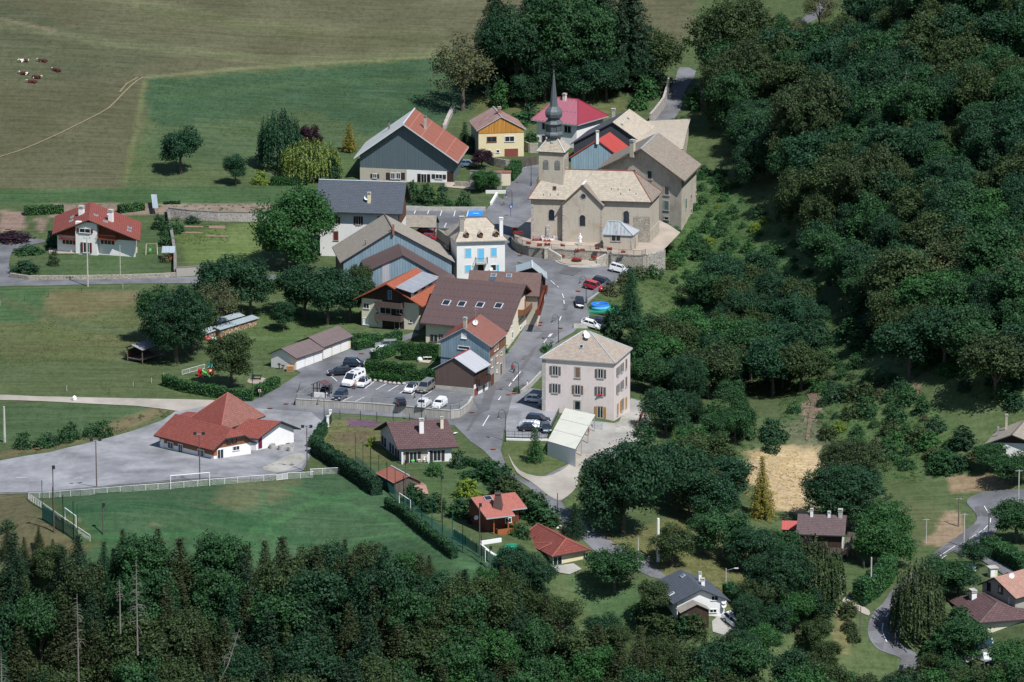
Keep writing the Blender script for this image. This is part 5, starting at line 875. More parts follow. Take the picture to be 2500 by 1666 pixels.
# ---- sheds in the left field and orchard
b = posts_roof('field_shelter','open field shelter with faded sheet roof under the orchard trees','shelter',('U',25,938),('U',225,970),('U',500,885),2.3,('U',95,905),'metal_old',1.7,post='grey_planks',kind='gw')
mb=MB(); P=b.FP['F']; mb.hexa(P[0]*[1,1,0]+[0,0,b.z0+.15],P[1]-P[0],b.FP['R'][1]-b.FP['R'][0],(0,0,.2),'grey_planks'); mb.face([b.FP['L'][0]*[1,1,0]+[0,0,b.z0],b.FP['L'][1]*[1,1,0]+[0,0,b.z0],b.FP['L'][1]*[1,1,0]+[0,0,b.z0+1.9],b.FP['L'][0]*[1,1,0]+[0,0,b.z0+1.9]],'dark_planks'); b.extra(mb,'platform')
def woodstack(A,B,dep,h,label,lw=.0):
    a,c=G(A),G(B); c[2]=a[2]=min(a[2],c[2]); e=c-a; L=np.linalg.norm(e); eh=e/L; n=np.array([-eh[1],eh[0],0]); r=root('firewood_stack',tuple((a+c)/2),label,'firewood stack'); og=np.array(r.location); mb=MB(); mb.hexa(a,e,n*dep,(0,0,h),'firewood')
    k=int(L/.22)
    for i in range(k):
        for j in range(int(h/.2)):
            if random.random()<.75: P=a+eh*((i+.5)*L/k+random.uniform(-.04,.04))+np.array([0,0,.1+j*.2]); mb.tube([P-n*random.uniform(.02,.09),P+n*.1],random.uniform(.07,.105),random.choice(('firewood','pallet','bark','cream_plaster')),5)
    mb.build('log_pile',r,og); mb=MB(); mb.slab([a-n*.35-eh*.3+[0,0,h+.05],c-n*.35+eh*.3+[0,0,h+.05],c+n*(dep+.3)+eh*.3+[0,0,h+.4],a+n*(dep+.3)-eh*.3+[0,0,h+.4]],.06,'metal_greyblue'); mb.build('sheet_cover',r,og)
woodstack(('U',1115,815),('U',1545,672),1.3,1.5,'long stack of split firewood under pale sheets, nearest the garages'); woodstack(('U',945,850),('U',1075,800),1.2,1.3,'short firewood stack under sheet cover behind the red and white bags'); woodstack(('U',1075,735),('U',1380,640),1.2,1.4,'firewood stack under sheets directly behind the longest stack')
# kiosk with tiled gable roof
kz=1.75
b = posts_roof('kiosk','open timber kiosk with small brown gable roof and white walls at the car park','kiosk',('I',617,834),('I',818,850),('I',893,822),2.65,('I',720,792),'tile_brown',G(('I',720,1000))[2]+.6,kind='gw',oh=.35,th=.1)
mb=MB(); P=b.FP
for k in 'FR': p0,p1=P[k][0],P[k][1]; nn=b.nr[k]; p0=np.array([p0[0],p0[1],b.z0-.6]); p1=np.array([p1[0],p1[1],b.z0-.6]); mb.hexa(p0,p1-p0,-nn*.15,(0,0,1.75),'white_plaster')
b.extra(mb,'low_wall'); mb=MB(); mb.hexa(np.array([*P['F'][0][:2],b.z0+1.9]),P['F'][1]-P['F'][0],b.nr['F']*.1,(0,0,.14),'dark_wood'); mid=(P['F'][0]+P['F'][1])/2; mb.box((mid[0],mid[1],b.z0+1.9),.14,.14,1.1,'dark_wood'); b.extra(mb,'tie_beam')
# ---------------------------------------------------------------- vegetation
rng = np.random.RandomState(11)
def leafmesh(name, C, O, size, tone, mat, up=.35, aspect=1.0, hang=0):
    """C leaf centres, O outward directions, tone per leaf -> one mesh of small quads"""
    n = len(C); N_ = O * 1.0 + rng.normal(0, .75, (n, 3)); N_[:, 2] += up; N_ /= np.linalg.norm(N_, axis=1)[:, None]
    T = np.cross(N_, rng.normal(0, 1, (n, 3))) if not hang else np.cross(N_, np.array([0, 0, 1.]) + rng.normal(0, .15, (n, 3)))
    T /= np.linalg.norm(T, axis=1)[:, None] + 1e-9; B = np.cross(N_, T); s = (size * rng.uniform(.6, 1.35, n))[:, None] / 2
    V = np.stack([C - T * s, C - B * s * .6 * aspect + T * 0, C + T * s, C + B * s * .9 * aspect], 1) if not hang else np.stack([C - T * s * .5 - B * s * aspect, C + T * s * .5 - B * s * aspect, C + T * s * .5 + B * s * aspect, C - T * s * .5 + B * s * aspect], 1)
    me = bpy.data.meshes.new(name); me.vertices.add(4 * n); me.vertices.foreach_set('co', V.reshape(-1).astype('f')); me.loops.add(4 * n); me.loops.foreach_set('vertex_index', np.arange(4 * n, dtype='i'))
    me.polygons.add(n); me.polygons.foreach_set('loop_start', np.arange(0, 4 * n, 4, dtype='i')); me.polygons.foreach_set('loop_total', np.full(n, 4, 'i')); me.update(calc_edges=True)
    a = me.attributes.new('tone', 'FLOAT', 'FACE'); a.data.foreach_set('value', np.clip(tone, 0, 1).astype('f')); me.materials.append(M_(mat)); return me
def unit(n): v = rng.normal(0, 1, (n, 3)); return v / np.linalg.norm(v, axis=1)[:, None]
def clumps(cen, dirs, per, spread, size, name, mat='leaf_mid', **k):
    m = len(cen); C = np.repeat(cen, per, 0) + rng.normal(0, spread, (m * per, 3)) * [1, 1, .75]; O = np.repeat(dirs, per, 0)
    tone = np.repeat(rng.uniform(.1, .9, m), per) * .6 + rng.uniform(0, .45, m * per); return leafmesh(name, C, O, size, tone, mat, **k)
def broad(h=10., w=8., lobes=11, dens=1.0, low=.22, seed=0, open_=0.0, per=20, size=.31):
    global rng; rng = np.random.RandomState(seed + 100); cen = []; dr = []; zc_, rz = h * (low + (1 - low) / 2), h * (1 - low) / 2
    L = [(np.array([0, 0, zc_]), .62)]
    for i in range(lobes):
        a = 2 * math.pi * (i * .618 + rng.uniform(-.1, .1)); t = rng.uniform(-.75, .95); rr = math.sqrt(max(0, 1 - t * t)); L.append((np.array([rr * math.cos(a) * w / 2 * .66, rr * math.sin(a) * w / 2 * .66, zc_ + t * rz * .68]), rng.uniform(.26, .46)))
    for c, r in L:
        k = int(120 * r * dens * 1.2); d = unit(k); d = d[d[:, 2] > -.75]; P = c + d * [w / 2 * r, w / 2 * r, rz * r * 1.05] * rng.uniform(.66, 1.16, (len(d), 1)); cen.append(P); dr.append(d)
    cen = np.concatenate(cen); dr = np.concatenate(dr)
    if open_: k = rng.rand(len(cen)) > open_; cen, dr = cen[k], dr[k]
    return clumps(cen, dr, per, .36, size, 'crown'), tr_mesh(h * (low + .3), w * .03, limbs=5, spread=w * .28, top=h * .7)
def tr_mesh(h, r, limbs=4, spread=2., top=7., lean=0.0):
    mb = MB(); mb.tube([(0, 0, -1.2), (0, 0, h * .4), (lean, .1, h)], [r * 1.4, r, r * .6], 'bark', 7)
    for i in range(limbs): a = 2 * math.pi * i / limbs + rng.uniform(-.4, .4); mb.tube([(0, 0, h * rng.uniform(.45, .8)), (math.cos(a) * spread * .6, math.sin(a) * spread * .6, h + (top - h) * .45), (math.cos(a) * spread, math.sin(a) * spread, top)], [r * .55, r * .35, r * .12], 'bark', 5)
    return mb
def spruce(h=14., w=6., seed=0, droop=.35, dens=1., size=.32):
    global rng; rng = np.random.RandomState(seed + 300); cen = []; dr = []; lv = int(h * 1.5)
    for i in range(lv):
        t = (i + .5) / lv; z = h * (.07 + .93 * t); R_ = w / 2 * (1 - t) ** .85 * rng.uniform(.8, 1.15) + .12; nb = max(4, int(11 * (1 - t) + 4)); a0 = rng.uniform(0, 6.3)
        for j in range(nb):
            a = a0 + 2 * math.pi * j / nb + rng.uniform(-.2, .2); rb = R_ * rng.uniform(.75, 1.15); m = max(2, int(rb / .34 * dens))
            for k in range(m): f = (k + .7) / m; cen.append((math.cos(a) * rb * f, math.sin(a) * rb * f, z - droop * rb * f * f + rng.uniform(-.08, .08))); dr.append((math.cos(a) * .6, math.sin(a) * .6, .5))
    cen.append((0, 0, h)); dr.append((0, 0, 1)); mb = MB(); mb.tube([(0, 0, -1.2), (0, 0, h * .97)], [w * .04, .03], 'bark', 6); return clumps(np.array(cen), np.array(dr), 11, .2, size, 'crown', up=.2, aspect=.6), mb
def weeping(h=9., w=10., seed=0, strands=420, low=.06, size=.34):
    global rng; rng = np.random.RandomState(seed + 500); C = []; O = []; T = []
    for i in range(strands):
        d = unit(1)[0]; d[2] = abs(d[2]) * .9; d /= np.linalg.norm(d); p = np.array([d[0] * w / 2, d[1] * w / 2, h * .5 + d[2] * h * .5]) * rng.uniform(.8, 1.05); L = rng.uniform(.25, .62) * h * (1.1 - d[2] * .5); tn = rng.uniform(.1, .9); m = int(L / .26)
        for k in range(m):
            z = p[2] - k * .26
            if z < h * low: break
            C.append((p[0] * (1 + .02 * k * .3), p[1] * (1 + .006 * k), z)); O.append(d); T.append(tn * .6 + rng.uniform(0, .4))
    C = np.array(C) + rng.normal(0, .07, (len(C), 3)); return leafmesh('crown', C, np.array(O), size, np.array(T), 'leaf_willow', up=.1, aspect=1.2, hang=1), tr_mesh(h * .55, w * .03, 5, w * .25, h * .8)
def bush(h=2., w=2.4, seed=0, k=90, per=9, size=.26):
    global rng; rng = np.random.RandomState(seed + 700); d = unit(k); d[:, 2] = np.abs(d[:, 2]); P = d * [w / 2, w / 2, h * .93] * rng.uniform(.62, 1.08, (k, 1)); mb = MB(); mb.tube([(0, 0, -.4), (0, 0, h * .6)], [.08, .03], 'bark', 5); return clumps(P, d, per, .17, size, 'crown'), mb
PROTO = {}
def proto(kind, me, mb, h, w):
    t = mb.build('trunk'); tm = t.data; bpy.data.objects.remove(t); PROTO.setdefault(kind, []).append((me, tm, h, w))
for s in range(4): proto('broad', *broad(10, 8, 11, 1.0, .18, s), 10, 8)
for s in range(2): proto('big', *broad(16, 15, 20, 1.75, .12, 20 + s, per=22, size=.34), 16, 15)
for s in range(2): proto('dome', *broad(10, 11, 16, 1.6, .04, 40 + s, per=20, size=.30), 10, 11)
for s in range(2): proto('loose', *broad(10, 8, 13, .9, .14, 60 + s, open_=.35, per=16, size=.27), 10, 8)
for s in range(3): proto('spruce', *spruce(14, 6, s), 14, 6)
proto('fir', *spruce(20, 11, 9, .25, 1.1, .4), 20, 11); proto('cypress', *spruce(7, 3.6, 12, .1, 1.2, .3), 7, 3.6)
proto('willow', *weeping(9, 11, 1, 560), 9, 11); proto('birch', *weeping(14, 8, 2, 520, .1, .3), 14, 8)
for s in range(3): proto('bush', *bush(2.2, 2.6, s), 2.2, 2.6)
proto('shrub', *bush(4, 3.2, 8, 190, 10, .3), 4, 3.2)
QT = []
def tree(kind, p, h, w, mat, label, group=None, name=None, cat='tree', rz=None, loc=None, kids=True, now=False):
    if not now and loc is not None and kind in ('broad','big','dome','loose'): QT.append((kind, h, w, mat, label, group, tuple(loc))); return
    me, tm, h0, w0 = random.choice(PROTO[kind]); g = G(p) if loc is None else loc
    nm = name or {'spruce': 'spruce_tree', 'fir': 'fir_tree', 'willow': 'willow_tree', 'birch': 'birch_tree', 'bush': 'bush', 'shrub': 'shrub', 'cypress': 'conifer'}.get(kind, 'broadleaf_tree')
    r = root(nm, tuple(g), label, cat, group, random.uniform(0, 6.28) if rz is None else rz); r.scale = (w / w0, w / w0, h / h0)
    c = bpy.data.objects.new('crown', me); COL.objects.link(c); c.parent = r; c.material_slots[0].link = 'OBJECT'; c.material_slots[0].material = M_(mat)
    if kids: t = bpy.data.objects.new('trunk', tm); COL.objects.link(t); t.parent = r
    return r
TL = [
 ('broad',(441,424),10.5,9.5,'leaf_blue','dark round broadleaf tree standing alone in the upper left meadow'),
 ('broad',(575,452),7,6,'leaf_blue','small dark tree between the lone meadow tree and the willow'),
 ('bush',(635,449),3.2,3.4,'leaf_lime','little lime green tree left of the clipped meadow hedge'),
 ('birch',(685,410),13,9.5,'leaf_blue','tall dark drooping tree behind the pale willow'),('broad',(757,384),7.5,5.5,'leaf_purple','dark purple tree behind the willow'),
 ('willow',(758,434),8.6,12.5,'leaf_willow','pale green weeping willow left of the grey barn'),('shrub',(806,444),5.4,5,'leaf_dark','dark oval shrub in front of the willow'),
 ('cypress',(853,371),6.2,4,'leaf_gold','olive gold small conifer left of the white barn roof'),
 ('dome',(722,650),15.5,16.5,'leaf_green','huge round walnut tree beside the white slate roofed house'),
 ('broad',(530,765),12,10,'leaf_blue','dark tree at the road bend left of the firewood stacks'),('broad',(612,775),12,10,'leaf_dark','dark tree above the firewood stacks'),('broad',(575,735),9,9,'leaf_blue','smaller dark tree by the country road bend'),
 ('broad',(745,780),10.5,10,'leaf_dark','dark tree left in the row before the blue gable barns'),('broad',(800,792),11,10,'leaf_blue','bluish dark tree in the middle of the row before the blue gable barns'),('broad',(855,785),10.5,9,'leaf_dark','dark tree touching the tiled balcony chalet'),('broad',(720,765),9,8,'leaf_mid','mid green tree at the left end of the row before the barns'),('broad',(880,750),9,6,'leaf_olive','olive tree between barn gable and chalet roof'),
 ('big',(430,885),15,13,'leaf_dark','big dark tree over the open field shelter'),('broad',(470,860),12.5,10,'leaf_olive','olive tree beside the big tree over the field shelter'),('broad',(390,840),12,10,'leaf_mid','mid green tree behind the field shelter'),('loose',(527,812),10.5,8.5,'leaf_grey','greyish thin tree at the end of the firewood stacks'),
 ('broad',(565,947),10.5,9.3,'leaf_olive','olive green tree in the playground behind the laurel hedge'),('broad',(692,808),5.8,5,'leaf_dark','small dark fruit tree on the lawn above the garages'),
 ('loose',(1130,270),17,14.5,'leaf_grey','grey green thinning tree left of the dark firs'),('fir',(1210,225),27,15,'leaf_spruce','dark fir at the left edge of the tree group behind the village'),('big',(1262,235),21,17,'leaf_dark','dark broadleaf tree on the left of the group behind the village'),('big',(1385,235),25,23,'leaf_mid','largest mid green broadleaf tree behind the crimson roof'),
 ('fir',(1535,215),27,18,'leaf_spruce','wide dark fir on the right of the group behind the village'),('fir',(1455,150),28,17,'leaf_spruce','tall dark fir between the biggest broadleaf and the right fir'),('fir',(1310,150),26,15,'leaf_blue','bluish fir behind the biggest broadleaf tree'),
 ('broad',(1600,205),13,12,'leaf_olive','olive tree left of the hill road'),('broad',(1550,222),10,9,'leaf_dark','low dark tree at the foot of the right fir'),('broad',(1330,250),12,11,'leaf_dark','dark tree directly behind the crimson roof ridge'),('broad',(1425,252),11,12,'leaf_blue','bluish dark tree right behind the crimson hip'),('broad',(1480,245),10,10,'leaf_dark','dark tree at the right foot of the tree group'),('broad',(1285,262),8,8,'leaf_dark','low dark tree left of the crimson roof'),
 ('shrub',(1222,262),6.5,4.2,'leaf_green','narrow green shrub above the orange gable house'),('bush',(1559,266),4.2,4.4,'leaf_green','round clipped bush below the stone road wall'),('shrub',(1578,240),5.5,5.2,'leaf_green','taller round bush beside the stone road wall'),
 ('bush',(1386,338),3.8,3.6,'leaf_green','round bush between spire and dark farm roof'),('bush',(1294,288),3.4,4.4,'leaf_dark','dark bush above the right slope of the orange gable house'),('bush',(1275,300),2.6,7,'leaf_mid','wide low bush right of the orange gable house'),('shrub',(1296,368),4.5,3.6,'leaf_mid','shrub by the steps left of the bell tower'),
 ('big',(1790,225),22,21,'leaf_olive','giant olive tree right of the hill road'),('big',(1805,300),19,17,'leaf_brown','brownish chestnut below the giant roadside tree'),('big',(1985,410),20,18,'leaf_brown','brown green chestnut in the middle of the hillside wood'),('big',(2130,560),17,15,'leaf_brown','dark brownish tree in the hillside wood'),('shrub',(1700,265),5,5,'leaf_green','ivy green shrub left of the hillside shed'),
 ('shrub',(1007,498),5.3,3,'leaf_mid','tallest clipped shrub at the lawn edge beside the slate roof'),('shrub',(1041,499),4.7,3.7,'leaf_mid','second tall shrub on the barn lawn'),('bush',(1079,498),2.9,2.9,'leaf_mid','medium round bush on the barn lawn'),('bush',(1134,502),3.2,3.4,'leaf_mid','round bush at the right end of the barn lawn'),('bush',(1081,466),1.6,2.1,'leaf_blue','small round bush by the barn terrace'),('bush',(1099,503),1.4,2.2,'leaf_green','low bush between the two round lawn bushes'),('dome',(1185,468),4.8,6.4,'leaf_green','broad round tree by the white lane wall'),('bush',(1058,478),2.2,1.6,'leaf_lime','yellow green bush on the barn lawn'),
 ('broad',(1176,412),4.4,5.2,'leaf_purple','dark plum coloured bush beside the blue parked car'),('cypress',(1135,352),5,3,'leaf_dark','dark conifer left of the orange gable house'),('shrub',(1150,372),4,2.8,'leaf_dark','dark shrub at the corner of the orange gable house'),
 ('spruce',(1540,785),10,6,'leaf_blue','blue spruce beside the round paddling pool'),('shrub',(1498,822),6.5,4.4,'leaf_dark','dark shrub between parked white car and blue spruce'),('broad',(1566,866),8.4,8.2,'leaf_dark','dark dense tree behind the pink house'),('dome',(1548,652),2.6,3.6,'leaf_mid','ivy clump at the lamp post right of the church steps'),
 ('bush',(1622,566),2.2,3.2,'leaf_dark','dark bush against the priory wall'),('bush',(1648,570),1.6,2.6,'leaf_green','low bush at the priory corner'),
 ('cypress',(1306,1128),6.3,4,'leaf_green','single green conifer on the triangle lawn below the car park'),
 ('dome',(1520,1302),16.5,16.5,'leaf_dark','huge dark walnut tree over the lower lane'),('spruce',(1403,1310),6,4.8,'leaf_spruce','dark spruce between red roofed bungalow and lane'),
 ('broad',(1500,1445),8.5,9,'leaf_mid','green tree right of the cream bungalow'),('big',(1300,1465),8,8.5,'leaf_dark','dark dense tree below the cream bungalow terrace'),('broad',(1255,1420),6.5,6.5,'leaf_dark','dark tree at the lower pitch corner'),
 ('broad',(1595,1512),7,6.5,'leaf_olive','olive tree left of the dark roofed white house'),('broad',(1640,1382),7.2,7.5,'leaf_olive','tree beside the thick concrete pole'),('broad',(1712,1325),5,5,'leaf_mid','small fruit tree on the dry slope'),
 ('broad',(1770,1368),9,11,'leaf_mid','wide green tree on the dry slope below the golden conifer'),('broad',(1830,1400),8,9,'leaf_dark','dark tree lower on the dry slope'),('broad',(1700,1280),11,10,'leaf_dark','dark tree left of the golden conifer'),('broad',(1650,1245),13,12,'leaf_dark','tall dark tree right of the huge walnut'),('broad',(1770,1235),9,10,'leaf_blue','bluish tree below the straw meadow edge'),
 ('spruce',(1860,1265),11.5,5.6,'leaf_gold','golden yellow conifer by the straw meadow'),('big',(1893,1500),12.5,12,'leaf_dark','large dark tree left of the plum roofed chalet lane'),('birch',(1985,1490),13,10,'leaf_olive','drooping olive tree below the plum roofed chalet'),('broad',(1905,1400),8,8,'leaf_mid','green tree hiding the plum roofed chalet wall'),('broad',(1960,1390),6,6,'leaf_purple','reddish dark shrub tree below the plum roofed chalet'),
 ('big',(2080,1200),10,13,'leaf_brown','rust brown tree right of the straw meadow'),('big',(2060,1290),12,16,'leaf_dark','wide dark tree group above the plum roofed chalet'),('dome',(2165,1378),10.5,12,'leaf_green','rounded bright green tree right of the plum roofed chalet'),('loose',(2115,1300),6.5,5,'leaf_grey','bare greyish tree above the bright green rounded tree'),
 ('birch',(2240,1560),14,8.6,'leaf_birch','tall drooping birch over the valley road'),('broad',(2378,1388),5,5.5,'leaf_dark','dark tree between valley road and side road'),('broad',(2290,1470),8,9,'leaf_mid','green tree behind the drooping birch'),('broad',(2340,1455),6,8,'leaf_dark','dark bushy tree above the hipped house'),('broad',(2480,1325),7.5,9,'leaf_mid','green tree by the stop sign hedge'),('broad',(2350,1640),9,9,'leaf_mid','green tree below the garage court'),('broad',(2470,1680),8,9,'leaf_green','tree with yellow and red fruit at the lower right corner'),
 ('broad',(2470,1185),6.5,8,'leaf_mid','green tree in front of the forest edge chalet'),('broad',(2420,1150),5,7,'leaf_mid','bushy tree left below the forest edge chalet'),
 ('broad',(1925,120),7,6,'leaf_grey','small grey tree on the hill road verge'),('broad',(1940,105),6,6,'leaf_olive','small olive tree above the hill road verge'),('loose',(2000,70),9,8,'leaf_grey','thin tree by the upper end of the hill road'),
 ('broad',(930,1310),2.5,3,'leaf_mid','m'),
]
for a in TL[:-1]: tree(*a)
for x,y,h,w,m,l in ((1060,1160,2.6,3.2,'leaf_green','round clipped bush on the bungalow lawn'),(1119,1142,3.3,3.2,'leaf_dark','dark round bush at the right corner of the brown tile house'),(907,1090,2,1.8,'leaf_lime','yellow flowering bush left of the brown tile house'),(132,649,3.4,2.2,'leaf_brown','brownish round bush left of the chalet lawn'),(62,665,2.4,6.2,'leaf_dark','wide dark clipped bush at the driveway mouth'),(70,618,1.8,6,'leaf_mid','low shrub bed inside the driveway loop'),(25,585,1.6,9,'leaf_purple','low dark heather bed above the driveway'),(130,605,4,3,'leaf_dark','dark bush against the left chalet wall'),(405,600,3,3.2,'leaf_mid','bush behind the small red shed'),(388,560,3.4,3,'leaf_dark','dark shrub by the pale greenhouse roof'),(408,575,3.6,3,'leaf_mid','shrub inside the garden wall corner'),(430,568,3,3.5,'leaf_mid','green shrub inside the old stone wall'),(470,545,1.6,3.5,'leaf_dark','dark bush under the long garden wall'),(405,640,2,2.4,'leaf_grey','grey bush by the small red shed'),(20,1295,2,3,'leaf_mid','bush at the left corner of the pitch'),(600,905,1.4,2,'leaf_green','low bush by the playground'),
  (1262,958,1.2,1.6,'leaf_green','small bush at the lamp post by the pink house'),(1015,1125,1.6,1.8,'leaf_lime','flower bush by the brown tile house terrace'),(1160,1165,1.3,6,'leaf_mid','low flower bed below the brown tile house'),(1340,860,2,3.5,'leaf_green','green bush between street and pink house roof'),(1231,862,1.8,1.6,'leaf_green','bush at the cream street wall'),(1216,812,2.6,1.8,'leaf_green','climber on the cream street wall')): tree('bush',(x,y),h,w,m,l,cat='bush')
def rowof(pts, n, h, w, mats, label, group, kind='shrub', jit=6):
    P = [G(p) for p in pts]; L = [0]
    for a, b in zip(P[:-1], P[1:]): L.append(L[-1] + np.linalg.norm(b - a))
    for i in range(n):
        t = L[-1] * (i + .5) / n; k = min(max(j for j in range(len(L)) if L[j] <= t), len(P) - 2); f = (t - L[k]) / (L[k + 1] - L[k]); g = P[k] * (1 - f) + P[k + 1] * f + np.array([random.uniform(-.8, .8), random.uniform(-.8, .8), 0]); g[2] = float(Hh(g[0], g[1]))
        tree(kind, None, h * random.uniform(.8, 1.25), w * random.uniform(.85, 1.2), random.choice(mats), label, group, cat='shrub', loc=g)
rowof([(1190,1160),(1240,1215),(1300,1262),(1350,1295)],8,4.8,5.2,['leaf_mid','leaf_dark','leaf_olive'],'bushy shrub in the row beside the lane above the wooden chalet','shrubs between lane and gardens')
rowof([(1050,1240),(1120,1262),(1170,1230),(1120,1210)],5,3.0,4,['leaf_mid','leaf_dark','leaf_lime'],'garden shrub beside the wooden chalet','shrubs around the wooden chalet')
rowof([(45,1095),(100,1092),(150,1080),(205,1068),(262,1060)],7,2.6,3.4,['leaf_dark','leaf_mid'],'dark bush on the grassy verge of the gravel yard','bushes on the gravel yard verge','bush')
rowof([(1290,1320),(1240,1300),(1200,1290),(1150,1275)],5,2.4,3,['leaf_mid','leaf_green','leaf_purple'],'low bush in the bungalow garden','bushes in the bungalow garden','bush')
rowof([(1560,1500),(1620,1540),(1690,1560),(1730,1555)],6,3.4,3.6,['leaf_mid','leaf_olive'],'shrub in front of the dark roofed white house','shrubs below the dark roofed house')
rowof([(2270,1620),(2300,1590),(2330,1560),(2350,1530)],5,4.5,4.5,['leaf_dark','leaf_mid'],'shrub left of the hipped dark roofed house','shrubs by the hipped house')
rowof([(1000,1215),(1030,1235),(1060,1255)],3,3,3.2,['leaf_mid','leaf_dark'],'dark shrub along the garden side of the pitch fence','shrubs by the pitch fence')
SP = {'leaf_dark':'dark green','leaf_mid':'mid green','leaf_olive':'olive green','leaf_blue':'bluish green','leaf_brown':'brownish','leaf_green':'bright green','leaf_grey':'greyish','leaf_spruce':'dark','leaf_sprucebrown':'olive brown','leaf_birch':'pale olive','leaf_lime':'yellow green','leaf_purple':'plum'}
def forest(poly, sp, kinds, hr, wf, where, excl=(), seed=1, group=None, cat='tree', pxy=None, kids=True):
    rs = np.random.RandomState(seed); g = np.array([G(p) for p in poly]); x0, x1, y0, y1 = g[:, 0].min(), g[:, 0].max(), g[:, 1].min(), g[:, 1].max(); xs, ys = np.arange(x0, x1, sp), np.arange(y0, y1, sp); XX, YY = np.meshgrid(xs, ys); XX = XX + (np.arange(len(ys)) % 2)[:, None] * sp / 2
    XX = (XX + rs.uniform(-.38, .38, XX.shape) * sp).ravel(); YY = (YY + rs.uniform(-.38, .38, YY.shape) * sp).ravel(); ZZ = Hh(XX, YY); P = np.stack([XX, YY, ZZ], 1); px = proj(P); ok = inpoly(px[:, 0], px[:, 1], poly)
    for e in excl: ok &= ~inpoly(px[:, 0], px[:, 1], e)
    tot = sum(k[2] for k in kinds); n = 0
    for p in P[ok]:
        r = rs.uniform(0, tot); 
        for k in kinds:
            r -= k[2]
            if r <= 0: break
        h = rs.uniform(*hr) * k[3]; big = 'tall' if h > (hr[0] + hr[1]) / 2 else 'smaller'
        tree(k[0], None, h, h * wf * rs.uniform(.85, 1.2) * (k[4] if len(k) > 4 else 1), k[1], '%s %s %s %s' % (big, SP[k[1]], {'spruce':'spruce','fir':'fir','birch':'drooping tree','bush':'bush','shrub':'shrub'}.get(k[0], 'tree'), where), group or ('trees ' + where), cat=cat, loc=p, kids=kids); n += 1
    return n
KB = [('broad','leaf_dark',3,1),('broad','leaf_mid',3,1),('broad','leaf_blue',3,1),('broad','leaf_olive',2,1),('dome','leaf_dark',1,.9,.95),('broad','leaf_brown',1,1),('loose','leaf_grey',.5,.95),('broad','leaf_green',1.4,.9)]
PX = [(1575,1080),(1632,1080),(1632,1255),(1575,1255)]
n1 = forest([(1700,215),(1745,330),(1800,410),(1890,520),(1960,600),(2010,690),(2045,770),(2060,830),(2120,872),(2240,930),(2290,985),(2400,1010),(2440,985),(2560,1000),(2560,-90),(2140,-90),(2120,110),(2060,180),(1960,200),(1860,120),(1800,240)],7.4,KB,(9,15),.88,'in the wood on the right hillside',seed=3)
n2 = forest([(1740,750),(1820,700),(1900,745),(1990,780),(2000,880),(1960,955),(1890,975),(1800,960),(1720,1000),(1640,985),(1590,930),(1600,870),(1700,850),(1715,760)],6.2,KB,(7,12),.9,'in the copse above the dirt path',seed=4)
n3 = forest([(1600,1150),(1690,1130),(1800,1190),(1800,1270),(1740,1300),(1640,1270),(1610,1220)],6.5,KB,(7,10),.95,'in the thicket right of the huge walnut',[PX],seed=5)
n4 = forest([(1790,1520),(1880,1478),(2005,1500),(2035,1560),(2030,1660),(1820,1650),(1740,1600)],5.6,KB,(6,9),.95,'in the thicket left of the valley road',seed=6)
EX = [PX, [(1955,940),(1995,950),(2010,1000),(1975,1090),(1950,1085)],[(1460,700),(1640,690),(1640,800),(1480,800)]]
KS = [('bush','leaf_dark',1,1),('bush','leaf_mid',3,1),('shrub','leaf_mid',.6,1.2,.7),('bush','leaf_grey',1.4,.8),('bush','leaf_green',3,.9),('bush','leaf_olive',1,1),('bush','leaf_lime',.3,.7)]
n5 = forest([(1940,850),(2050,860),(2240,960),(2330,1050),(2390,1130),(2300,1160),(2200,1150),(2100,1110),(2000,1060),(1930,1020),(1960,940)],3.8,KS,(1.0,3.2),1.4,'on the scrubby slope below the wood',EX,7,cat='bush')
forest([(1690,420),(1740,400),(1860,520),(1960,620),(2030,760),(1960,740),(1860,690),(1780,660),(1700,640),(1680,520)],4.4,[('bush','leaf_green',2,1),('bush','leaf_mid',2,1),('bush','leaf_lime',.6,.8)],(1,2.6),1.5,'on the green bank behind the priory',(),15,cat='bush')
n6 = forest([(1600,640),(1660,600),(1700,560),(1740,640),(1760,700),(1700,760),(1700,860),(1640,880),(1590,700)],4.4,KS,(1.0,3.0),1.4,'on the bank right of the priory',EX,8,cat='bush')
n7 = forest([(1545,640),(1600,590),(1640,600),(1620,660),(1580,700),(1540,720),(1500,740),(1480,720)],4.2,KS,(1.6,3.6),1.2,'below the square railing',(),9,cat='bush')
n8 = forest([(1560,880),(1620,880),(1640,960),(1680,1020),(1820,1010),(1900,1050),(1960,1100),(1820,1110),(1800,1180),(1640,1150),(1580,1110),(1560,1080),(1600,1040),(1590,960)],4.8,KS+[('broad','leaf_dark',2,2.4,.75),('broad','leaf_mid',2,2.4,.75)],(2.4,4.2),1.1,'on the slope below the pink house',EX,10,cat='bush')
forest([(2040,790),(2100,740),(2500,720),(2520,1000),(2400,1005),(2290,970),(2240,925),(2110,865)],5,[('shrub','leaf_dark',2,1),('shrub','leaf_mid',2,1),('shrub','leaf_green',1,1),('shrub','leaf_blue',1,1)],(2,4.5),1.15,'at the lower edge of the hillside wood',(),14,cat='shrub')
n9 = forest([(2270,1150),(2330,1080),(2400,1050),(2420,1130),(2440,1165),(2330,1165)],5,[('shrub','leaf_mid',1,1),('bush','leaf_lime',1,1),('shrub','leaf_dark',1,1)],(2.5,5),1.0,'left of the forest edge chalet',(),12,cat='bush')
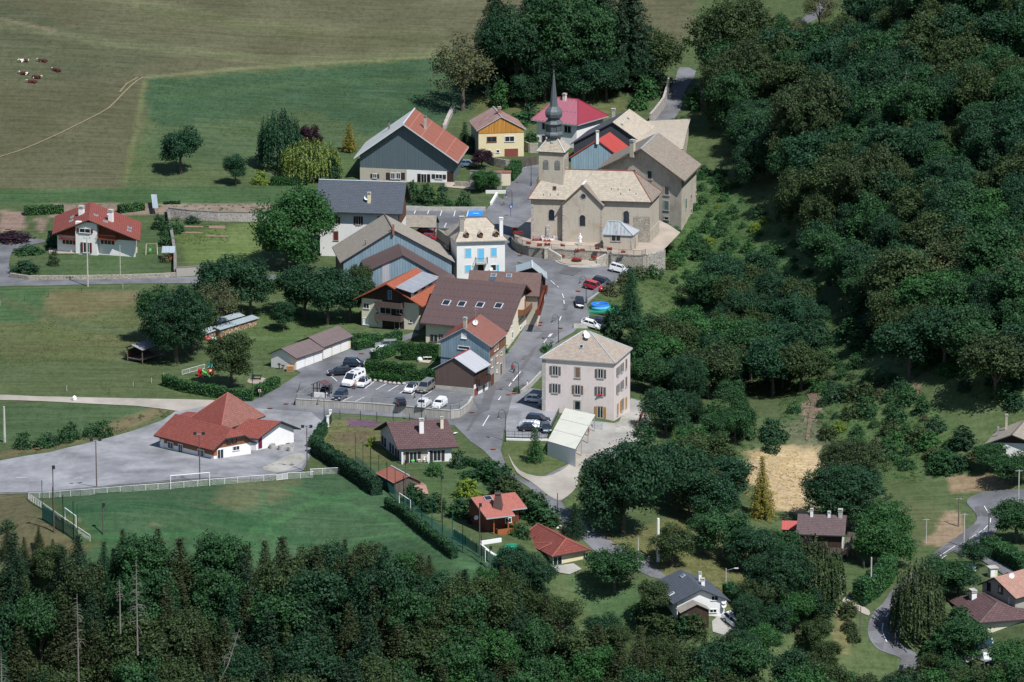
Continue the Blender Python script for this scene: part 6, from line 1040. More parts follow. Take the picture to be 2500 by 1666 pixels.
# foreground wood: pick tree feet so that the tops stay below the tree line of the photograph
TLX = [-80,0,80,130,190,230,330,430,600,760,860,960,1060,1100,1150,1250,1320,1380,1430,1500,1560,1640,1700,1850,1950,2000,2100,2180,2240,2290,2350,2420,2500,2600]
TLY = [1290,1290,1318,1345,1320,1330,1295,1310,1305,1315,1330,1345,1370,1385,1385,1395,1425,1460,1470,1520,1530,1555,1560,1565,1590,1625,1640,1655,1600,1600,1625,1640,1600,1590]
rs = np.random.RandomState(21); nf = 0
for Y in np.arange(-150, -266, -5.2):
    for X in np.arange(-112, 116, 5.7):
        x, y = X + rs.uniform(-2.4, 2.4) + (3 if int(-Y / 6) % 2 else 0), Y + rs.uniform(-2, 2); z = float(Hh(x, y)); left = x < -18
        h = rs.uniform(11.5, 14.5) if left else rs.uniform(9.5, 12.5); tp = proj(np.array([x, y, z + h])); lim = np.interp(tp[0], TLX, TLY) + rs.uniform(-6, 10)
        if tp[0] < -90 or tp[0] > 2590: continue
        sc_ = 14.6
        if tp[1] < lim: h -= (lim - tp[1]) / sc_
        if h < 5.5 or tp[1] > 1760: continue
        if left: k = [('spruce','leaf_spruce'),('spruce','leaf_sprucebrown'),('spruce','leaf_sprucebrown'),('broad','leaf_olive'),('broad','leaf_brown'),('broad','leaf_dark'),('spruce','leaf_blue'),('broad','leaf_mid')][rs.randint(8)]
        else: k = [('broad','leaf_mid'),('broad','leaf_olive'),('broad','leaf_green'),('broad','leaf_dark'),('broad','leaf_olive'),('spruce','leaf_sprucebrown'),('loose','leaf_olive')][rs.randint(7)]
        w = h * (.66 if k[0] == 'spruce' else .78) * rs.uniform(.85, 1.25)
        side = 'left' if x < -40 else 'middle' if x < 20 else 'right'; tree(k[0], None, h, w, k[1], '%s %s %s in the %s part of the foreground wood' % ('tall' if h > 11 else 'low', SP[k[1]], 'spruce' if k[0] == 'spruce' else 'broadleaf tree', side), 'trees of the foreground wood', loc=(x, y, z)); nf += 1
for Y in np.arange(-148, -250, -7.0):       # slimmer spruces filling the gaps between the crowns
    for X in np.arange(-110, 100, 7.4):
        x, y = X + rs.uniform(-3, 3), Y + rs.uniform(-3, 3); z = float(Hh(x, y)); h = rs.uniform(10, 13); tp = proj(np.array([x, y, z + h])); lim = np.interp(tp[0], TLX, TLY) + rs.uniform(-14, 8); h -= max(0, lim - tp[1]) / 14.6
        if h < 4.5 or tp[1] > 1740 or (x > 0 and rs.rand() < .5) or not -80 < tp[0] < 2580: continue
        k = ['leaf_spruce', 'leaf_sprucebrown', 'leaf_sprucebrown', 'leaf_olive', 'leaf_dark'][rs.randint(5)]
        tree('spruce', None, h, h * rs.uniform(.5, .8), k, '%s slender spruce in the foreground wood' % SP[k], 'spruces of the foreground wood', loc=(x, y, z))
for (x,y,h) in ((95,1300,4),(60,1340,5),(130,1345,5),(20,1320,6)): tree('spruce',(x,y+40),h,h*.6,'leaf_sprucebrown','young olive brown spruce at the left corner of the pitch','young spruces by the pitch')
QT.sort(key=lambda t: np.linalg.norm(np.array(t[6]) - CAM) - (60 if t[6][1] > -140 and t[6][1] < 10 else 0)); NKEEP = 296 - sum(1 for a in TL if a[0] in ('broad','big','dome','loose'))
for t in QT[:NKEEP]: tree(t[0], None, t[1], t[2], t[3], t[4], t[5], loc=t[6], now=True)
def far_wood(Q):                          # the farthest trees of the wood, one object, crowns instanced on its points
    pc = bpy.data.collections.new('wood_crowns'); variants = []
    for me, tm, h0, w0 in PROTO['broad'] + PROTO['dome']:
        for mt in ('leaf_dark','leaf_mid','leaf_blue','leaf_olive'):
            o = bpy.data.objects.new('wood_crown_%02d' % len(variants), me.copy()); o.data.materials.clear(); o.data.materials.append(M_(mt)); pc.objects.link(o); variants.append((h0, w0))
    rs = np.random.RandomState(5); idx = rs.randint(0, len(variants), len(Q)); me = bpy.data.meshes.new('far_wood'); me.from_pydata([t[6] for t in Q], [], [])
    a = me.attributes.new('sc', 'FLOAT_VECTOR', 'POINT'); a.data.foreach_set('vector', np.array([(t[2] / variants[i][1],) * 2 + (t[1] / variants[i][0],) for t, i in zip(Q, idx)]).ravel())
    a = me.attributes.new('ix', 'INT', 'POINT'); a.data.foreach_set('value', idx.astype('i')); a = me.attributes.new('rot', 'FLOAT_VECTOR', 'POINT'); a.data.foreach_set('vector', np.array([(0, 0, rs.uniform(0, 6.28)) for _ in Q]).ravel())
    o = bpy.data.objects.new('far_wood', me); COL.objects.link(o); tag(o, 'far upper part of the dense wood on the right hillside', 'wood', None, 'stuff')
    g = bpy.data.node_groups.new('wood_points', 'GeometryNodeTree'); g.interface.new_socket('Geometry', in_out='INPUT', socket_type='NodeSocketGeometry'); g.interface.new_socket('Geometry', in_out='OUTPUT', socket_type='NodeSocketGeometry')
    gi, go = g.nodes.new('NodeGroupInput'), g.nodes.new('NodeGroupOutput'); ip = g.nodes.new('GeometryNodeInstanceOnPoints'); ci = g.nodes.new('GeometryNodeCollectionInfo'); ci.inputs['Collection'].default_value = pc; ci.inputs['Separate Children'].default_value = True; ci.inputs['Reset Children'].default_value = True; ip.inputs['Pick Instance'].default_value = True
    def na(n, t): x = g.nodes.new('GeometryNodeInputNamedAttribute'); x.data_type = t; x.inputs['Name'].default_value = n; return x.outputs['Attribute']
    g.links.new(gi.outputs[0], ip.inputs['Points']); g.links.new(ci.outputs[0], ip.inputs['Instance']); g.links.new(na('ix', 'INT'), ip.inputs['Instance Index']); g.links.new(na('rot', 'FLOAT_VECTOR'), ip.inputs['Rotation']); g.links.new(na('sc', 'FLOAT_VECTOR'), ip.inputs['Scale']); g.links.new(ip.outputs[0], go.inputs[0])
    m = o.modifiers.new('wood', 'NODES'); m.node_group = g
far_wood(QT[NKEEP:])
print('forest', n1, n2, n3, n4, n5, n6, n7, n8, n9, nf)
def deadtree(p, h, label, lean=0., bare=.25, loc=None):
    rs = np.random.RandomState(int(h * 7) + int(q(p)[0])); g = G(p) if loc is None else loc; r = root('dead_tree', tuple(g), label, 'dead tree'); og = np.array(r.location); mb = MB(); top = og + np.array([lean * h, 0, h]); mb.tube([og - [0, 0, 1], og + (top - og) * .5 + [lean * h * .15, 0, 0], top], [.16, .11, .03], 'snag', 6); mb.build('trunk', r, og); mb = MB()
    for i in range(int(h * 3.2)):
        t = rs.uniform(bare, .97); a = rs.uniform(0, 6.28); L = (1 - t) * h * .16 + .5; P = og + (top - og) * t; mb.tube([P, P + np.array([math.cos(a) * L * .6, math.sin(a) * L * .6, -.05]), P + np.array([math.cos(a) * L, math.sin(a) * L, -.35 * L])], [.035, .025, .01], 'snag', 3)
    mb.build('branches', r, og)
def atop(p, h, y):        # foot of a tree of height h whose top is seen at pixel p, standing at depth y
    x, z = 0., 0.
    P = onplane(p, np.array([0, y, 0.]), np.array([0, 1., 0])); return (P[0], y, P[2] - h)
deadtree((0,0),15,'bare grey spruce skeleton with drooping branches in the foreground wood',0,.25,atop(('T',1250,440),15,-205)); deadtree((1,0),16,'straight bare trunk with short stubs at the left of the foreground wood',0,.45,atop(('T',708,815),15,-232)); deadtree((2,0),12,'pale leaning dead trunk in the foreground wood',.45,.5,atop(('T',1880,1130),11,-236)); deadtree((3,0),8,'thin broken bare trunk between the two skeleton spruces',0,.6,atop(('T',1098,620),8,-212)); deadtree((4,0),10,'silvery dead spruce at the left picture edge',0,.1,atop(('T',5,1160),12,-232))
deadtree((1952,430-150),14,'pale dead trunk standing in the hillside wood',0,.5,tuple(G((2208,330))))
# hedges: clipped boxes of small leaves
def hedge(pts, w, h, label, mat='leaf_laurel', dens=38, size=.26, name='hedge', cat='hedge'):
    global rng; rng = np.random.RandomState(len(label) * 7); P = [G(p) for p in pts]; C = []; O = []; core = MB()
    for a, b in zip(P[:-1], P[1:]):
        d = b - a; L = np.linalg.norm(d[:2]); dh = np.array([d[0] / L, d[1] / L, 0]); n = np.array([-dh[1], dh[0], 0]); k = int(dens * L * (w + 2 * h)); s = rng.uniform(0, L, k); u = rng.uniform(0, w + 2 * h, k)
        x = np.where(u < h, -w / 2, np.where(u > h + w, w / 2, u - h - w / 2)); z = np.where(u < h, u, np.where(u > h + w, u - h - w, h)); o = np.where((u < h)[:, None], -n, np.where((u > h + w)[:, None], n, np.array([0, 0, 1.])))
        hv = 1 + .09 * np.sin(s * 1.3) + .05 * np.sin(s * 3.1 + 1); base = a + dh * s[:, None]; base[:, 2] = a[2] + d[2] * s / L; C.append(base + n * x[:, None] + np.stack([0 * z, 0 * z, z * hv], 1) + rng.normal(0, .07, (k, 3))); O.append(o)
        core.hexa(a - n * (w / 2 - .12) - [0, 0, .3], d, n * (w - .24), (0, 0, h * .93 + .3), 'leaf_dark')
        for e in (0, L): k2 = int(dens * w * h); C.append(a + dh * e + n * rng.uniform(-w / 2, w / 2, (k2, 1)) + np.array([0, 0, 1.]) * rng.uniform(0, h, (k2, 1)) + (0 if e == 0 else np.array([0, 0, d[2]]))); O.append(np.tile(dh * (1 if e else -1), (k2, 1)))
    C = np.concatenate(C); O = np.concatenate(O); og = np.mean(P, 0); me = leafmesh(name, C - og, O, size, rng.uniform(0, 1, len(C)), mat); o = bpy.data.objects.new(name, me); COL.objects.link(o); r = root(name, tuple(og), label, cat); o.parent = r; o.name = 'foliage'; c = core.build('inner_growth', r, og)
hedge([(402,941),(450,956),(520,968),(585,977),(617,978)],1.6,2.0,'long dark laurel hedge below the playground'); hedge([(628,970),(652,957),(676,944)],1.6,2.0,'short laurel hedge right of the playground gap')
hedge([(838,842),(870,840),(925,838)],1.3,1.9,'laurel hedge in front of the balcony chalet, upper one'); hedge([(868,857),(905,848),(978,831)],1.3,1.9,'laurel hedge along the driveway below the chalet'); hedge([(858,850),(864,846)],1.2,1.8,'tiny laurel hedge piece at the garage end')
hedge([(980,878),(1025,877),(1070,878)],1.8,3.0,'tall dark hedge behind the turquoise parasol','leaf_hedge'); hedge([(912,884),(945,872),(978,857)],1.6,2.0,'laurel hedge beside the two white cars'); hedge([(893,910),(935,912),(980,918),(1015,920)],1.8,2.2,'dark clipped hedge in front of the small garden','leaf_hedge'); hedge([(985,930),(1030,931),(1062,932)],1.6,2.2,'dark clipped hedge joining the brown barn','leaf_hedge'); hedge([(905,928),(940,932),(985,938)],1.6,1.4,'low dark hedge along the parking bays','leaf_hedge')
hedge([(770,1105),(790,1120),(820,1140),(850,1160),(880,1180),(920,1210)],2.0,2.6,'dark bushy hedge along the upper pitch fence','leaf_dark',30,.34); hedge([(763,1095),(775,1080),(790,1055)],1.6,1.7,'small hedge beside the yard gate','leaf_mid',30,.3); hedge([(945,1240),(985,1262),(1030,1300),(1080,1340),(1110,1365)],1.3,1.8,'narrow clipped hedge along the lower pitch fence','leaf_mid')
hedge([(661,452),(705,452),(751,451)],1.4,1.6,'clipped hedge on the meadow left of the willow','leaf_hedge'); hedge([(1242,443),(1262,420)],2.2,2.6,'bright clipped hedge beside the lane to the church','leaf_green'); hedge([(1135,1132),(1160,1140),(1178,1146)],1.4,1.2,'low hedge right of the brown tile house')
hedge([(1776,1458),(1800,1480),(1835,1510)],2.2,2.6,'sloping grass green hedge beside the dark roofed house','leaf_green'); hedge([(2095,1478),(2130,1455),(2160,1425),(2175,1400)],2.4,4.0,'tall bright hedge along the valley road','leaf_green',26,.34); hedge([(2410,1345),(2450,1368),(2510,1400)],3.0,2.6,'broad clipped hedge beside the stop sign','leaf_green'); hedge([(440,498),(420,498),(400,499)],.8,.5,'low clipped edging above the garden strip','leaf_dark')
hedge([(60,525),(100,523),(155,520)],1.8,1.7,'dense bean rows in the kitchen garden','crop',30,.3); hedge([(290,520),(350,512)],1.8,1.6,'tall green crop rows behind the chalet','crop',30,.3); rowof([(2070,1485),(2078,1520),(2082,1575)],5,2.0,2.6,['leaf_brown','leaf_grey'],'dry brown shrub left of the valley road','dry shrubs by the valley road','bush')
# ground cover nobody could count
def scatter(name, polys, dens, r, per, size, mats, label, cat, up=.5, squash=.6, seed=5):
    global rng; rng = np.random.RandomState(seed); allC = []
    for poly in polys:
        g = np.array([G(p) for p in poly]); x0, x1, y0, y1 = g[:, 0].min(), g[:, 0].max(), g[:, 1].min(), g[:, 1].max(); n = int((x1 - x0) * (y1 - y0) * dens); X, Y = rng.uniform(x0, x1, n), rng.uniform(y0, y1, n); Z = Hh(X, Y); P = np.stack([X, Y, Z], 1); px = proj(P); k = inpoly(px[:, 0], px[:, 1], poly) & (vnoise(X, Y, 7, seed) + .5 * vnoise(X, Y, 2.5, seed + 1) > .55); allC.append(P[k])
    C = np.concatenate(allC); d = unit(len(C) * per); d[:, 2] = np.abs(d[:, 2]); rr = np.repeat(rng.uniform(r * .4, r * 1.3, len(C)), per)[:, None]; P = np.repeat(C, per, 0) + d * rr * [1, 1, squash] * rng.uniform(.3, 1, (len(d), 1)); me = leafmesh(name, P, d, size, np.repeat(rng.uniform(0, 1, len(C)), per) * .7 + rng.uniform(0, .3, len(d)), mats, up=up)
    o = bpy.data.objects.new(name, me); COL.objects.link(o); tag(o, label, cat, None, 'stuff')
scatter('undergrowth',[[(1900,830),(2050,840),(2250,950),(2380,1100),(2300,1180),(2120,1180),(1990,1080),(1900,1040)],[(1560,640),(1700,420),(1870,570),(1800,640),(1700,760),(1700,880),(1560,880),(1480,740)],[(1560,960),(1640,860),(1700,1000),(1900,1050),(1820,1110),(1800,1200),(1620,1160),(1560,1080)]],.55,.7,18,.2,'leaf_green','green brambles and weeds covering the slopes below the wood','undergrowth')
scatter('dry_weeds',[[(1900,850),(2050,860),(2250,960),(2360,1100),(2200,1170),(1990,1080),(1900,1060)],[(1560,980),(1640,900),(1700,1000),(1900,1050),(1820,1110)],[(1580,690),(1700,600),(1720,760),(1620,840)]],.2,.5,12,.18,'leaf_grey','pale dry weeds on the scrubby slope','undergrowth',seed=9)
scatter('straw_grass',[[(1822,1105),(2005,1092),(2020,1130),(1985,1250),(1895,1255),(1808,1200)]],1.3,.4,9,.18,'grass_straw','flattened straw coloured tall grass below the dirt path','grass',.9,.5,13)
scatter('verge_grass',[[(210,1062),(330,1012),(395,996),(425,1002),(400,1020),(330,1048),(230,1078),(100,1102)],[(0,1110),(120,1085),(230,1062),(240,1075),(120,1100),(0,1122)]],1.0,.6,10,.2,'leaf_brown','dry brown grass and dock on the verge of the gravel yard','grass',.9,.7,14)
scatter('vegetable_rows',[[(435,560),(560,548),(562,600),(440,600)],[(1600,788),(1690,792),(1700,868),(1605,860)],[(160,500),(650,499),(650,515),(160,522)]],.35,.5,14,.2,'crop','low vegetable plants in the garden beds','crop',.8,.6,15)
scatter('bank_grass',[[(1560,640),(1700,420),(1870,570),(1800,640),(1700,760),(1650,860),(1480,740)],[(1900,830),(2050,840),(2250,950),(2380,1100),(2300,1180),(2120,1180),(1900,1040)],[(1700,400),(1780,430),(1960,610),(2060,830),(1900,720),(1760,660)],[(435,545),(560,545),(562,590),(440,590)]],2.2,.4,5,.16,'grass_blade','rough grass on the banks below the wood','grass',.8,.7,31)
scatter('meadow_tufts',[[(360,195),(700,172),(1090,140),(1100,230),(900,330),(700,340),(380,330)],[(80,790),(390,740),(480,800),(400,870),(0,900),(0,800)],[(600,760),(760,720),(880,740),(800,800),(680,870),(560,880)],[(1470,1330),(1700,1240),(1860,1300),(1840,1440),(1760,1500),(1640,1440)],[(785,1032),(960,1040),(940,1130),(770,1080)]],1.6,.35,4,.17,'grass_blade','short rough tufts of meadow grass','grass',.9,.6,33)
scatter('forest_floor_growth',[[(1700,215),(1770,440),(1960,650),(2060,830),(2240,930),(2400,1010),(2560,1000),(2560,-90),(2140,-90),(2060,180),(1860,160)],[(1740,690),(1900,690),(2000,880),(1890,990),(1640,985)]],.05,1.3,16,.34,'leaf_dark','dark undergrowth between the trees of the hillside wood','undergrowth',seed=17)
# ---------------------------------------------------------------- walls, terraces, fences
def zup(P, py):        # height at which the vertical through P shows at picture row py
    a, b = proj([P[0], P[1], P[2]])[1], proj([P[0], P[1], P[2] + 1])[1]; return P[2] + (py - a) / (b - a)
def wallz(name, label, W, th, mat, top=None, h=None, cap=None, cat='wall', sink=.8, parent=None):
    """wall along world points W; top = one absolute height, or h above each point"""
    r = parent or root(name, tuple(np.mean(W, 0)), label, cat); og = np.array(r.location); mb = MB(); mc = MB()
    for a, b in zip(W[:-1], W[1:]):
        a, b = np.array(a, float), np.array(b, float); d = b - a; d[2] = 0; n = np.array([-d[1], d[0], 0]) / (np.linalg.norm(d) + 1e-9); ga, gb = float(Hh(a[0], a[1])) - sink, float(Hh(b[0], b[1])) - sink; ta, tb = (top, top) if top is not None else (a[2] + h, b[2] + h)
        V = [[*(a - n * th / 2)[:2], ga], [*(b - n * th / 2)[:2], gb], [*(b + n * th / 2)[:2], gb], [*(a + n * th / 2)[:2], ga], [*(a - n * th / 2)[:2], ta], [*(b - n * th / 2)[:2], tb], [*(b + n * th / 2)[:2], tb], [*(a + n * th / 2)[:2], ta]]
        mb.grid(V, [(0, 3, 2, 1), (4, 5, 6, 7), (0, 1, 5, 4), (1, 2, 6, 5), (2, 3, 7, 6), (3, 0, 4, 7)], mat)
        if cap: k = th / 2 + .06; mc.grid([[*(a - n * k)[:2], ta], [*(b - n * k)[:2], tb], [*(b + n * k)[:2], tb], [*(a + n * k)[:2], ta]] + [[*(a - n * k)[:2], ta + .1], [*(b - n * k)[:2], tb + .1], [*(b + n * k)[:2], tb + .1], [*(a + n * k)[:2], ta + .1]], [(0, 3, 2, 1), (4, 5, 6, 7), (0, 1, 5, 4), (1, 2, 6, 5), (2, 3, 7, 6), (3, 0, 4, 7)], cap)
    mb.build('masonry', r, og)
    if cap: mc.build('coping', r, og)
    return r
def rail(name, label, W, h, mat, sp=.16, post=2.0, rails=2, cat='railing', pr=.035, bar=True, br=.014, group=None, low=.08):
    r = root(name, tuple(W[0]), label, cat, group); og = np.array(r.location); m1, m2, m3 = MB(), MB(), MB()
    for a, b in zip(W[:-1], W[1:]):
        a, b = np.array(a, float), np.array(b, float); L = np.linalg.norm(b - a)
        for k in range(rails): z = low + (h - low) * k / max(1, rails - 1); m1.tube([a + [0, 0, z], b + [0, 0, z]], .028, mat, 4)
        if bar:
            for i in range(int(L / sp) + 1): P = a + (b - a) * min(1, i * sp / L); m2.tube([P + [0, 0, low], P + [0, 0, h]], br, mat, 3)
        for i in range(max(1, int(round(L / post))) + 1): P = a + (b - a) * i / max(1, round(L / post)); m3.tube([P - [0, 0, .2], P + [0, 0, h + .04]], pr, mat, 5)
    m1.build('rail', r, og); m3.build('posts', r, og)
    if bar: m2.build('bars', r, og)
    return r
# car park terrace
PZ = 1.76
rim = [(722,976),(760,978.5),(831,982),(908,986.5),(984,993),(1026,998),(1062,1001.5),(1100,1004.5),(1122,1002),(1143,987),(1153,970)]
rimW = [unproj(p, PZ) for p in rim]
sheet('car_park_terrace', rim + [(1149,962),(1100,955),(1062,937),(985,925),(906,920),(880,908),(800,902),(735,928)], 'asphalt', .0, z=PZ)
wallz('retaining_wall','pale stone block retaining wall below the village car park',rimW,.35,'split_block',top=PZ+.12,cap='concrete'); rail('railing','long dark metal railing on the car park retaining wall',[w+[0,0,.15] for w in rimW[:-1]],1.1,'steel',.22,2.0,br=.02)
rail('railing','dark railing at the left end of the car park by the kiosk',[unproj((722,976),PZ+.1),unproj((758,954),PZ+.1)],1.1,'steel',.3,br=.02); W=[unproj((1096,975),PZ),unproj((1147,978),PZ)]; rail('gate','grey bar gate of the car park below the brown barn',W,1.3,'grey_trim',.2,3,cat='gate')
# church terrace
tr_px = [('E',5,845),('E',22,880),('E',60,915),('E',120,942),('E',200,965),('E',290,978),('E',378,988),('E',455,992),('E',600,1000),('E',760,1007),('E',900,1012),('E',1020,1016),('E',1095,1024),('E',1138,1045),('E',1320,1056),('E',1400,1062),('E',1490,1066),('E',1535,1050)]
trW = [unproj(p, ZT) for p in tr_px]
sheet('church_terrace', [q(p) for p in tr_px] + qs('E',(1640,1020),(1745,985),(1850,880),(1935,790),(1800,700),(1500,560),(600,520),(250,600),(60,740),(5,800)), 'paving', .0, z=ZT)
wallz('terrace_wall','rough stone wall curving around the church terrace',trW,.5,'stone_wall',top=ZT+.05,cap='concrete_dark'); rail('railing','black railing on the curved church terrace wall',[w+[0,0,.12] for w in trW],1.1,'black_metal',.16,2.2)
Wd=[unproj(p,ZT) for p in (('E',1535,1050),('E',1640,1020),('E',1745,985))]; wallz('gabion_wall','stacked pale block wall at the right end of the church terrace',Wd,.8,'stone_block',top=ZT+.02)
for c,(a,b_,l) in enumerate(((('E',415,985),('E',562,1062),'sloping stone stair wall left of the church steps'),(('E',1125,1020),('E',968,1085),'sloping stone stair wall right of the church steps'))):
    A,B=unproj(a,ZT),unproj(b_,ZT-1.0); B=np.array([B[0],B[1]-.6,ZT-1.0]); A=A+[0,-.9,0]; A[2]=ZT+.3; A2,B2=np.array([A[0],A[1],0]),np.array([B[0],B[1],0]); d=(B2-A2)/np.linalg.norm(B2-A2); n=np.array([-d[1],d[0],0]); r=root('stair_wall',tuple((A+B)/2),l,'wall'); og=np.array(r.location); mb=MB(); P=[np.array([A[0],A[1],3.4]),np.array([B[0],B[1],3.4]),B,A]; mb.panel(P,n,.5,'rubble'); mb.panel([p+n*.0 for p in P],-n,.02,'rubble'); mb.build('masonry',r,og); mb=MB(); mb.tube([A+n*.25+[0,0,.04],B+n*.25+[0,0,.04]],.2,'concrete',4); mb.build('coping',r,og)
for p,l in ((('E',397,985),'square stone pillar left above the church steps'),(('E',1117,1030),'square stone pillar right above the church steps')):
    c=unproj(p,ZT)-np.array([0,.5,0]); r=root('pillar',(c[0],c[1],3.9),l,'pillar'); og=np.array(r.location); mb=MB(); mb.box((c[0],c[1],3.4),.9,.7,ZT-3.4+.35,'rubble'); mb.build('masonry',r,og); mb=MB(); mb.box((c[0],c[1],ZT+.35),1.05,.85,.12,'concrete'); mb.build('coping',r,og)
g=G(('E',765,1150)); c0=np.array([g[0],unproj(('E',765,1105),4.6)[1]-1.0,g[2]]); r=root('semicircular_steps',tuple(c0),'semicircular stone steps in front of the church terrace','steps'); mb=MB(); og=np.array(r.location)
for i,(rd,z) in enumerate(((5.2,.16),(4.75,.32),(4.3,.48))): mb.grid([c0+np.array([rd*math.cos(a),-rd*.98*math.sin(a)+1.2,zz]) for zz in (-.4,z) for a in np.linspace(-.35,math.pi+.35,33)],[(k,k+1,34+k,33+k) for k in range(32)]+[tuple(range(33,66))],'paving' if i==2 else 'concrete')
mb.build('step',r,og)
def flowers(c, n, w, label, group='red geranium troughs', box=True, ring=0):
    c=np.asarray(c,float); r=root('flower_trough' if not ring else 'flower_ring',tuple(c),label,'planter',group); mb=MB(); me_n=[]
    k=26*n; th=rng.uniform(0,6.28,k)
    P=np.stack([rng.uniform(-w/2,w/2,k),rng.uniform(-.22,.22,k),rng.uniform(.1,.5,k)],1) if not ring else np.stack([np.cos(th)*ring+rng.normal(0,.16,k),np.sin(th)*ring+rng.normal(0,.16,k),rng.uniform(.15,.7,k)],1)
    me=leafmesh('flower_heads',P,unit(k),.2,rng.rand(k),'flower_red'); o=bpy.data.objects.new('flower_heads',me); COL.objects.link(o); o.parent=r
    me=leafmesh('flower_leaves',P[::2]*[1,1,.7],unit(len(P[::2])),.18,rng.rand(len(P[::2])),'leaf_green'); o=bpy.data.objects.new('foliage',me); COL.objects.link(o); o.parent=r
    if ring: mb.lathe((0,0,0),[(ring+.25,0),(ring+.3,.3),(ring-.3,.3)],'black_metal',14)
    else: mb.box((0,0,-.12),w,.35,.28,'brown_wood')
    mb.build('trough',r); return r
for p,n,w,l in ((('E',35,760),3,1.2,'geranium clump at the far left end of the church terrace'),(('E',75,802),4,2.2,'long geranium trough at the left bend of the terrace'),(('E',190,918),2,1.0,'geranium trough on the curved railing left of the stone pillars'),(('E',315,942),2,1.0,'geranium trough just left of the left stone pillar'),(('E',582,942),2,.9,'geranium trough below the transept corner'),(('E',980,978),2,1.0,'geranium trough between statue and right stone pillar'),(('E',1277,1018),2,1.0,'geranium trough on the right part of the terrace railing')): flowers(unproj(p,ZT+.9),n,w,l)
flowers(unproj(('E',405,930),ZT+.9)+[0,-.4,0],3,1.2,'geraniums on top of the left stone pillar'); flowers(unproj(('E',1120,980),ZT+.9)+[0,-.4,0],3,1.1,'geraniums on top of the right stone pillar'); flowers(unproj(('E',780,997),ZT+.1)+[0,-.5,0],5,2.0,'widest geranium trough below the white statue')
flowers(unproj(('E',572,1050),5.2)+[0,-.9,0],3,1.2,'geranium tub at the foot of the left stair wall'); flowers(unproj(('E',940,1072),5.2)+[0,-.9,0],3,1.2,'geranium tub at the foot of the right stair wall'); flowers(unproj(('E',290,885),ZT),5,2.0,'geranium bed beside the war memorial'); flowers(unproj(('E',405,890),ZT)+[0,-.3,0],3,1.6,'geraniums at the foot of the war memorial')
fr=flowers(unproj(('E',742,1120),4.6),8,1,'big ring of red geraniums around an iron post on the steps',None,ring=.75); mb=MB(); mb.tube([(-.35,0,0),(-.35,0,2.3)],.07,'black_metal',6); mb.tube([(-.35,0,2.2),(.1,0,2.25)],.04,'black_metal',5); mb.build('iron_post',fr)
# statue and war memorial
c=unproj(('E',783,935),ZT); c=np.array([c[0],c[1]-.1,ZT]); r=root('statue',tuple(c),'white statue of a robed figure on a grey stone pedestal','statue'); mb=MB(); mb.box((0,0,-.8),1.5,1.0,.85,'concrete'); mb.box((0,0,.05),.9,.8,.45,'concrete'); mb.build('pedestal',r)
mb=MB(); mb.lathe((0,0,.5),[(.36,0),(.34,.25),(.29,.7),(.27,1.05),(.33,1.35),(.34,1.5),(.2,1.65),(.1,1.72),(.1,1.78),(.155,1.86),(.165,1.98),(.12,2.1),(.02,2.15)],'statue_white',12); mb.tube([(-.3,0,1.95),(-.38,-.12,1.6),(-.1,-.32,1.55)],[.1,.09,.06],'statue_white',6); mb.tube([(.3,0,1.95),(.36,-.12,1.6),(.06,-.33,1.5)],[.1,.09,.06],'statue_white',6); mb.build('figure',r,smooth=True); r.scale=(.95,.95,.95)
c=unproj(('E',412,872),ZT); r=root('war_memorial',tuple(c),'tall pale stone memorial stele against the church wall','memorial'); mb=MB(); mb.box((0,0,0),2.6,1.2,.25,'white_trim'); mb.build('base',r); mb=MB(); mb.box((0,0,.25),1.15,.8,.5,'stone_pale'); mb.lathe((0,0,.75),[(.62,0),(.5,1.7),(.52,1.75),(.5,2.2),(.35,2.35),(.05,2.45)],'stone_pale',4,R(45)); mb.build('stele',r); mb=MB(); mb.box((0,-.47,1.0),.55,.04,1.1,'grey_trim'); mb.build('plaque',r)
mb=MB()
for sx in (-1.25,1.25): mb.box((sx,-.5,.25),.16,.16,.7,'white_trim')
mb.build('bollards',r)
# square railing with white kerb wall
sq=[('E',1490,1165),('E',1400,1225),('E',1290,1290),('E',1180,1365),('E',1060,1440),('E',940,1520),('E',870,1567)]; W=[G(q(p)) for p in sq]; wallz('kerb_wall','pale kerb wall along the drop beside the church square',W,.35,'concrete',h=.15,sink=2.5); rail('railing','grey metal railing along the drop beside the church square',[w+[0,0,.15] for w in W],1.15,'metal_old',.13,1.8,br=.02)
# meadow and garden walls
W=[G(p) for p in (('A',1612,845),('A',1610,700),('A',1590,560),('A',1565,420),('A',1545,262))]; wallz('garden_wall','old grey stone wall running away between chalet lawn and walled garden',W,.5,'stone_wall',h=1.3,cap='concrete_dark')
W=[G(p) for p in (('A',1550,300),('A',1750,325),('A',2000,340),('A',2353,345),(655,540))]; wallz('garden_wall','long pale patched stone wall at the back of the walled garden',W,.4,'stone_pale',h=2.0,cap='concrete_dark')
W=[G(p) for p in (('A',95,855),('A',260,880),('A',700,878),('A',1100,872),('A',1500,858),('A',1615,850))]; wallz('roadside_wall','low dry stone wall between chalet lawn and country road',W,.5,'stone_wall',h=.9)
W=[G(p) for p in (('A',1620,850),('A',1790,840),(500,672))]; wallz('roadside_wall','weathered plaster wall piece at the walled garden corner',W,.4,'grey_plaster',h=1.9,cap='concrete_dark')
W=[G(p) for p in (('F',1120,450),('F',1500,455),('F',1800,455),('F',2050,455))]; wallz('retaining_wall','long low concrete wall between barn lawn and parking row',W,.3,'concrete',h=1.0)
W=[G(p) for p in (('F',2110,390),('F',2180,270))]; wallz('lane_wall','white kerb wall beside the lane to the church',W,.4,'white_plaster',h=.7)
W=[G(p) for p in (('C',1030,1510),('C',1300,1510))]; wallz('low_wall','low pale garden wall beside the round tree',W,.3,'white_plaster',h=.7)
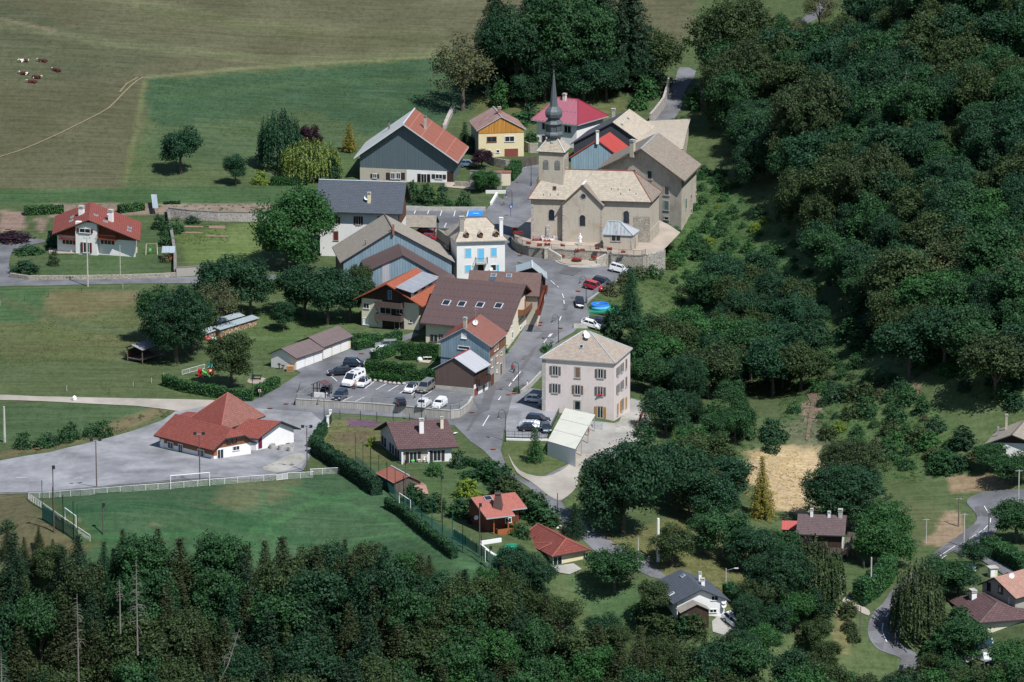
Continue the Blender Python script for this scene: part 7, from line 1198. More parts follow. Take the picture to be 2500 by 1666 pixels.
W=[G(p) for p in (('D',1590,590),('D',1650,520),('D',1740,400),('D',1790,240),('D',1800,160))]; wallz('road_wall','high pale stone wall along the hill road',W,.5,'stone_pale',h=2.6)
W=[G(p) for p in (('C',470,640),('C',520,520),('C',590,380))]; wallz('ruined_wall','crumbling pale stone wall in the meadow behind the barn',W,.8,'stone_pale',h=1.0)
W=[G(p) for p in (('C',1060,1090),('C',1150,1140),('C',1300,1170),('C',1480,1180))]; wallz('garden_wall','grey stone wall in front of the orange gable house',W,.4,'stone_wall',h=1.9)
W=[G(p) for p in (('C',1490,1150),('C',1600,1145),('C',1725,1125))]; rail('gate','wide brown slatted gate beside the orange gable house',W,2.0,'grey_planks',.17,3,br=.07,cat='gate')
W=[G(p) for p in (('C',1565,940),('C',1620,960),('C',1735,960))]; wallz('garden_wall','short dark stone wall behind the brown gate',W,.4,'stone_wall',h=2.2)
W=[G(p) for p in (('C',820,1420),('C',1060,1440),('C',1240,1450))]; wallz('ruined_wall','roofless grey masonry wall beside the grey barn',W,.5,'grey_plaster',h=3.6,cap='concrete_dark')
W=[G(p) for p in (('C',610,1415),('C',820,1420))]; wallz('terrace_wall','low masonry wall of the small barn terrace',W,.5,'stone_wall',h=1.1)
b=Bld('shed','narrow cream shed with rust red strip roof by the lane wall',('C',1130,1225),('C',1372,1228),('C',1380,1200),2.9,('C',1300,1395),'gu',('C',1376,1205),wall='cream_plaster',roof='metal_rust',oh=(.1,.2),th=.1,cat='shed')
W=[G(p) for p in (('K',375,960),('K',490,870),('K',630,720))]; wallz('street_wall','low plastered wall between street and pink house yard',W,.3,'concrete',h=.9)
W=[G(p) for p in (('H',880,1185),('H',1120,1185),('H',1320,1195))]; wallz('parking_wall','short concrete wall in front of the parked white hatchback',W,.25,'concrete',h=.9)
c=[G(p) for p in (('K',1850,1490),('K',1900,1330),('K',1965,1200),('K',2030,1075))]; wallz('retaining_wall','weathered white retaining wall dropping beside the pink house garden',[w+[0,0,.1] for w in c],.5,'old_plaster',h=.6,sink=6); rail('railing','rusty brown railing on the retaining wall right of the pink house',[w+[0,0,.7] for w in c],1.1,'maroon_paint',.2,2)
for a,b_,l in ((('K',2010,1110),('K',2180,1420),'upper concrete buttress of the pink house garden wall'),(('K',1930,1290),('K',2130,1540),'lower concrete buttress of the pink house garden wall')):
    A=G(a); B=G(b_); z0=A[2]+.5; n=np.array([.35,.93,0]); r=root('buttress',tuple(A),l,'buttress'); og=np.array(r.location); mb=MB(); P=[A+[0,0,-7],np.array([A[0]+4.2,A[1]-1.2,A[2]-7]),np.array([A[0]+3.6,A[1]-1,A[2]-5.5]),np.array([A[0]+.6,A[1]-.2,z0]),np.array([A[0],A[1],z0])]; mb.panel(P,n,1.0,'concrete_dark'); mb.panel(P,-n,.02,'concrete_dark'); mb.build('masonry',r,og)
W=[G(p) for p in (('K',640,965),('K',970,985),('K',720,1535),('K',185,1530))]; rail('railing','black metal railing around the small car park below the pink house',[W[0]+[0,0,.2],W[1]+[0,0,.2],W[2]+[0,0,.3],W[3]+[0,0,.3]],1.2,'black_metal',.6,1.6,rails=3,br=.015)
W=[G(p) for p in (('K',185,1540),('K',400,1548),('K',720,1550))]; wallz('low_wall','pale wall edge below the small car park railing',W,.3,'white_plaster',h=.35)
st=G(('K',1355,1410)); r=root('steps',tuple(st),'six grey steps up to the yellow shuttered door of the pink house','steps'); mb=MB()
for i in range(6): mb.box((0,i*.42,0),1.9,.42,.15*(i+1),'grey_trim',0)
mb.build('treads',r)
# football pitch: white fence, nets, goals, floodlights
def pfence(W,label,h=1.1):
    r=root('pitch_fence',tuple(W[0]),label,'fence'); og=np.array(r.location); m1,m2=MB(),MB()
    for a,b in zip(W[:-1],W[1:]):
        L=np.linalg.norm(b-a); n=max(1,round(L/2.45)); m1.tube([a+[0,0,h],b+[0,0,h]],.045,'white_trim',5)
        for z in (.08,.28,.48,.68,.88): m1.tube([a+[0,0,z],b+[0,0,z]],.016,'white_trim',3)
        for i in range(n+1): P=a+(b-a)*i/n; m2=MB(); m2.tube([P-[0,0,.2],P+[0,0,h]],.04,'white_trim',5); m2.build('post',r,og)
    m1.build('rails',r,og)
pfence([G(p) for p in (('L',368,1560),('L',1035,1520),('L',1700,1465),('L',2175,1432),('M',340,1430),('M',870,1385),('M',1370,1345),('M',1700,1320))],'long white pitch fence below the gravel yard'); pfence([G(p) for p in (('M',1840,1305),('M',2168,1290),('M',2125,1255),('N',320,880),('N',480,870))],'white pitch fence piece around the far right corner'); pfence([G(p) for p in ((70,1220),(105,1243),(150,1275),(190,1302),(220,1322))],'white pitch fence running down the left side of the pitch')
W=[G(p) for p in (('M',1700,1325),('M',1840,1308))]; rail('gate','white panel gate in the long pitch fence',W,1.1,'white_trim',.12,1.3,br=.03,cat='gate')
def goal(a,b,hh,label,dep=0):
    A,B=G(a),G(b); d=(B-A)/np.linalg.norm(B-A); n=np.array([-d[1],d[0],0]); r=root('football_goal',tuple((A+B)/2),label,'goal'); og=np.array(r.location); mb=MB(); mb.tube([A-[0,0,.1],A+[0,0,hh]],.07,'white_trim',6); mb.build('post',r,og); mb=MB(); mb.tube([B-[0,0,.1],B+[0,0,hh]],.07,'white_trim',6); mb.build('post',r,og); mb=MB(); mb.tube([A+[0,0,hh],B+[0,0,hh]],.07,'white_trim',6); mb.build('crossbar',r,og)
    if dep:
        mb=MB(); L=np.linalg.norm(B-A)
        for i in range(int(L/.5)+1): P=A+d*min(L,i*.5); mb.tube([P+[0,0,hh],P+n*dep*.5+[0,0,hh*.9],P+n*dep+[0,0,.1]],.008,'purple_paint' if i%7==3 else 'grey_trim',3)
        for k in range(5): t=k/4; mb.tube([A+n*dep*t+[0,0,hh*(1-t*.98)],B+n*dep*t+[0,0,hh*(1-t*.98)]],.008,'grey_trim',3)
        mb.build('net',r,og)
goal(('M',348,1435),('M',845,1392),2.44,'white goal with net at the far end of the pitch',1.6); goal(('T',598,75),('T',700,150),2.2,'white goal at the left side of the pitch'); goal(('N',1058,1245),('N',1188,1330),2.3,'white goal at the right side of the pitch')
goal(('O',400,1140),('O',525,1225),2.3,'white training goal at the lower right fence')
def netfence(P,label,h,step,low=1.8,mat='fence_green',netm='net_green',pan=True,dens=.35):
    W=[G(p) for p in P]; r=root('net_fence',tuple(W[0]),label,'fence'); og=np.array(r.location); m1,m2=MB(),MB()
    for a,b in zip(W[:-1],W[1:]):
        L=np.linalg.norm(b-a); n=max(1,round(L/step))
        for i in range(n+1): X=a+(b-a)*i/n; m1=MB(); m1.tube([X-[0,0,.2],X+[0,0,h]],.06,mat,5); m1.build('post',r,og)
        if pan:
            k=int(L/dens)
            for i in range(k+1): X=a+(b-a)*i/k; m2.tube([X,X+[0,0,low]],.03,netm,3,False)
            for z in np.arange(.1,low+.01,.3): m2.tube([a+[0,0,z],b+[0,0,z]],.025,netm,3,False)
    if pan: m2.build('mesh_panel',r,og)
netfence([(104,1267),(130,1284),(155,1303),(180,1320),(190,1327)],'tall dark green net fence behind the left goal',7.0,5.2,2.6,dens=.14); netfence([(868,1135),(905,1165),(945,1200),(985,1235),(1030,1272),(1080,1312),(1130,1350),(1175,1380),(1235,1418)],'tall green net posts along the lower right side of the pitch',5.5,5.5,1.8)
netfence([('O',35,870),('O',170,950),('O',300,1040),('O',420,1130),('O',540,1210),('O',640,1290)],'dark fence panels with wooden posts at the lower pitch corner',1.9,2.4,1.7,'pallet','net_green',dens=.12)
netfence([(801,1022),(830,1024),(880,1026),(920,1029),(960,1031),(1000,1033),(1040,1036),(1070,1038)],'thin wire fence with dark posts above the bungalow lawn',1.8,3.0,1.4,'steel','steel',False)
netfence([('N',75,560),('N',140,420),('N',225,300)],'green mesh fence beside the yard gate',1.8,2.2,1.7,'fence_green','fence_green',dens=.2)
netfence([('U',120,1395),('U',330,1345),('U',470,1290)],'sagging pasture fence left of the laurel hedge',1.1,6,1.0,'pole_concrete','steel',False); netfence([(0,746),(60,734),(118,726),(200,715),(300,706)],'thin white pasture fence below the country road',1.0,9,1.0,'pole_concrete','white_trim',False); netfence([(163,956),(267,961),(328,948),(370,936)],'pale posts of the pasture fence above the farm lane',1.1,14,1,'pole_concrete','steel',False)
netfence([(2070,1345),(2095,1370),(2110,1390)],'wooden fence beside the plum roofed chalet yard',1.4,2.2,1.3,'grey_planks','grey_planks',dens=.3); rail('railing','white picket rail at the playground edge',[G(('U',680,1250)),G(('U',940,1180))],.9,'white_trim',.25,2)
gp=[G(('N',238,340)),G(('N',268,295))]; r=root('gate_pillars',tuple(gp[0]),'tall white gate posts with dark leaf gate at the yard','gate'); og=np.array(r.location)
for g_,h_ in zip(gp,(2.0,2.4)): mb=MB(); mb.box(g_,.45,.45,h_,'white_trim'); mb.box(g_+[0,0,h_],.6,.6,.12,'white_flash'); mb.build('pillar',r,og)
mb=MB(); mb.panel([gp[0]+[.2,.3,.2],gp[1]+[.2,-.3,.2],gp[1]+[.2,-.3,1.9],gp[0]+[.2,.3,1.8]],(1,0,0),.05,'black_metal'); mb.build('gate_leaf',r,og)
# ---------------------------------------------------------------- lamps and poles
def pole(p, h, r0, mat, label, name='utility_pole', cat='pole', arms=None, loc=None, lean=0, group=None):
    g=G(p) if loc is None else loc; r=root(name,tuple(g),label,cat,group); mb=MB(); mb.tube([(0,0,-1),(lean,0,h)],[r0,r0*.7],mat,6); mb.build('pole',r)
    if arms=='cross': mb=MB(); mb.tube([(-.7,0,h-.25),(.7,0,h-.25)],.05,'steel',4); [mb.tube([(x,0,h-.25),(x,0,h+.1)],.05,'black_metal',4) for x in (-.6,0,.6)]; mb.build('crossarm',r)
    if arms=='flood':
        mb=MB(); mb.tube([(-.7,0,h),(.7,0,h)],.05,'steel',4); mb.build('crossarm',r)
        for x in (-.75,.75): mb=MB(); mb.box((x,-.1,h-.05),.55,.3,.5,'black_metal'); mb.build('floodlight',r)
    if arms=='one': mb=MB(); mb.box((.15,-.1,h-.1),.5,.35,.6,'black_metal'); mb.build('floodlight',r)
    if arms=='street': mb=MB(); mb.tube([(0,0,h-.4),(1.5,-.1,h+.05)],.04,'steel',4); mb.box((1.75,-.1,h-.02),.7,.28,.14,'white_flash'); mb.build('lamp_arm',r)
    return r
def hgt(b,t): g=G(b); return zup(g,q(t)[1])-g[2]
def swan(base,top,label,side=-1,loc=None,h=6.2):
    g=G(base) if loc is None else loc
    if top is not None: h=zup(np.array(g),q(top)[1])-g[2]
    r=root('street_lamp',tuple(g),label,'street lamp'); mb=MB(); mb.tube([(0,0,-.3),(0,0,.8)],.13,'black_metal',8); mb.tube([(0,0,.7),(0,0,h-1.0)],[.08,.055],'black_metal',6); mb.build('pole',r); mb=MB(); P=[(side*(.65-.65*math.cos(t)),0,h-1.0+.95*math.sin(t)) for t in np.linspace(0,math.pi*1.08,12)]; mb.tube(P,.04,'black_metal',5); P=[(side*(1.0-.3*math.cos(t)),0,h-.95+.3*math.sin(t)) for t in np.linspace(0,5,9)]; mb.tube(P,.028,'black_metal',4); mb.build('swan_neck_arm',r)
    x=side*1.28; mb=MB(); mb.lathe((x,0,h-2.0),[(.05,0),(.14,.08),(.24,.42),(.26,.45),(.1,.7),(.03,.85)],'black_metal',6); o=mb.build('lantern',r); mb=MB(); mb.lathe((x,0,h-1.9),[(.15,0),(.245,.3)],'lamp_clear',6); mb.build('glass',o)
swan((1363.5,843),('H',665,990),'swan neck street lamp left of the pink house roof on the main street'); swan(('H',1065,830),('H',1065,433),'swan neck street lamp beside the parked red car on the square'); swan(('K',345,958),('K',345,540),'street lamp with small head near the woman in white at the street corner',side=-1); swan(('K',178,1560),('K',178,1150),'swan neck street lamp at the small car park below the pink house'); swan(('E',1413,1180),('E',1413,815),'tall straight lamp right of the church steps'); swan(('C',1642,1410),('C',1642,1050),'swan neck street lamp left of the bell tower'); swan((1250,506),('C',1382,1450),'swan neck lamp by the blue disabled bay'); swan(('N',197,395),('I',795,985),'swan neck lamp at the car park wall by the yard gate'); swan(None,('I',2037,900),'swan neck lamp behind the brown tile house chimney',loc=tuple(unproj((1029,1032),.1)))
pole(('M',1393,290),hgt(('M',1393,290),('M',1393,0)),.09,'black_metal','dark lamp post beside the playground hedge','street_lamp','street lamp','one')
for b_,t_,a,l in (((236,1190),(236,1076),'flood','floodlight mast behind the left half of the pitch fence'),((132,1300),(132,1144),'one','floodlight mast at the left end of the pitch'),((488,1180),(488,1061),'flood','floodlight mast in front of the village hall'),((750,1153),(750,1044),'flood','floodlight mast at the right end of the gravel yard'),((252,1306),(252,1235),'one','short floodlight mast at the near left of the pitch'),((990,1234),(990,1130),'one','floodlight mast behind the right goal'),((1078,1275),(1078,1168),'one','wooden floodlight mast between right goal and wooden chalet'),((1171,1362),(1171,1236),'one','floodlight mast beside the wooden chalet'),((1196,1400),(1196,1340),'one','short mast at the lower right pitch corner'),((930,1400),(930,1355),'flood','floodlight head showing above the foreground wood')): pole(b_,hgt(b_,t_),.13,'pole_brown',l,'floodlight_mast','floodlight mast',a)
for b_,t_,r_,m_,a,l in (((214.6,700),(214.6,580),.17,'pole_concrete','cross','concrete pole on the country road in front of the left chalet'),((294,678),(294,599),.1,'pole_concrete',None,'thin pale pole with meter box by the roadside wall'),((1606.6,1371),(1606.6,1266),.32,'white_trim',None,'thick white concrete pole at the lower lane'),((1558,1372),(1558,1313),.12,'pole_concrete',None,'grey pole at the lower lane left of the thick white pole'),((1361,1250),(1361,1204),.13,'pole_wood',None,'short grey pole at the lane junction'),((1602,1180),(1602,1094),.24,'white_trim',None,'pale pole above the huge walnut'),((1772,1451),(1772,1388),.12,'pole_concrete','street','grey pole with street lamp behind the dark roofed white house'),((2261,1329),(2261,1266),.1,'pole_concrete','cross','thin pole on the straw bank left of the valley road'),((2340,1286),(2340,1215),.17,'pole_wood','cross','dark wooden pole on the inside of the valley road bend'),((2353,1337),(2353,1253),.14,'pole_concrete','cross','concrete pole with three insulators at the valley road'),((2413,1328),(2413,1253),.1,'pole_wood',None,'wooden pole on the right edge of the valley road'),((2486,1240),(2486,1147),.14,'pole_concrete','cross','tall pole with crossarm at the right picture edge'),((2126,1458),(2126,1361),.18,'pole_concrete',None,'concrete pole in front of the tall bright hedge'),((2100,1562),(2100,1482),.12,'pole_wood',None,'wooden pole beside the lower valley road bend'),((11.5,1080),(11.5,993),.28,'pole_concrete',None,'thick pale pole at the left picture edge'),((2185,1580),(2187,1545),.08,'pole_wood',None,'short post at the lower valley road'),((2370,1335),(2370,1300),.06,'steel',None,'thin road post at the junction')): pole(b_,hgt(b_,t_),r_,m_,l,arms=a)
# ---------------------------------------------------------------- vehicles
CT = dict(  # length, width, lower profile (x, z) from the nose over the bonnet to the tail, glasshouse profile
 hatch=(4.0,1.74,[(2,.3),(2,.62),(1.85,.78),(.95,.95),(-1.75,1.0),(-1.98,.9),(-2,.35)],[(1.05,.93),(.35,1.42),(-1.2,1.46),(-1.8,1.0)]),
 suv=(4.4,1.85,[(2.2,.35),(2.2,.8),(2.0,.98),(1.1,1.1),(-2.1,1.12),(-2.2,1.0),(-2.2,.4)],[(1.15,1.08),(.5,1.62),(-1.75,1.66),(-2.1,1.12)]),
 wagon=(4.6,1.78,[(2.3,.3),(2.3,.65),(2.1,.8),(1.1,.95),(-2.1,1.0),(-2.3,.9),(-2.3,.35)],[(1.15,.93),(.4,1.42),(-1.8,1.46),(-2.15,1.0)]),
 mpv=(4.1,1.78,[(2.05,.32),(2.05,.72),(1.9,.9),(1.2,1.05),(-1.95,1.08),(-2.05,.95),(-2.05,.38)],[(1.3,1.02),(.6,1.62),(-1.6,1.66),(-1.98,1.08)]),
 van=(4.05,1.7,[(2.02,.35),(2.02,.72),(1.85,.9),(1.15,1.05),(.95,1.2),(-2.0,1.3),(-2.02,.4)],[(1.1,1.05),(.5,1.62),(-1.6,1.8),(-1.95,1.25)]),
 bigvan=(5.0,1.95,[(2.5,.4),(2.5,.85),(2.3,1.1),(1.7,1.25),(-2.45,1.35),(-2.5,.45)],[(1.75,1.22),(1.0,1.95),(-2.35,2.0),(-2.45,1.3)]),
 camper=(6.0,2.1,[(3.0,.4),(3.0,.9),(2.8,1.2),(2.1,1.45),(1.9,1.6),(-2.95,1.6),(-3.0,.45)],[(2.15,1.4),(1.2,2.45),(-2.8,2.6),(-2.95,1.55)]))
def car(ty, p, hd, col, label, z=None, cat='car', name=None, sidewin=True, grp=None, plate=True, trim=None):
    L, W, lo, hi = CT[ty]; g = G(p, .0) if z is None else unproj(p, z); rz = R(hd); r = root(name or {'van':'parked_van','bigvan':'parked_van','camper':'camper_van'}.get(ty, 'parked_car'), tuple(g), label, cat, grp, rz)
    if z is None:                            # lie on the slope
        f = np.array([math.cos(rz), math.sin(rz)]); s = np.array([-f[1], f[0]]); hx = lambda d: float(Hh(g[0] + d[0], g[1] + d[1])); r.rotation_euler = (math.atan((hx(s) - hx(-s)) / 2), -math.atan((hx(f * 1.4) - hx(-f * 1.4)) / 2.8), rz); r.location.z += .12
    mb = MB(); w2 = W / 2; V = []; secs = [(-w2, .93, .05), (-w2 + .1, 1, 0), (w2 - .1, 1, 0), (w2, .93, .05)]; n = len(lo)
    for y, k, dz in secs: V += [(x * (k if abs(x) > L * .4 else 1), y, z_ - (dz if z_ > .5 else -dz)) for x, z_ in lo]
    F = [(a * n + i, a * n + (i + 1) % n, (a + 1) * n + (i + 1) % n, (a + 1) * n + i) for a in range(3) for i in range(n)] + [tuple(range(n))[::-1], tuple(range(3 * n, 4 * n))]; mb.grid(V, F, col); mb.build('body', r)
    m = len(hi); gl = 'car_white' if not sidewin else 'glass'; yb, yt = w2 * .93, w2 * .76; zt = max(z_ for _, z_ in hi); zb = min(z_ for _, z_ in hi); yy = lambda z_: yb + (yt - yb) * (z_ - zb) / (zt - zb)
    mb = MB(); V = [(x, s * yy(z_), z_) for s in (-1, 1) for x, z_ in hi]; mb.grid(V, [tuple(range(m)), tuple(range(m, 2 * m))[::-1]] + [(i, i + m, (i + 1) % m + m, (i + 1) % m) for i in range(m)], 'glass'); o = mb.build('windows', r)
    mb = MB(); t0, t1 = hi[1], hi[2]; mb.hexa((t1[0] - .08, -yt - .03, t1[1] - .02), (t0[0] - t1[0] + .1, 0, t0[1] - t1[1]), (0, 2 * yt + .06, 0), (0, 0, .06), trim or col)
    for sg in (-1, 1):
        for i, j in ((0, 1), (2, 3)): a, b = hi[i], hi[j]; mb.tube([(a[0], sg * yy(a[1]), a[1]), (b[0], sg * yy(b[1]), b[1])], .05, col, 4)
        xm = (t0[0] + t1[0]) / 2 - .1; mb.tube([(xm, sg * yb, zb + .05), (xm, sg * yt, zt)], .05, col, 4)
        if not sidewin or ty == 'camper': mb.face([(t0[0] - (.3 if ty != 'camper' else 0), sg * (yy(t0[1]) + .03), t0[1]), (t1[0], sg * (yy(t1[1]) + .03), t1[1]), (hi[3][0], sg * (yb + .03), hi[3][1]), (t0[0] - .3 + .2, sg * (yb + .03), hi[3][1])], col)
    if ty == 'camper': mb.face([(-2.96, -yb, 1.6), (-2.83, -yt, 2.6), (-2.83, yt, 2.6), (-2.96, yb, 1.6)], col)
    mb.build('roof', r)
    wh = MB(); wr = .31 if ty in ('hatch', 'wagon', 'van') else .35
    for x in (L * .31, -L * .3):
        for s in (-1, 1):
            a = MB(); a.tube([(x, s * (w2 - .2), wr), (x, s * (w2 + .01), wr)], wr, 'tyre', 12); o = a.build('wheel', r); a = MB(); a.tube([(x, s * (w2 - .1), wr), (x, s * (w2 + .03), wr)], wr * .62, 'rim', 8); a.build('rim', o)
    for s in (-1, 1):
        a = MB(); a.box((L / 2 - .06, s * (w2 - .3), .6 if ty in ('hatch', 'wagon') else .7), .16, .38, .16, 'lamp_clear'); a.build('headlight', r); a = MB(); a.box((-L / 2 + .04, s * (w2 - .18), .7), .1, .2, .22, 'lamp_red'); a.build('taillight', r); a = MB(); a.box((hi[0][0] - .25, s * (w2 + .06), zb + .02), .14, .2, .14, col); a.build('wing_mirror', r)
    if plate: a = MB(); a.box((L / 2 + .0, 0, .4), .04, .5, .12, 'car_white'); a.build('number_plate', r)
    if ty == 'camper':
        a = MB()
        for x, w in ((.9, .7), (-.6, .9), (-1.9, .6)):
            for s in (-1, 1): a.hexa((x - w / 2, s * (yt + .1), 1.8), (w, 0, 0), (0, s * .05, 0), (0, 0, .5), 'glass')
        a.build('side_window', r); a = MB(); a.box((.6, 0, 2.55), .7, .5, .1, 'glass_pale'); a.box((-1.2, 0, 2.6), .8, .9, .08, 'grey_trim'); a.build('roof_hatch', r)
    return r
for a in (('van',('H',1530,395),-12,'car_white','white small van parked on the church square'),('wagon',('H',1310,570),-22,'car_navy','dark blue estate car parked behind the red one on the square'),('mpv',('H',1165,635),-24,'car_red','red people carrier parked on the church square'),('hatch',('H',962,865),-88,'car_black','black car driving down beside the church square'),('hatch',('H',1120,1178),-6,'car_white','white hatchback parked behind a low wall by the pool'),('wagon',('H',1235,1140),176,'car_navy','dark blue estate car behind the white hatchback by the pool'),
  ('hatch',('C',800,1150),-8,'car_blue','light blue car half hidden beside the big grey barn'),('hatch',('F',1410,795),-14,'car_red','red car in front of the small carport'),('hatch',('F',1370,715),-10,'car_red','red car under the small carport roof'),('suv',('I',1590,378),180,'car_silver','silver car behind the hedge, nearer the balcony chalet'),('hatch',('I',1520,440),188,'car_white','white car parked along the laurel hedge'),('mpv',('I',1170,610),-4,'car_navy','dark blue car behind the camper van'),('wagon',('I',990,715),188,'car_black','black estate car left of the camper van'),
  ('hatch',('K',555,1068),-6,'car_white','white coupe with red wheels in the small car park below the pink house'),('hatch',('K',735,1130),172,'car_navy','dark hatchback nose left beside the white coupe'),('suv',('K',595,1330),-20,'car_navy','dark car behind the silver covered one'),('hatch',('K',500,1430),-4,'car_black','dark car under a silver tarpaulin at the small car park railing'),('hatch',('K',690,1430),-80,'car_teal','dark green car tail beside the covered car'),('hatch',('R',1875,1172),-3,'car_teal','dark green hatchback on the court of the hipped roof house'),('mpv',('P',1120,1478),-35,'car_white','white car on the patio of the dark roofed white house')): car(*a)
z=PZ
car('camper',('I',1170,828),-118,'car_white','white camper van in the village car park',z+.03,'camper van'); car('hatch',('I',1290,845),-112,'car_white','white hatchback with black roof right beside the camper van',z+.03,trim='car_black'); car('hatch',('I',1905,918),-112,'car_white','white hatchback with black roof parked left of the grey van',z+.03,trim='car_black'); car('bigvan',('I',2090,912),-110,'car_grey','grey van parked against the brown barn',z+.03,'van'); car('suv',('I',995,1018),-108,'car_navy','dark car with silver roof rails right of the kiosk',z+.03); car('mpv',('I',815,960),-100,'car_navy','dark and red car half hidden by the kiosk',z+.03)
car('hatch',('I',1765,1092),100,'car_black','black car parked nose out against the car park railing',z+.03); car('van',('I',2070,1115),72,'car_white','white van seen from behind at the car park railing',z+.03,'van',sidewin=False); car('van',('I',2265,1125),-112,'car_white','white van facing the village street at the car park railing',z+.03,'van',sidewin=False)
g=G(('K',490,1400)); r=root('tarpaulin',tuple(g+[0,0,.15]),'shiny silver tarpaulin draped over a parked car','tarpaulin',rz=R(-4)); V=[]; F=[]; nx,ny=17,11
for i in range(nx):
    for j in range(ny):
        x,y=-1.9+3.8*i/(nx-1),-1.0+2.0*j/(ny-1); zz=1.52-.35*max(0,abs(x)-1.1)**1.4-.9*max(0,abs(y)-.72)*3+.04*math.sin(x*9)*math.sin(y*7)+random.uniform(-.02,.02); V.append((x,y*.98,max(.55,zz)))
mb=MB(); mb.grid(V,[(i*ny+j,(i+1)*ny+j,(i+1)*ny+j+1,i*ny+j+1) for i in range(nx-1) for j in range(ny-1)],'tarp'); mb.build('sheet',r)
# ---------------------------------------------------------------- people and cows (one skinned surface each)
def skinned(name, J, E, rad, matf, mats, parent, sub=2):
    me=bpy.data.meshes.new('t'); me.from_pydata(J,E,[]); o=bpy.data.objects.new('t',me); COL.objects.link(o); m=o.modifiers.new('s','SKIN'); m.use_smooth_shade=True; s=me.skin_vertices[0].data
    for i,rr in enumerate(rad): s[i].radius=(rr,rr) if np.isscalar(rr) else rr
    s[0].use_root=True; o.modifiers.new('u','SUBSURF').levels=sub; dg=bpy.context.evaluated_depsgraph_get(); dg.update(); n=bpy.data.meshes.new_from_object(o.evaluated_get(dg)); bpy.data.objects.remove(o); n.name=name; n.materials.clear()
    for k in mats: n.materials.append(M_(k))
    for p in n.polygons: p.material_index=matf(p.center)
    q_=bpy.data.objects.new(name,n); COL.objects.link(q_); q_.parent=parent; return q_
def person(g, rz, label, top, legs, step=.12, arm=.25, bend=0.0, hair='hair', sleeve=True):
    r=root('person',tuple(g),label,'person',rz=R(rz)); b=bend
    J=[(0,0,.92),(b*.25,0,1.12),(b*.5,0,1.38),(b*.62,0,1.5),(b*.72,0,1.62),(b*.76,0,1.72),(b*.5,.2,1.4),(b*.4+arm*.35,.25,1.14),(b*.3+arm,.22,.95),(b*.3+arm*1.15,.2,.86),(b*.5,-.2,1.4),(b*.4+arm*.35,-.25,1.14),(b*.3+arm,-.22,.95),(b*.3+arm*1.15,-.2,.86),(0,.1,.86),(step*.6,.11,.48),(step,.11,.08),(step+.16,.12,.05),(0,-.1,.86),(-step*.4,-.11,.48),(-step*1.4,-.11,.1),(-step*1.4+.15,-.12,.05)]
    E=[(0,1),(1,2),(2,3),(3,4),(4,5),(2,6),(6,7),(7,8),(8,9),(2,10),(10,11),(11,12),(12,13),(0,14),(14,15),(15,16),(16,17),(0,18),(18,19),(19,20),(20,21)]
    rd=[.14,.135,.15,.06,.095,.085,.065,.048,.036,.04,.065,.048,.036,.04,.095,.07,.045,.04,.095,.07,.045,.04]
    def mf(c):
        if c.z>1.49: return 2
        if c.z>.93: return 0 if abs(c.y)<.16 or c.z>1.05 else (0 if sleeve else 2)
        return 2 if (abs(c.y)>.165 and c.z>.78) else 1
    skinned('body',J,E,rd,mf,[top,legs,'skin'],r); mb=MB(); mb.ball((b*.76-.02,0,1.71),(.115,.12),hair,8,5); mb.build('hair',r); return r
def bicycle(g, rz, label):
    r=root('bicycle',tuple(g),label,'bicycle',rz=R(rz)); o=MB()
    for x in (-.52,.52): m=MB(); m.tube([(x+.33*math.cos(t),0,.34+.33*math.sin(t)) for t in np.linspace(0,2*math.pi,17)],.022,'tyre',4,False); [m.tube([(x,0,.34),(x+.32*math.cos(t),0,.34+.32*math.sin(t))],.006,'steel',3) for t in np.linspace(0,5.5,8)]; m.build('wheel',r)
    for a,b in (((-.52,0,.34),(-.05,0,.3)),((-.05,0,.3),(-.17,0,.85)),((-.52,0,.34),(-.14,0,.75)),((-.05,0,.3),(.38,0,.78)),((-.14,0,.76),(.36,0,.82)),((.52,0,.34),(.36,0,.95)),((.36,-.25,.98),(.36,.25,.98))): o.tube([a,b],.022,'black_metal',5)
    o.build('frame',r); o=MB(); o.box((-.18,0,.86),.25,.13,.05,'tyre'); o.build('saddle',r); o=MB(); o.box((-.5,.16,.45),.3,.12,.3,'cloth_dark'); o.box((-.5,-.16,.45),.3,.12,.3,'cloth_dark'); o.build('pannier',r)
g=G(('J',1575,1020)); person(g,100,'person in a red jacket and dark trousers pushing a loaded bicycle up the street','cloth_red','cloth_dark',.16); bicycle(g+[.42,.35,0],75,'loaded dark bicycle pushed by the person in the red jacket')
g=G(('J',1862,1340)); person(g,170,'person in a white top and dark trousers walking a bicycle by the pink house corner','cloth_white','cloth_dark',.14); bicycle(g+[-.55,.1,0],150,'dark bicycle held by the person in the white top')
person(unproj(('I',1190,892),PZ),-60,'person in blue shorts standing in front of the camper van','skin','cloth_blue',.14,sleeve=False); g=unproj(('I',1172,893),PZ)
r=root('dog',tuple(g),'small brown dog beside the person in front of the camper van','dog'); skinned('body',[(0,0,.36),(.22,0,.38),(.36,0,.5),(.48,0,.52),(.58,0,.48),(-.22,0,.37),(-.42,0,.5),(.2,.09,.2),(.2,.09,.03),(.2,-.09,.2),(.2,-.09,.03),(-.22,.09,.2),(-.25,.09,.03),(-.22,-.09,.2),(-.25,-.09,.03)],[(0,1),(1,2),(2,3),(3,4),(0,5),(5,6),(1,7),(7,8),(1,9),(9,10),(5,11),(11,12),(5,13),(13,14)],[.1,.11,.07,.07,.035,.095,.02,.045,.03,.045,.03,.05,.03,.05,.03],lambda c:0,['brown_wood'],r)
person(G(('K',1240,1500)),200,'person in a reddish top in the shade of the flat roofed carport','cloth_red','skin',.1); cb=[o for o in bpy.data.objects if o.get('label','').startswith('chalet with orange tile')][0]
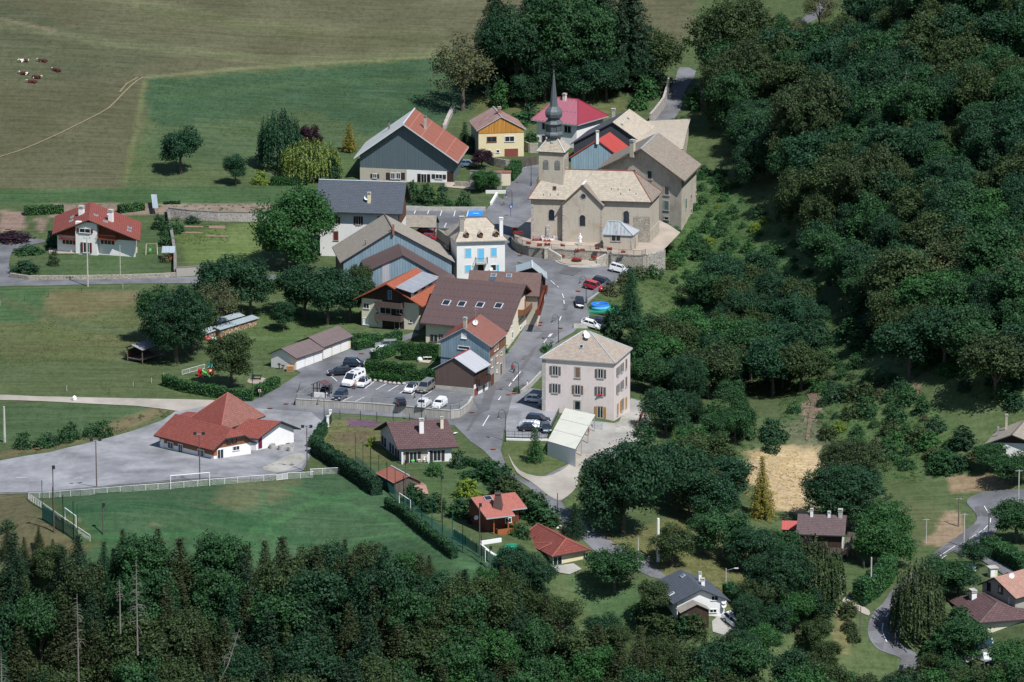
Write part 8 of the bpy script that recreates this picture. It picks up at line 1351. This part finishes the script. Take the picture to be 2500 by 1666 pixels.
def cow(p, rz, label, lying=True, pat='cow_brown'):
    r=root('cow',tuple(G(p)),label,'cow','brown and white cows resting in the meadow',R(rz)); d=-.62 if lying else 0
    J=[(0,0,1.05),(.55,0,1.08),(.95,0,1.15),(1.25,0,1.35),(1.5,0,1.36),(1.75,0,1.18),(-.5,0,1.08),(-.85,0,1.1),(-1.02,0,.8),(-1.05,0,.5)]+([(.75,.25,.8),(.95,.42,.72),(.7,.5,.7),(.75,-.25,.8),(.95,-.42,.72),(.7,-.5,.7),(-.6,.3,.85),(-.25,.55,.75),(-.6,.62,.7),(-.6,-.3,.85),(-.25,-.55,.75),(-.6,-.62,.7)] if lying else [(.75,.24,.75),(.76,.24,.42),(.74,.24,.04),(.75,-.24,.75),(.76,-.24,.42),(.78,-.24,.04),(-.68,.26,.8),(-.8,.26,.45),(-.74,.26,.04),(-.68,-.26,.8),(-.8,-.26,.45),(-.74,-.26,.04)])
    E=[(0,1),(1,2),(2,3),(3,4),(4,5),(0,6),(6,7),(7,8),(8,9),(1,10),(10,11),(11,12),(1,13),(13,14),(14,15),(6,16),(16,17),(17,18),(6,19),(19,20),(20,21)]
    rd=[.38,.36,.24,.17,.15,.09,.36,.24,.03,.03,.15,.08,.06,.15,.08,.06,.17,.09,.06,.17,.09,.06]
    ph=random.uniform(0,6); o=skinned('body',[(x,y,z_+d) for x,y,z_ in J],E,rd,lambda c:1 if (c.x>1.2 or math.sin(c.x*3.1+ph)+math.sin(c.y*4+c.z*3+ph)*.8>(1.55 if pat!='white' else .75) or c.z<.25+d*.0 and not lying) else 0,['cow_brown','cow_white'],r); mb=MB()
    for s in (-1,1): mb.tube([(1.4,s*.1,1.48+d),(1.38,s*.26,1.52+d),(1.36,s*.3,1.6+d)],[.03,.025,.01],'bark_pale',4)
    mb.build('horn',r); mb=MB()
    for s in (-1,1): mb.ball((1.33,s*.24,1.4+d),(.1,.05),'cow_brown',6,4)
    mb.build('ear',r)
plain('cow_brown',(.075,.022,.018),.8,.2); plain('cow_white',(.62,.58,.52),.8,.1)
for p,a,l,ly,pt in ((('S',228,572),200,'brown and white cow lying furthest up the meadow, left one',True,'white'),(('S',398,572),172,'dark brown cow lying on the upper right of the herd',True,'b'),(('S',525,660),150,'dark brown cow lying apart at the right of the herd',True,'b'),(('S',228,690),165,'white faced brown cow with white rear at the left of the herd',True,'white'),(('S',330,722),-25,'brown cow behind the lowest one of the herd',True,'b'),(('S',303,765),175,'lowest cow of the herd with a white face',True,'b')): cow(p,a,l,ly,pt)
# ---------------------------------------------------------------- garden things
def thing1(name,p,label,cat,parts,z=None,up=0,rz=0,group=None):
    g=(G(p) if z is None else unproj(p,z))+[0,0,up]; r=root(name,tuple(g),label,cat,group,R(rz))
    for nm,fn in parts: mb=MB(); fn(mb); mb.build(nm,r)
    return r
pp=G(('H',1255,940)); r=root('deck',tuple(pp),'green matted platform under the round pool','platform'); mb=MB(); A=pp+[0,0,.35]; mb.box(A+[.6,.4,-.3],6.8,5.4,.3,'green_mat',-.06); mb.build('mat',r,pp); mb=MB(); mb.box(A+[.6,.4,-1.8],6.6,5.2,1.49,'dark_wood',-.06); mb.build('substructure',r,pp)
r=root('paddling_pool',tuple(pp+[0.1,.6,.36]),'round blue inflatable paddling pool on green matting','pool'); m=MB(); m.lathe((0,0,0),[(1.78,0),(1.92,.35),(1.8,.78)],'pool_cyan',28); m.build('wall',r); m=MB(); m.tube([(1.68*math.cos(t),1.68*math.sin(t),.84) for t in np.linspace(0,2*math.pi,33)],.18,'pool_blue',8,False); m.build('inflated_rim',r); m=MB(); m.lathe((0,0,.72),[(1.7,0),(1.7,.08)],'water',28); m.build('water',r)
thing1('parasol',('I',2010,505),'closed turquoise parasol in the hedged garden','parasol',[('pole',lambda m:m.tube([(0,0,0),(0,0,2.8)],.04,'white_trim',5)),('folded_canopy',lambda m:m.lathe((0,0,1.1),[(.75,0),(.7,.05),(.35,.8),(.12,1.4),(.02,1.75)],'parasol',7))])
thing1('garden_table',('I',2110,525),'small white garden table beside the turquoise parasol','table',[('table_top',lambda m:m.box((0,0,.7),1.6,.9,.05,'white_trim')),('leg',lambda m:m.tube([(0,0,0),(0,0,.7)],.06,'white_trim',5))]); thing1('garden_chair',('I',2060,520),'white garden chair left of the garden table','chair',[('seat',lambda m:m.box((0,0,.42),.45,.45,.05,'white_trim')),('backrest',lambda m:m.box((0,.22,.45),.45,.05,.45,'white_trim')),('leg',lambda m:m.box((0,0,0),.4,.4,.42,'grey_trim'))]); thing1('covered_barbecue',('I',2012,540),'round white covered barbecue in front of the parasol','barbecue',[('cover',lambda m:m.lathe((0,0,0),[(.45,0),(.55,.4),(.45,.75),(.05,.95)],'white_trim',10))])
struct(sheet('garden_patio', qs('I',(2040,530),(2185,505),(2130,565),(2040,555)), 'paving', .12)); 
for i,(x,y) in enumerate(((1445,785),(1512,796),(1570,808),(1630,818),(1685,822),(1742,826),(1808,826),(1390,775))): thing1('boulder',('I',x,y+5),'pale boulder in the row along the parking bays','boulder',[('stone',lambda m:m.ball((0,0,.18),(.42,.3),'stone_pale',7,4))],z=PZ,rz=i*50,group='pale boulders along the parking bays')
for i,(x,y,l) in enumerate(((1648,928,'left concrete ring in front of the hall side wing'),(1760,945,'middle concrete ring in front of the hall side wing'),(1880,960,'right concrete ring in front of the hall side wing'))): thing1('concrete_ring',('M',x,y-4),l,'planter',[('ring',lambda m:m.lathe((0,0,0),[(.58,0),(.58,.95),(.48,.95),(.48,.6),(.0,.6)],'concrete',18))],group='concrete rings on the gravel yard')
thing1('pallet_stack',('I',357,660),'stacked orange wooden pallets at the garage gable','pallets',[('pallets',lambda m:[m.box((0,k%2*.06,.14*k),1.3,1.0,.1,'pallet') for k in range(8)])]); thing1('barbecue',('I',218,638),'dark barbecue with side table at the garage gable','barbecue',[('grill',lambda m:m.lathe((0,0,.8),[(.1,0),(.35,.15),(.35,.25),(.1,.45)],'black_metal',10)),('stand',lambda m:m.tube([(0,0,0),(0,0,.85)],.12,'black_metal',6)),('side_table',lambda m:m.box((.7,0,.7),.6,.4,.15,'black_metal'))])
thing1('picnic_table',('U',1540,1305),'dark picnic table on the round paved spot','picnic table',[('table_top',lambda m:m.box((0,0,.72),1.9,.75,.06,'dark_wood')),('bench',lambda m:m.box((0,-.75,.42),1.9,.28,.05,'dark_wood')),('bench',lambda m:m.box((0,.75,.42),1.9,.28,.05,'dark_wood')),('frame',lambda m:[m.tube([(x,-.75,0),(x,0,.72),(x,.75,0)],.05,'dark_wood',4) for x in (-.7,.7)])],up=.1)
thing1('playhouse',('U',1010,1245),'orange toy playhouse with teal roof by the playground tree','playhouse',[('wall',lambda m:m.box((0,0,0),1.2,1.1,1.5,'toy_orange')),('roof',lambda m:m.lathe((0,0,1.5),[(.95,0),(.1,.7)],'toy_teal',4,R(45))),('chimney',lambda m:m.box((-.2,0,2.0),.3,.3,.6,'toy_teal')),('window',lambda m:m.box((0,-.56,.7),.4,.04,.4,'white_trim'))])
thing1('slide',('U',915,1270),'lime green slide with a red step tower','slide',[('chute',lambda m:m.hexa((-.2,.1,1.15),(1.5,-.7,-1.1),(.25,.5,0),(0,0,.12),'toy_green')),('tower',lambda m:m.box((-.5,.35,0),.7,.7,1.0,'toy_red')),('side_panel',lambda m:m.box((-.5,.35,1.0),.9,.9,.35,'toy_red'))])
thing1('sign',('M',1485,268),'square red and white sign at the hedge corner','sign',[('post',lambda m:m.tube([(0,0,0),(0,0,1.2)],.03,'steel',4)),('plate',lambda m:m.box((0,0,1.1),.5,.04,.5,'white_trim')),('red_disc',lambda m:m.tube([(0,-.03,1.35),(0,-.05,1.35)],.2,'sign_red',12))]); thing1('sign',('Q',1988,1560),'round red no entry sign at the side road hedge','sign',[('post',lambda m:m.tube([(0,0,0),(0,0,1.6)],.035,'steel',4)),('disc',lambda m:m.tube([(0,-.04,1.75),(0,-.07,1.75)],.36,'sign_red',14)),('white_bar',lambda m:m.box((0,-.085,1.7),.5,.02,.1,'white_trim'))])
thing1('road_sign',('F',2338,520),'square blue sign on a dark post by the lane to the church','sign',[('post',lambda m:m.tube([(0,0,0),(0,0,2.8)],.045,'black_metal',4)),('plate',lambda m:m.box((0,0,1.9),.75,.05,.8,'sign_blue')),('white_mark',lambda m:m.box((.05,-.03,2.1),.3,.02,.35,'white_trim'))])
thing1('swing_set',('A',1395,645),'pale wooden swing frame with a lime seat on the chalet lawn','swing',[('frame',lambda m:[m.tube([(-1.1,0,2.3),(1.1,0,2.3)],.06,'pallet',5)]+[m.tube([(x,0,2.3),(x*1.1,y,0)],.05,'cream_plaster',5) for x in (-1.1,1.1) for y in (-.6,.6)]),('swing_seat',lambda m:m.box((-.3,0,.7),.45,.25,.5,'toy_green')),('rope',lambda m:[m.tube([(x,0,2.3),(x,0,1.0)],.012,'steel',3) for x in (-.5,-.1)])])
thing1('garden_shed',('A',1548,692),'little red brick shed with pale blue grey roof at the garden wall','shed',[('wall',lambda m:m.box((.25,.5,0),1.6,1.8,1.7,'toy_orange')),('window',lambda m:m.box((.25,-.42,.8),.9,.05,.45,'glass')),('roof',lambda m:m.hexa((-1.35,-.9,1.55),(2.7,0,0),(0,2.8,.7),(0,0,.12),'metal_greyblue'))])
thing1('greenhouse',('A',1430,285),'long narrow pale sheet roof in the kitchen garden','greenhouse',[('roof',lambda m:m.hexa((-.6,0,1.5),(1.2,0,0),(-.9,9,.9),(0,0,.08),'metal_greyblue')),('frame',lambda m:[m.tube([(x,y,0),(x,y,1.5)],.04,'grey_planks',4) for x in (-.5,.5) for y in (.1,)]+[m.tube([(-.9+x,8.8,0),(-.9+x,8.8,2.3)],.04,'grey_planks',4) for x in (-.5,.5)])])
thing1('electrical_cabinet',('R',1990,350),'small cream utility cabin with grey flat roof by the side road','utility cabin',[('wall',lambda m:m.box((0,0,0),1.3,1.4,1.6,'cream_plaster',.3)),('roof',lambda m:m.box((0,0,1.6),1.7,1.8,.15,'concrete',.3)),('door',lambda m:m.box((0,-.75,.15),.7,.05,1.2,'white_trim',.3))]); thing1('glass_frames',('R',1670,305),'pale blue glazed cold frames behind the hipped roof house','cold frame',[('glazing',lambda m:m.hexa((-2,0,.3),(4,-.5,0),(0,1.5,.9),(0,0,.06),'metal_greyblue')),('frame',lambda m:m.box((0,.5,0),3.8,1.2,.3,'grey_planks'))])
thing1('wrapped_bundle',('L',950,308),'white wrapped bundle standing on the farm lane','bundle',[('wrap',lambda m:m.lathe((0,0,0),[(.35,0),(.45,.3),(.42,.7),(.2,.95),(.02,1.05)],'white_trim',9))]); thing1('goalkeeper_bin',('N',238,860),'small dark green bin at the far corner of the pitch','bin',[('bin_body',lambda m:m.lathe((0,0,0),[(.25,0),(.3,.6),(.2,.65)],'fence_green',8))])
thing1('rock_pile',('R',200,440),'white rubble pile at the head of the narrow footpath','rock pile',[('stones',lambda m:[m.ball((random.uniform(-1.3,1.3),random.uniform(-3,3),random.uniform(0,1.2)),(random.uniform(.25,.5),.3),'stone_pale',6,3) for _ in range(60)])])
thing1('fallen_log',('E',2290,1260),'bleached fallen trunk lying on the bank right of the church','fallen trunk',[('trunk',lambda m:m.tube([(-1,1.5,.4),(.4,0,.5),(1.2,-1.4,.3),(2,-2.8,.2)],[.1,.14,.15,.08],'deadwood',6)),('branch',lambda m:m.tube([(0,.5,.5),(.8,.9,.9),(1.8,.4,.8)],[.08,.05,.02],'deadwood',5))]); thing1('fallen_log',('W',330,520),'forked bleached dead branches on the bank below the copse','fallen trunk',[('trunk',lambda m:m.tube([(0,0,.1),(-.1,.5,1.2),(-.3,1.2,2.2)],[.2,.16,.1],'deadwood',6)),('branch',lambda m:[m.tube([(-.1,.5,1.2+k*.3),(.9+k*.3,.9,1.5+k*.3),(2.2-k*.2,.7,1.5+k*.35)],[.09,.06,.02],'deadwood',5) for k in range(3)]+[m.tube([(-.2,.9,1.6),(-1.3,1.2,2.0)],[.07,.02],'deadwood',4)])])
thing1('fallen_log',('W',330,365),'pale log lying across the green bank under the priory','fallen trunk',[('trunk',lambda m:m.tube([(-2,.6,.5),(2,-.8,.4)],[.16,.12],'deadwood',6))]); thing1('bags',('U',1050,850),'red and white sacks at the end of the firewood stacks','sacks',[('red_sack',lambda m:[m.ball((x,0,.3),(.75,.4),'toy_red',8,4) for x in (-1.3,1.4)]),('white_sack',lambda m:m.ball((0,-.3,.3),(.8,.4),'white_flash',8,4))]); thing1('sun_lounger',('N',1215,752),'lime green sun lounger on the covered terrace of the brown tile house','sun lounger',[('seat',lambda m:m.hexa((-.3,-.5,.3),(.6,0,0),(0,1,0),(0,0,.08),'toy_green')),('backrest',lambda m:m.hexa((-.3,.5,.3),(.6,0,0),(0,.35,1.1),(0,.08,0),'toy_green')),('leg',lambda m:m.box((0,0,0),.5,.9,.3,'steel'))],up=.1)
for x,l in ((1287,'left white chair on the covered terrace'),(1352,'right white chair on the covered terrace')): thing1('garden_chair',('N',x,750),l,'chair',[('seat',lambda m:m.box((0,0,.42),.5,.5,.05,'white_trim')),('backrest',lambda m:m.box((0,.24,.45),.5,.05,.5,'white_trim')),('leg',lambda m:m.box((0,0,0),.42,.42,.42,'beige_plaster'))],up=.1)
b=Bld('shed','long low shed with rust red roof and white front at the lower right court',('R',1560,1270),('R',1795,1245),('R',1720,1140),1.9,('R',1700,1400),'gu',('R',1755,1180),wall='white_plaster',roof='metal_rust',oh=(.2,.2),th=.1,cat='shed'); thing1('white_sheet',('R',2000,1425),'white garden sheet roof between the trees at the lower right','canopy',[('sheet',lambda m:m.hexa((-1.6,0,1.8),(3.2,0,0),(0,2,.6),(0,0,.06),'white_flash')),('posts',lambda m:[m.tube([(x,.1,0),(x,.1,1.8)],.04,'steel',4) for x in (-1.5,1.5)])])
thing1('artificial_lawn',('O',600,1010),'bright green practice lawn in the bungalow garden','lawn',[('turf',lambda m:m.grid([(-2.6,-4,.12),(2.6,-3.4,.12),(2.4,4,.12),(-2.6,3,.12)],[(0,1,2,3)],'green_mat'))]); W=[G(p) for p in (('O',345,945),('O',580,908))]; wallz('low_wall','white concrete wall at the edge of the practice lawn',W,.25,'white_plaster',h=.7); W=[G(p) for p in (('O',345,950),('O',460,1040),('O',600,1120))]; wallz('low_wall','white kerb running down beside the training goal',W,.25,'white_plaster',h=.3)
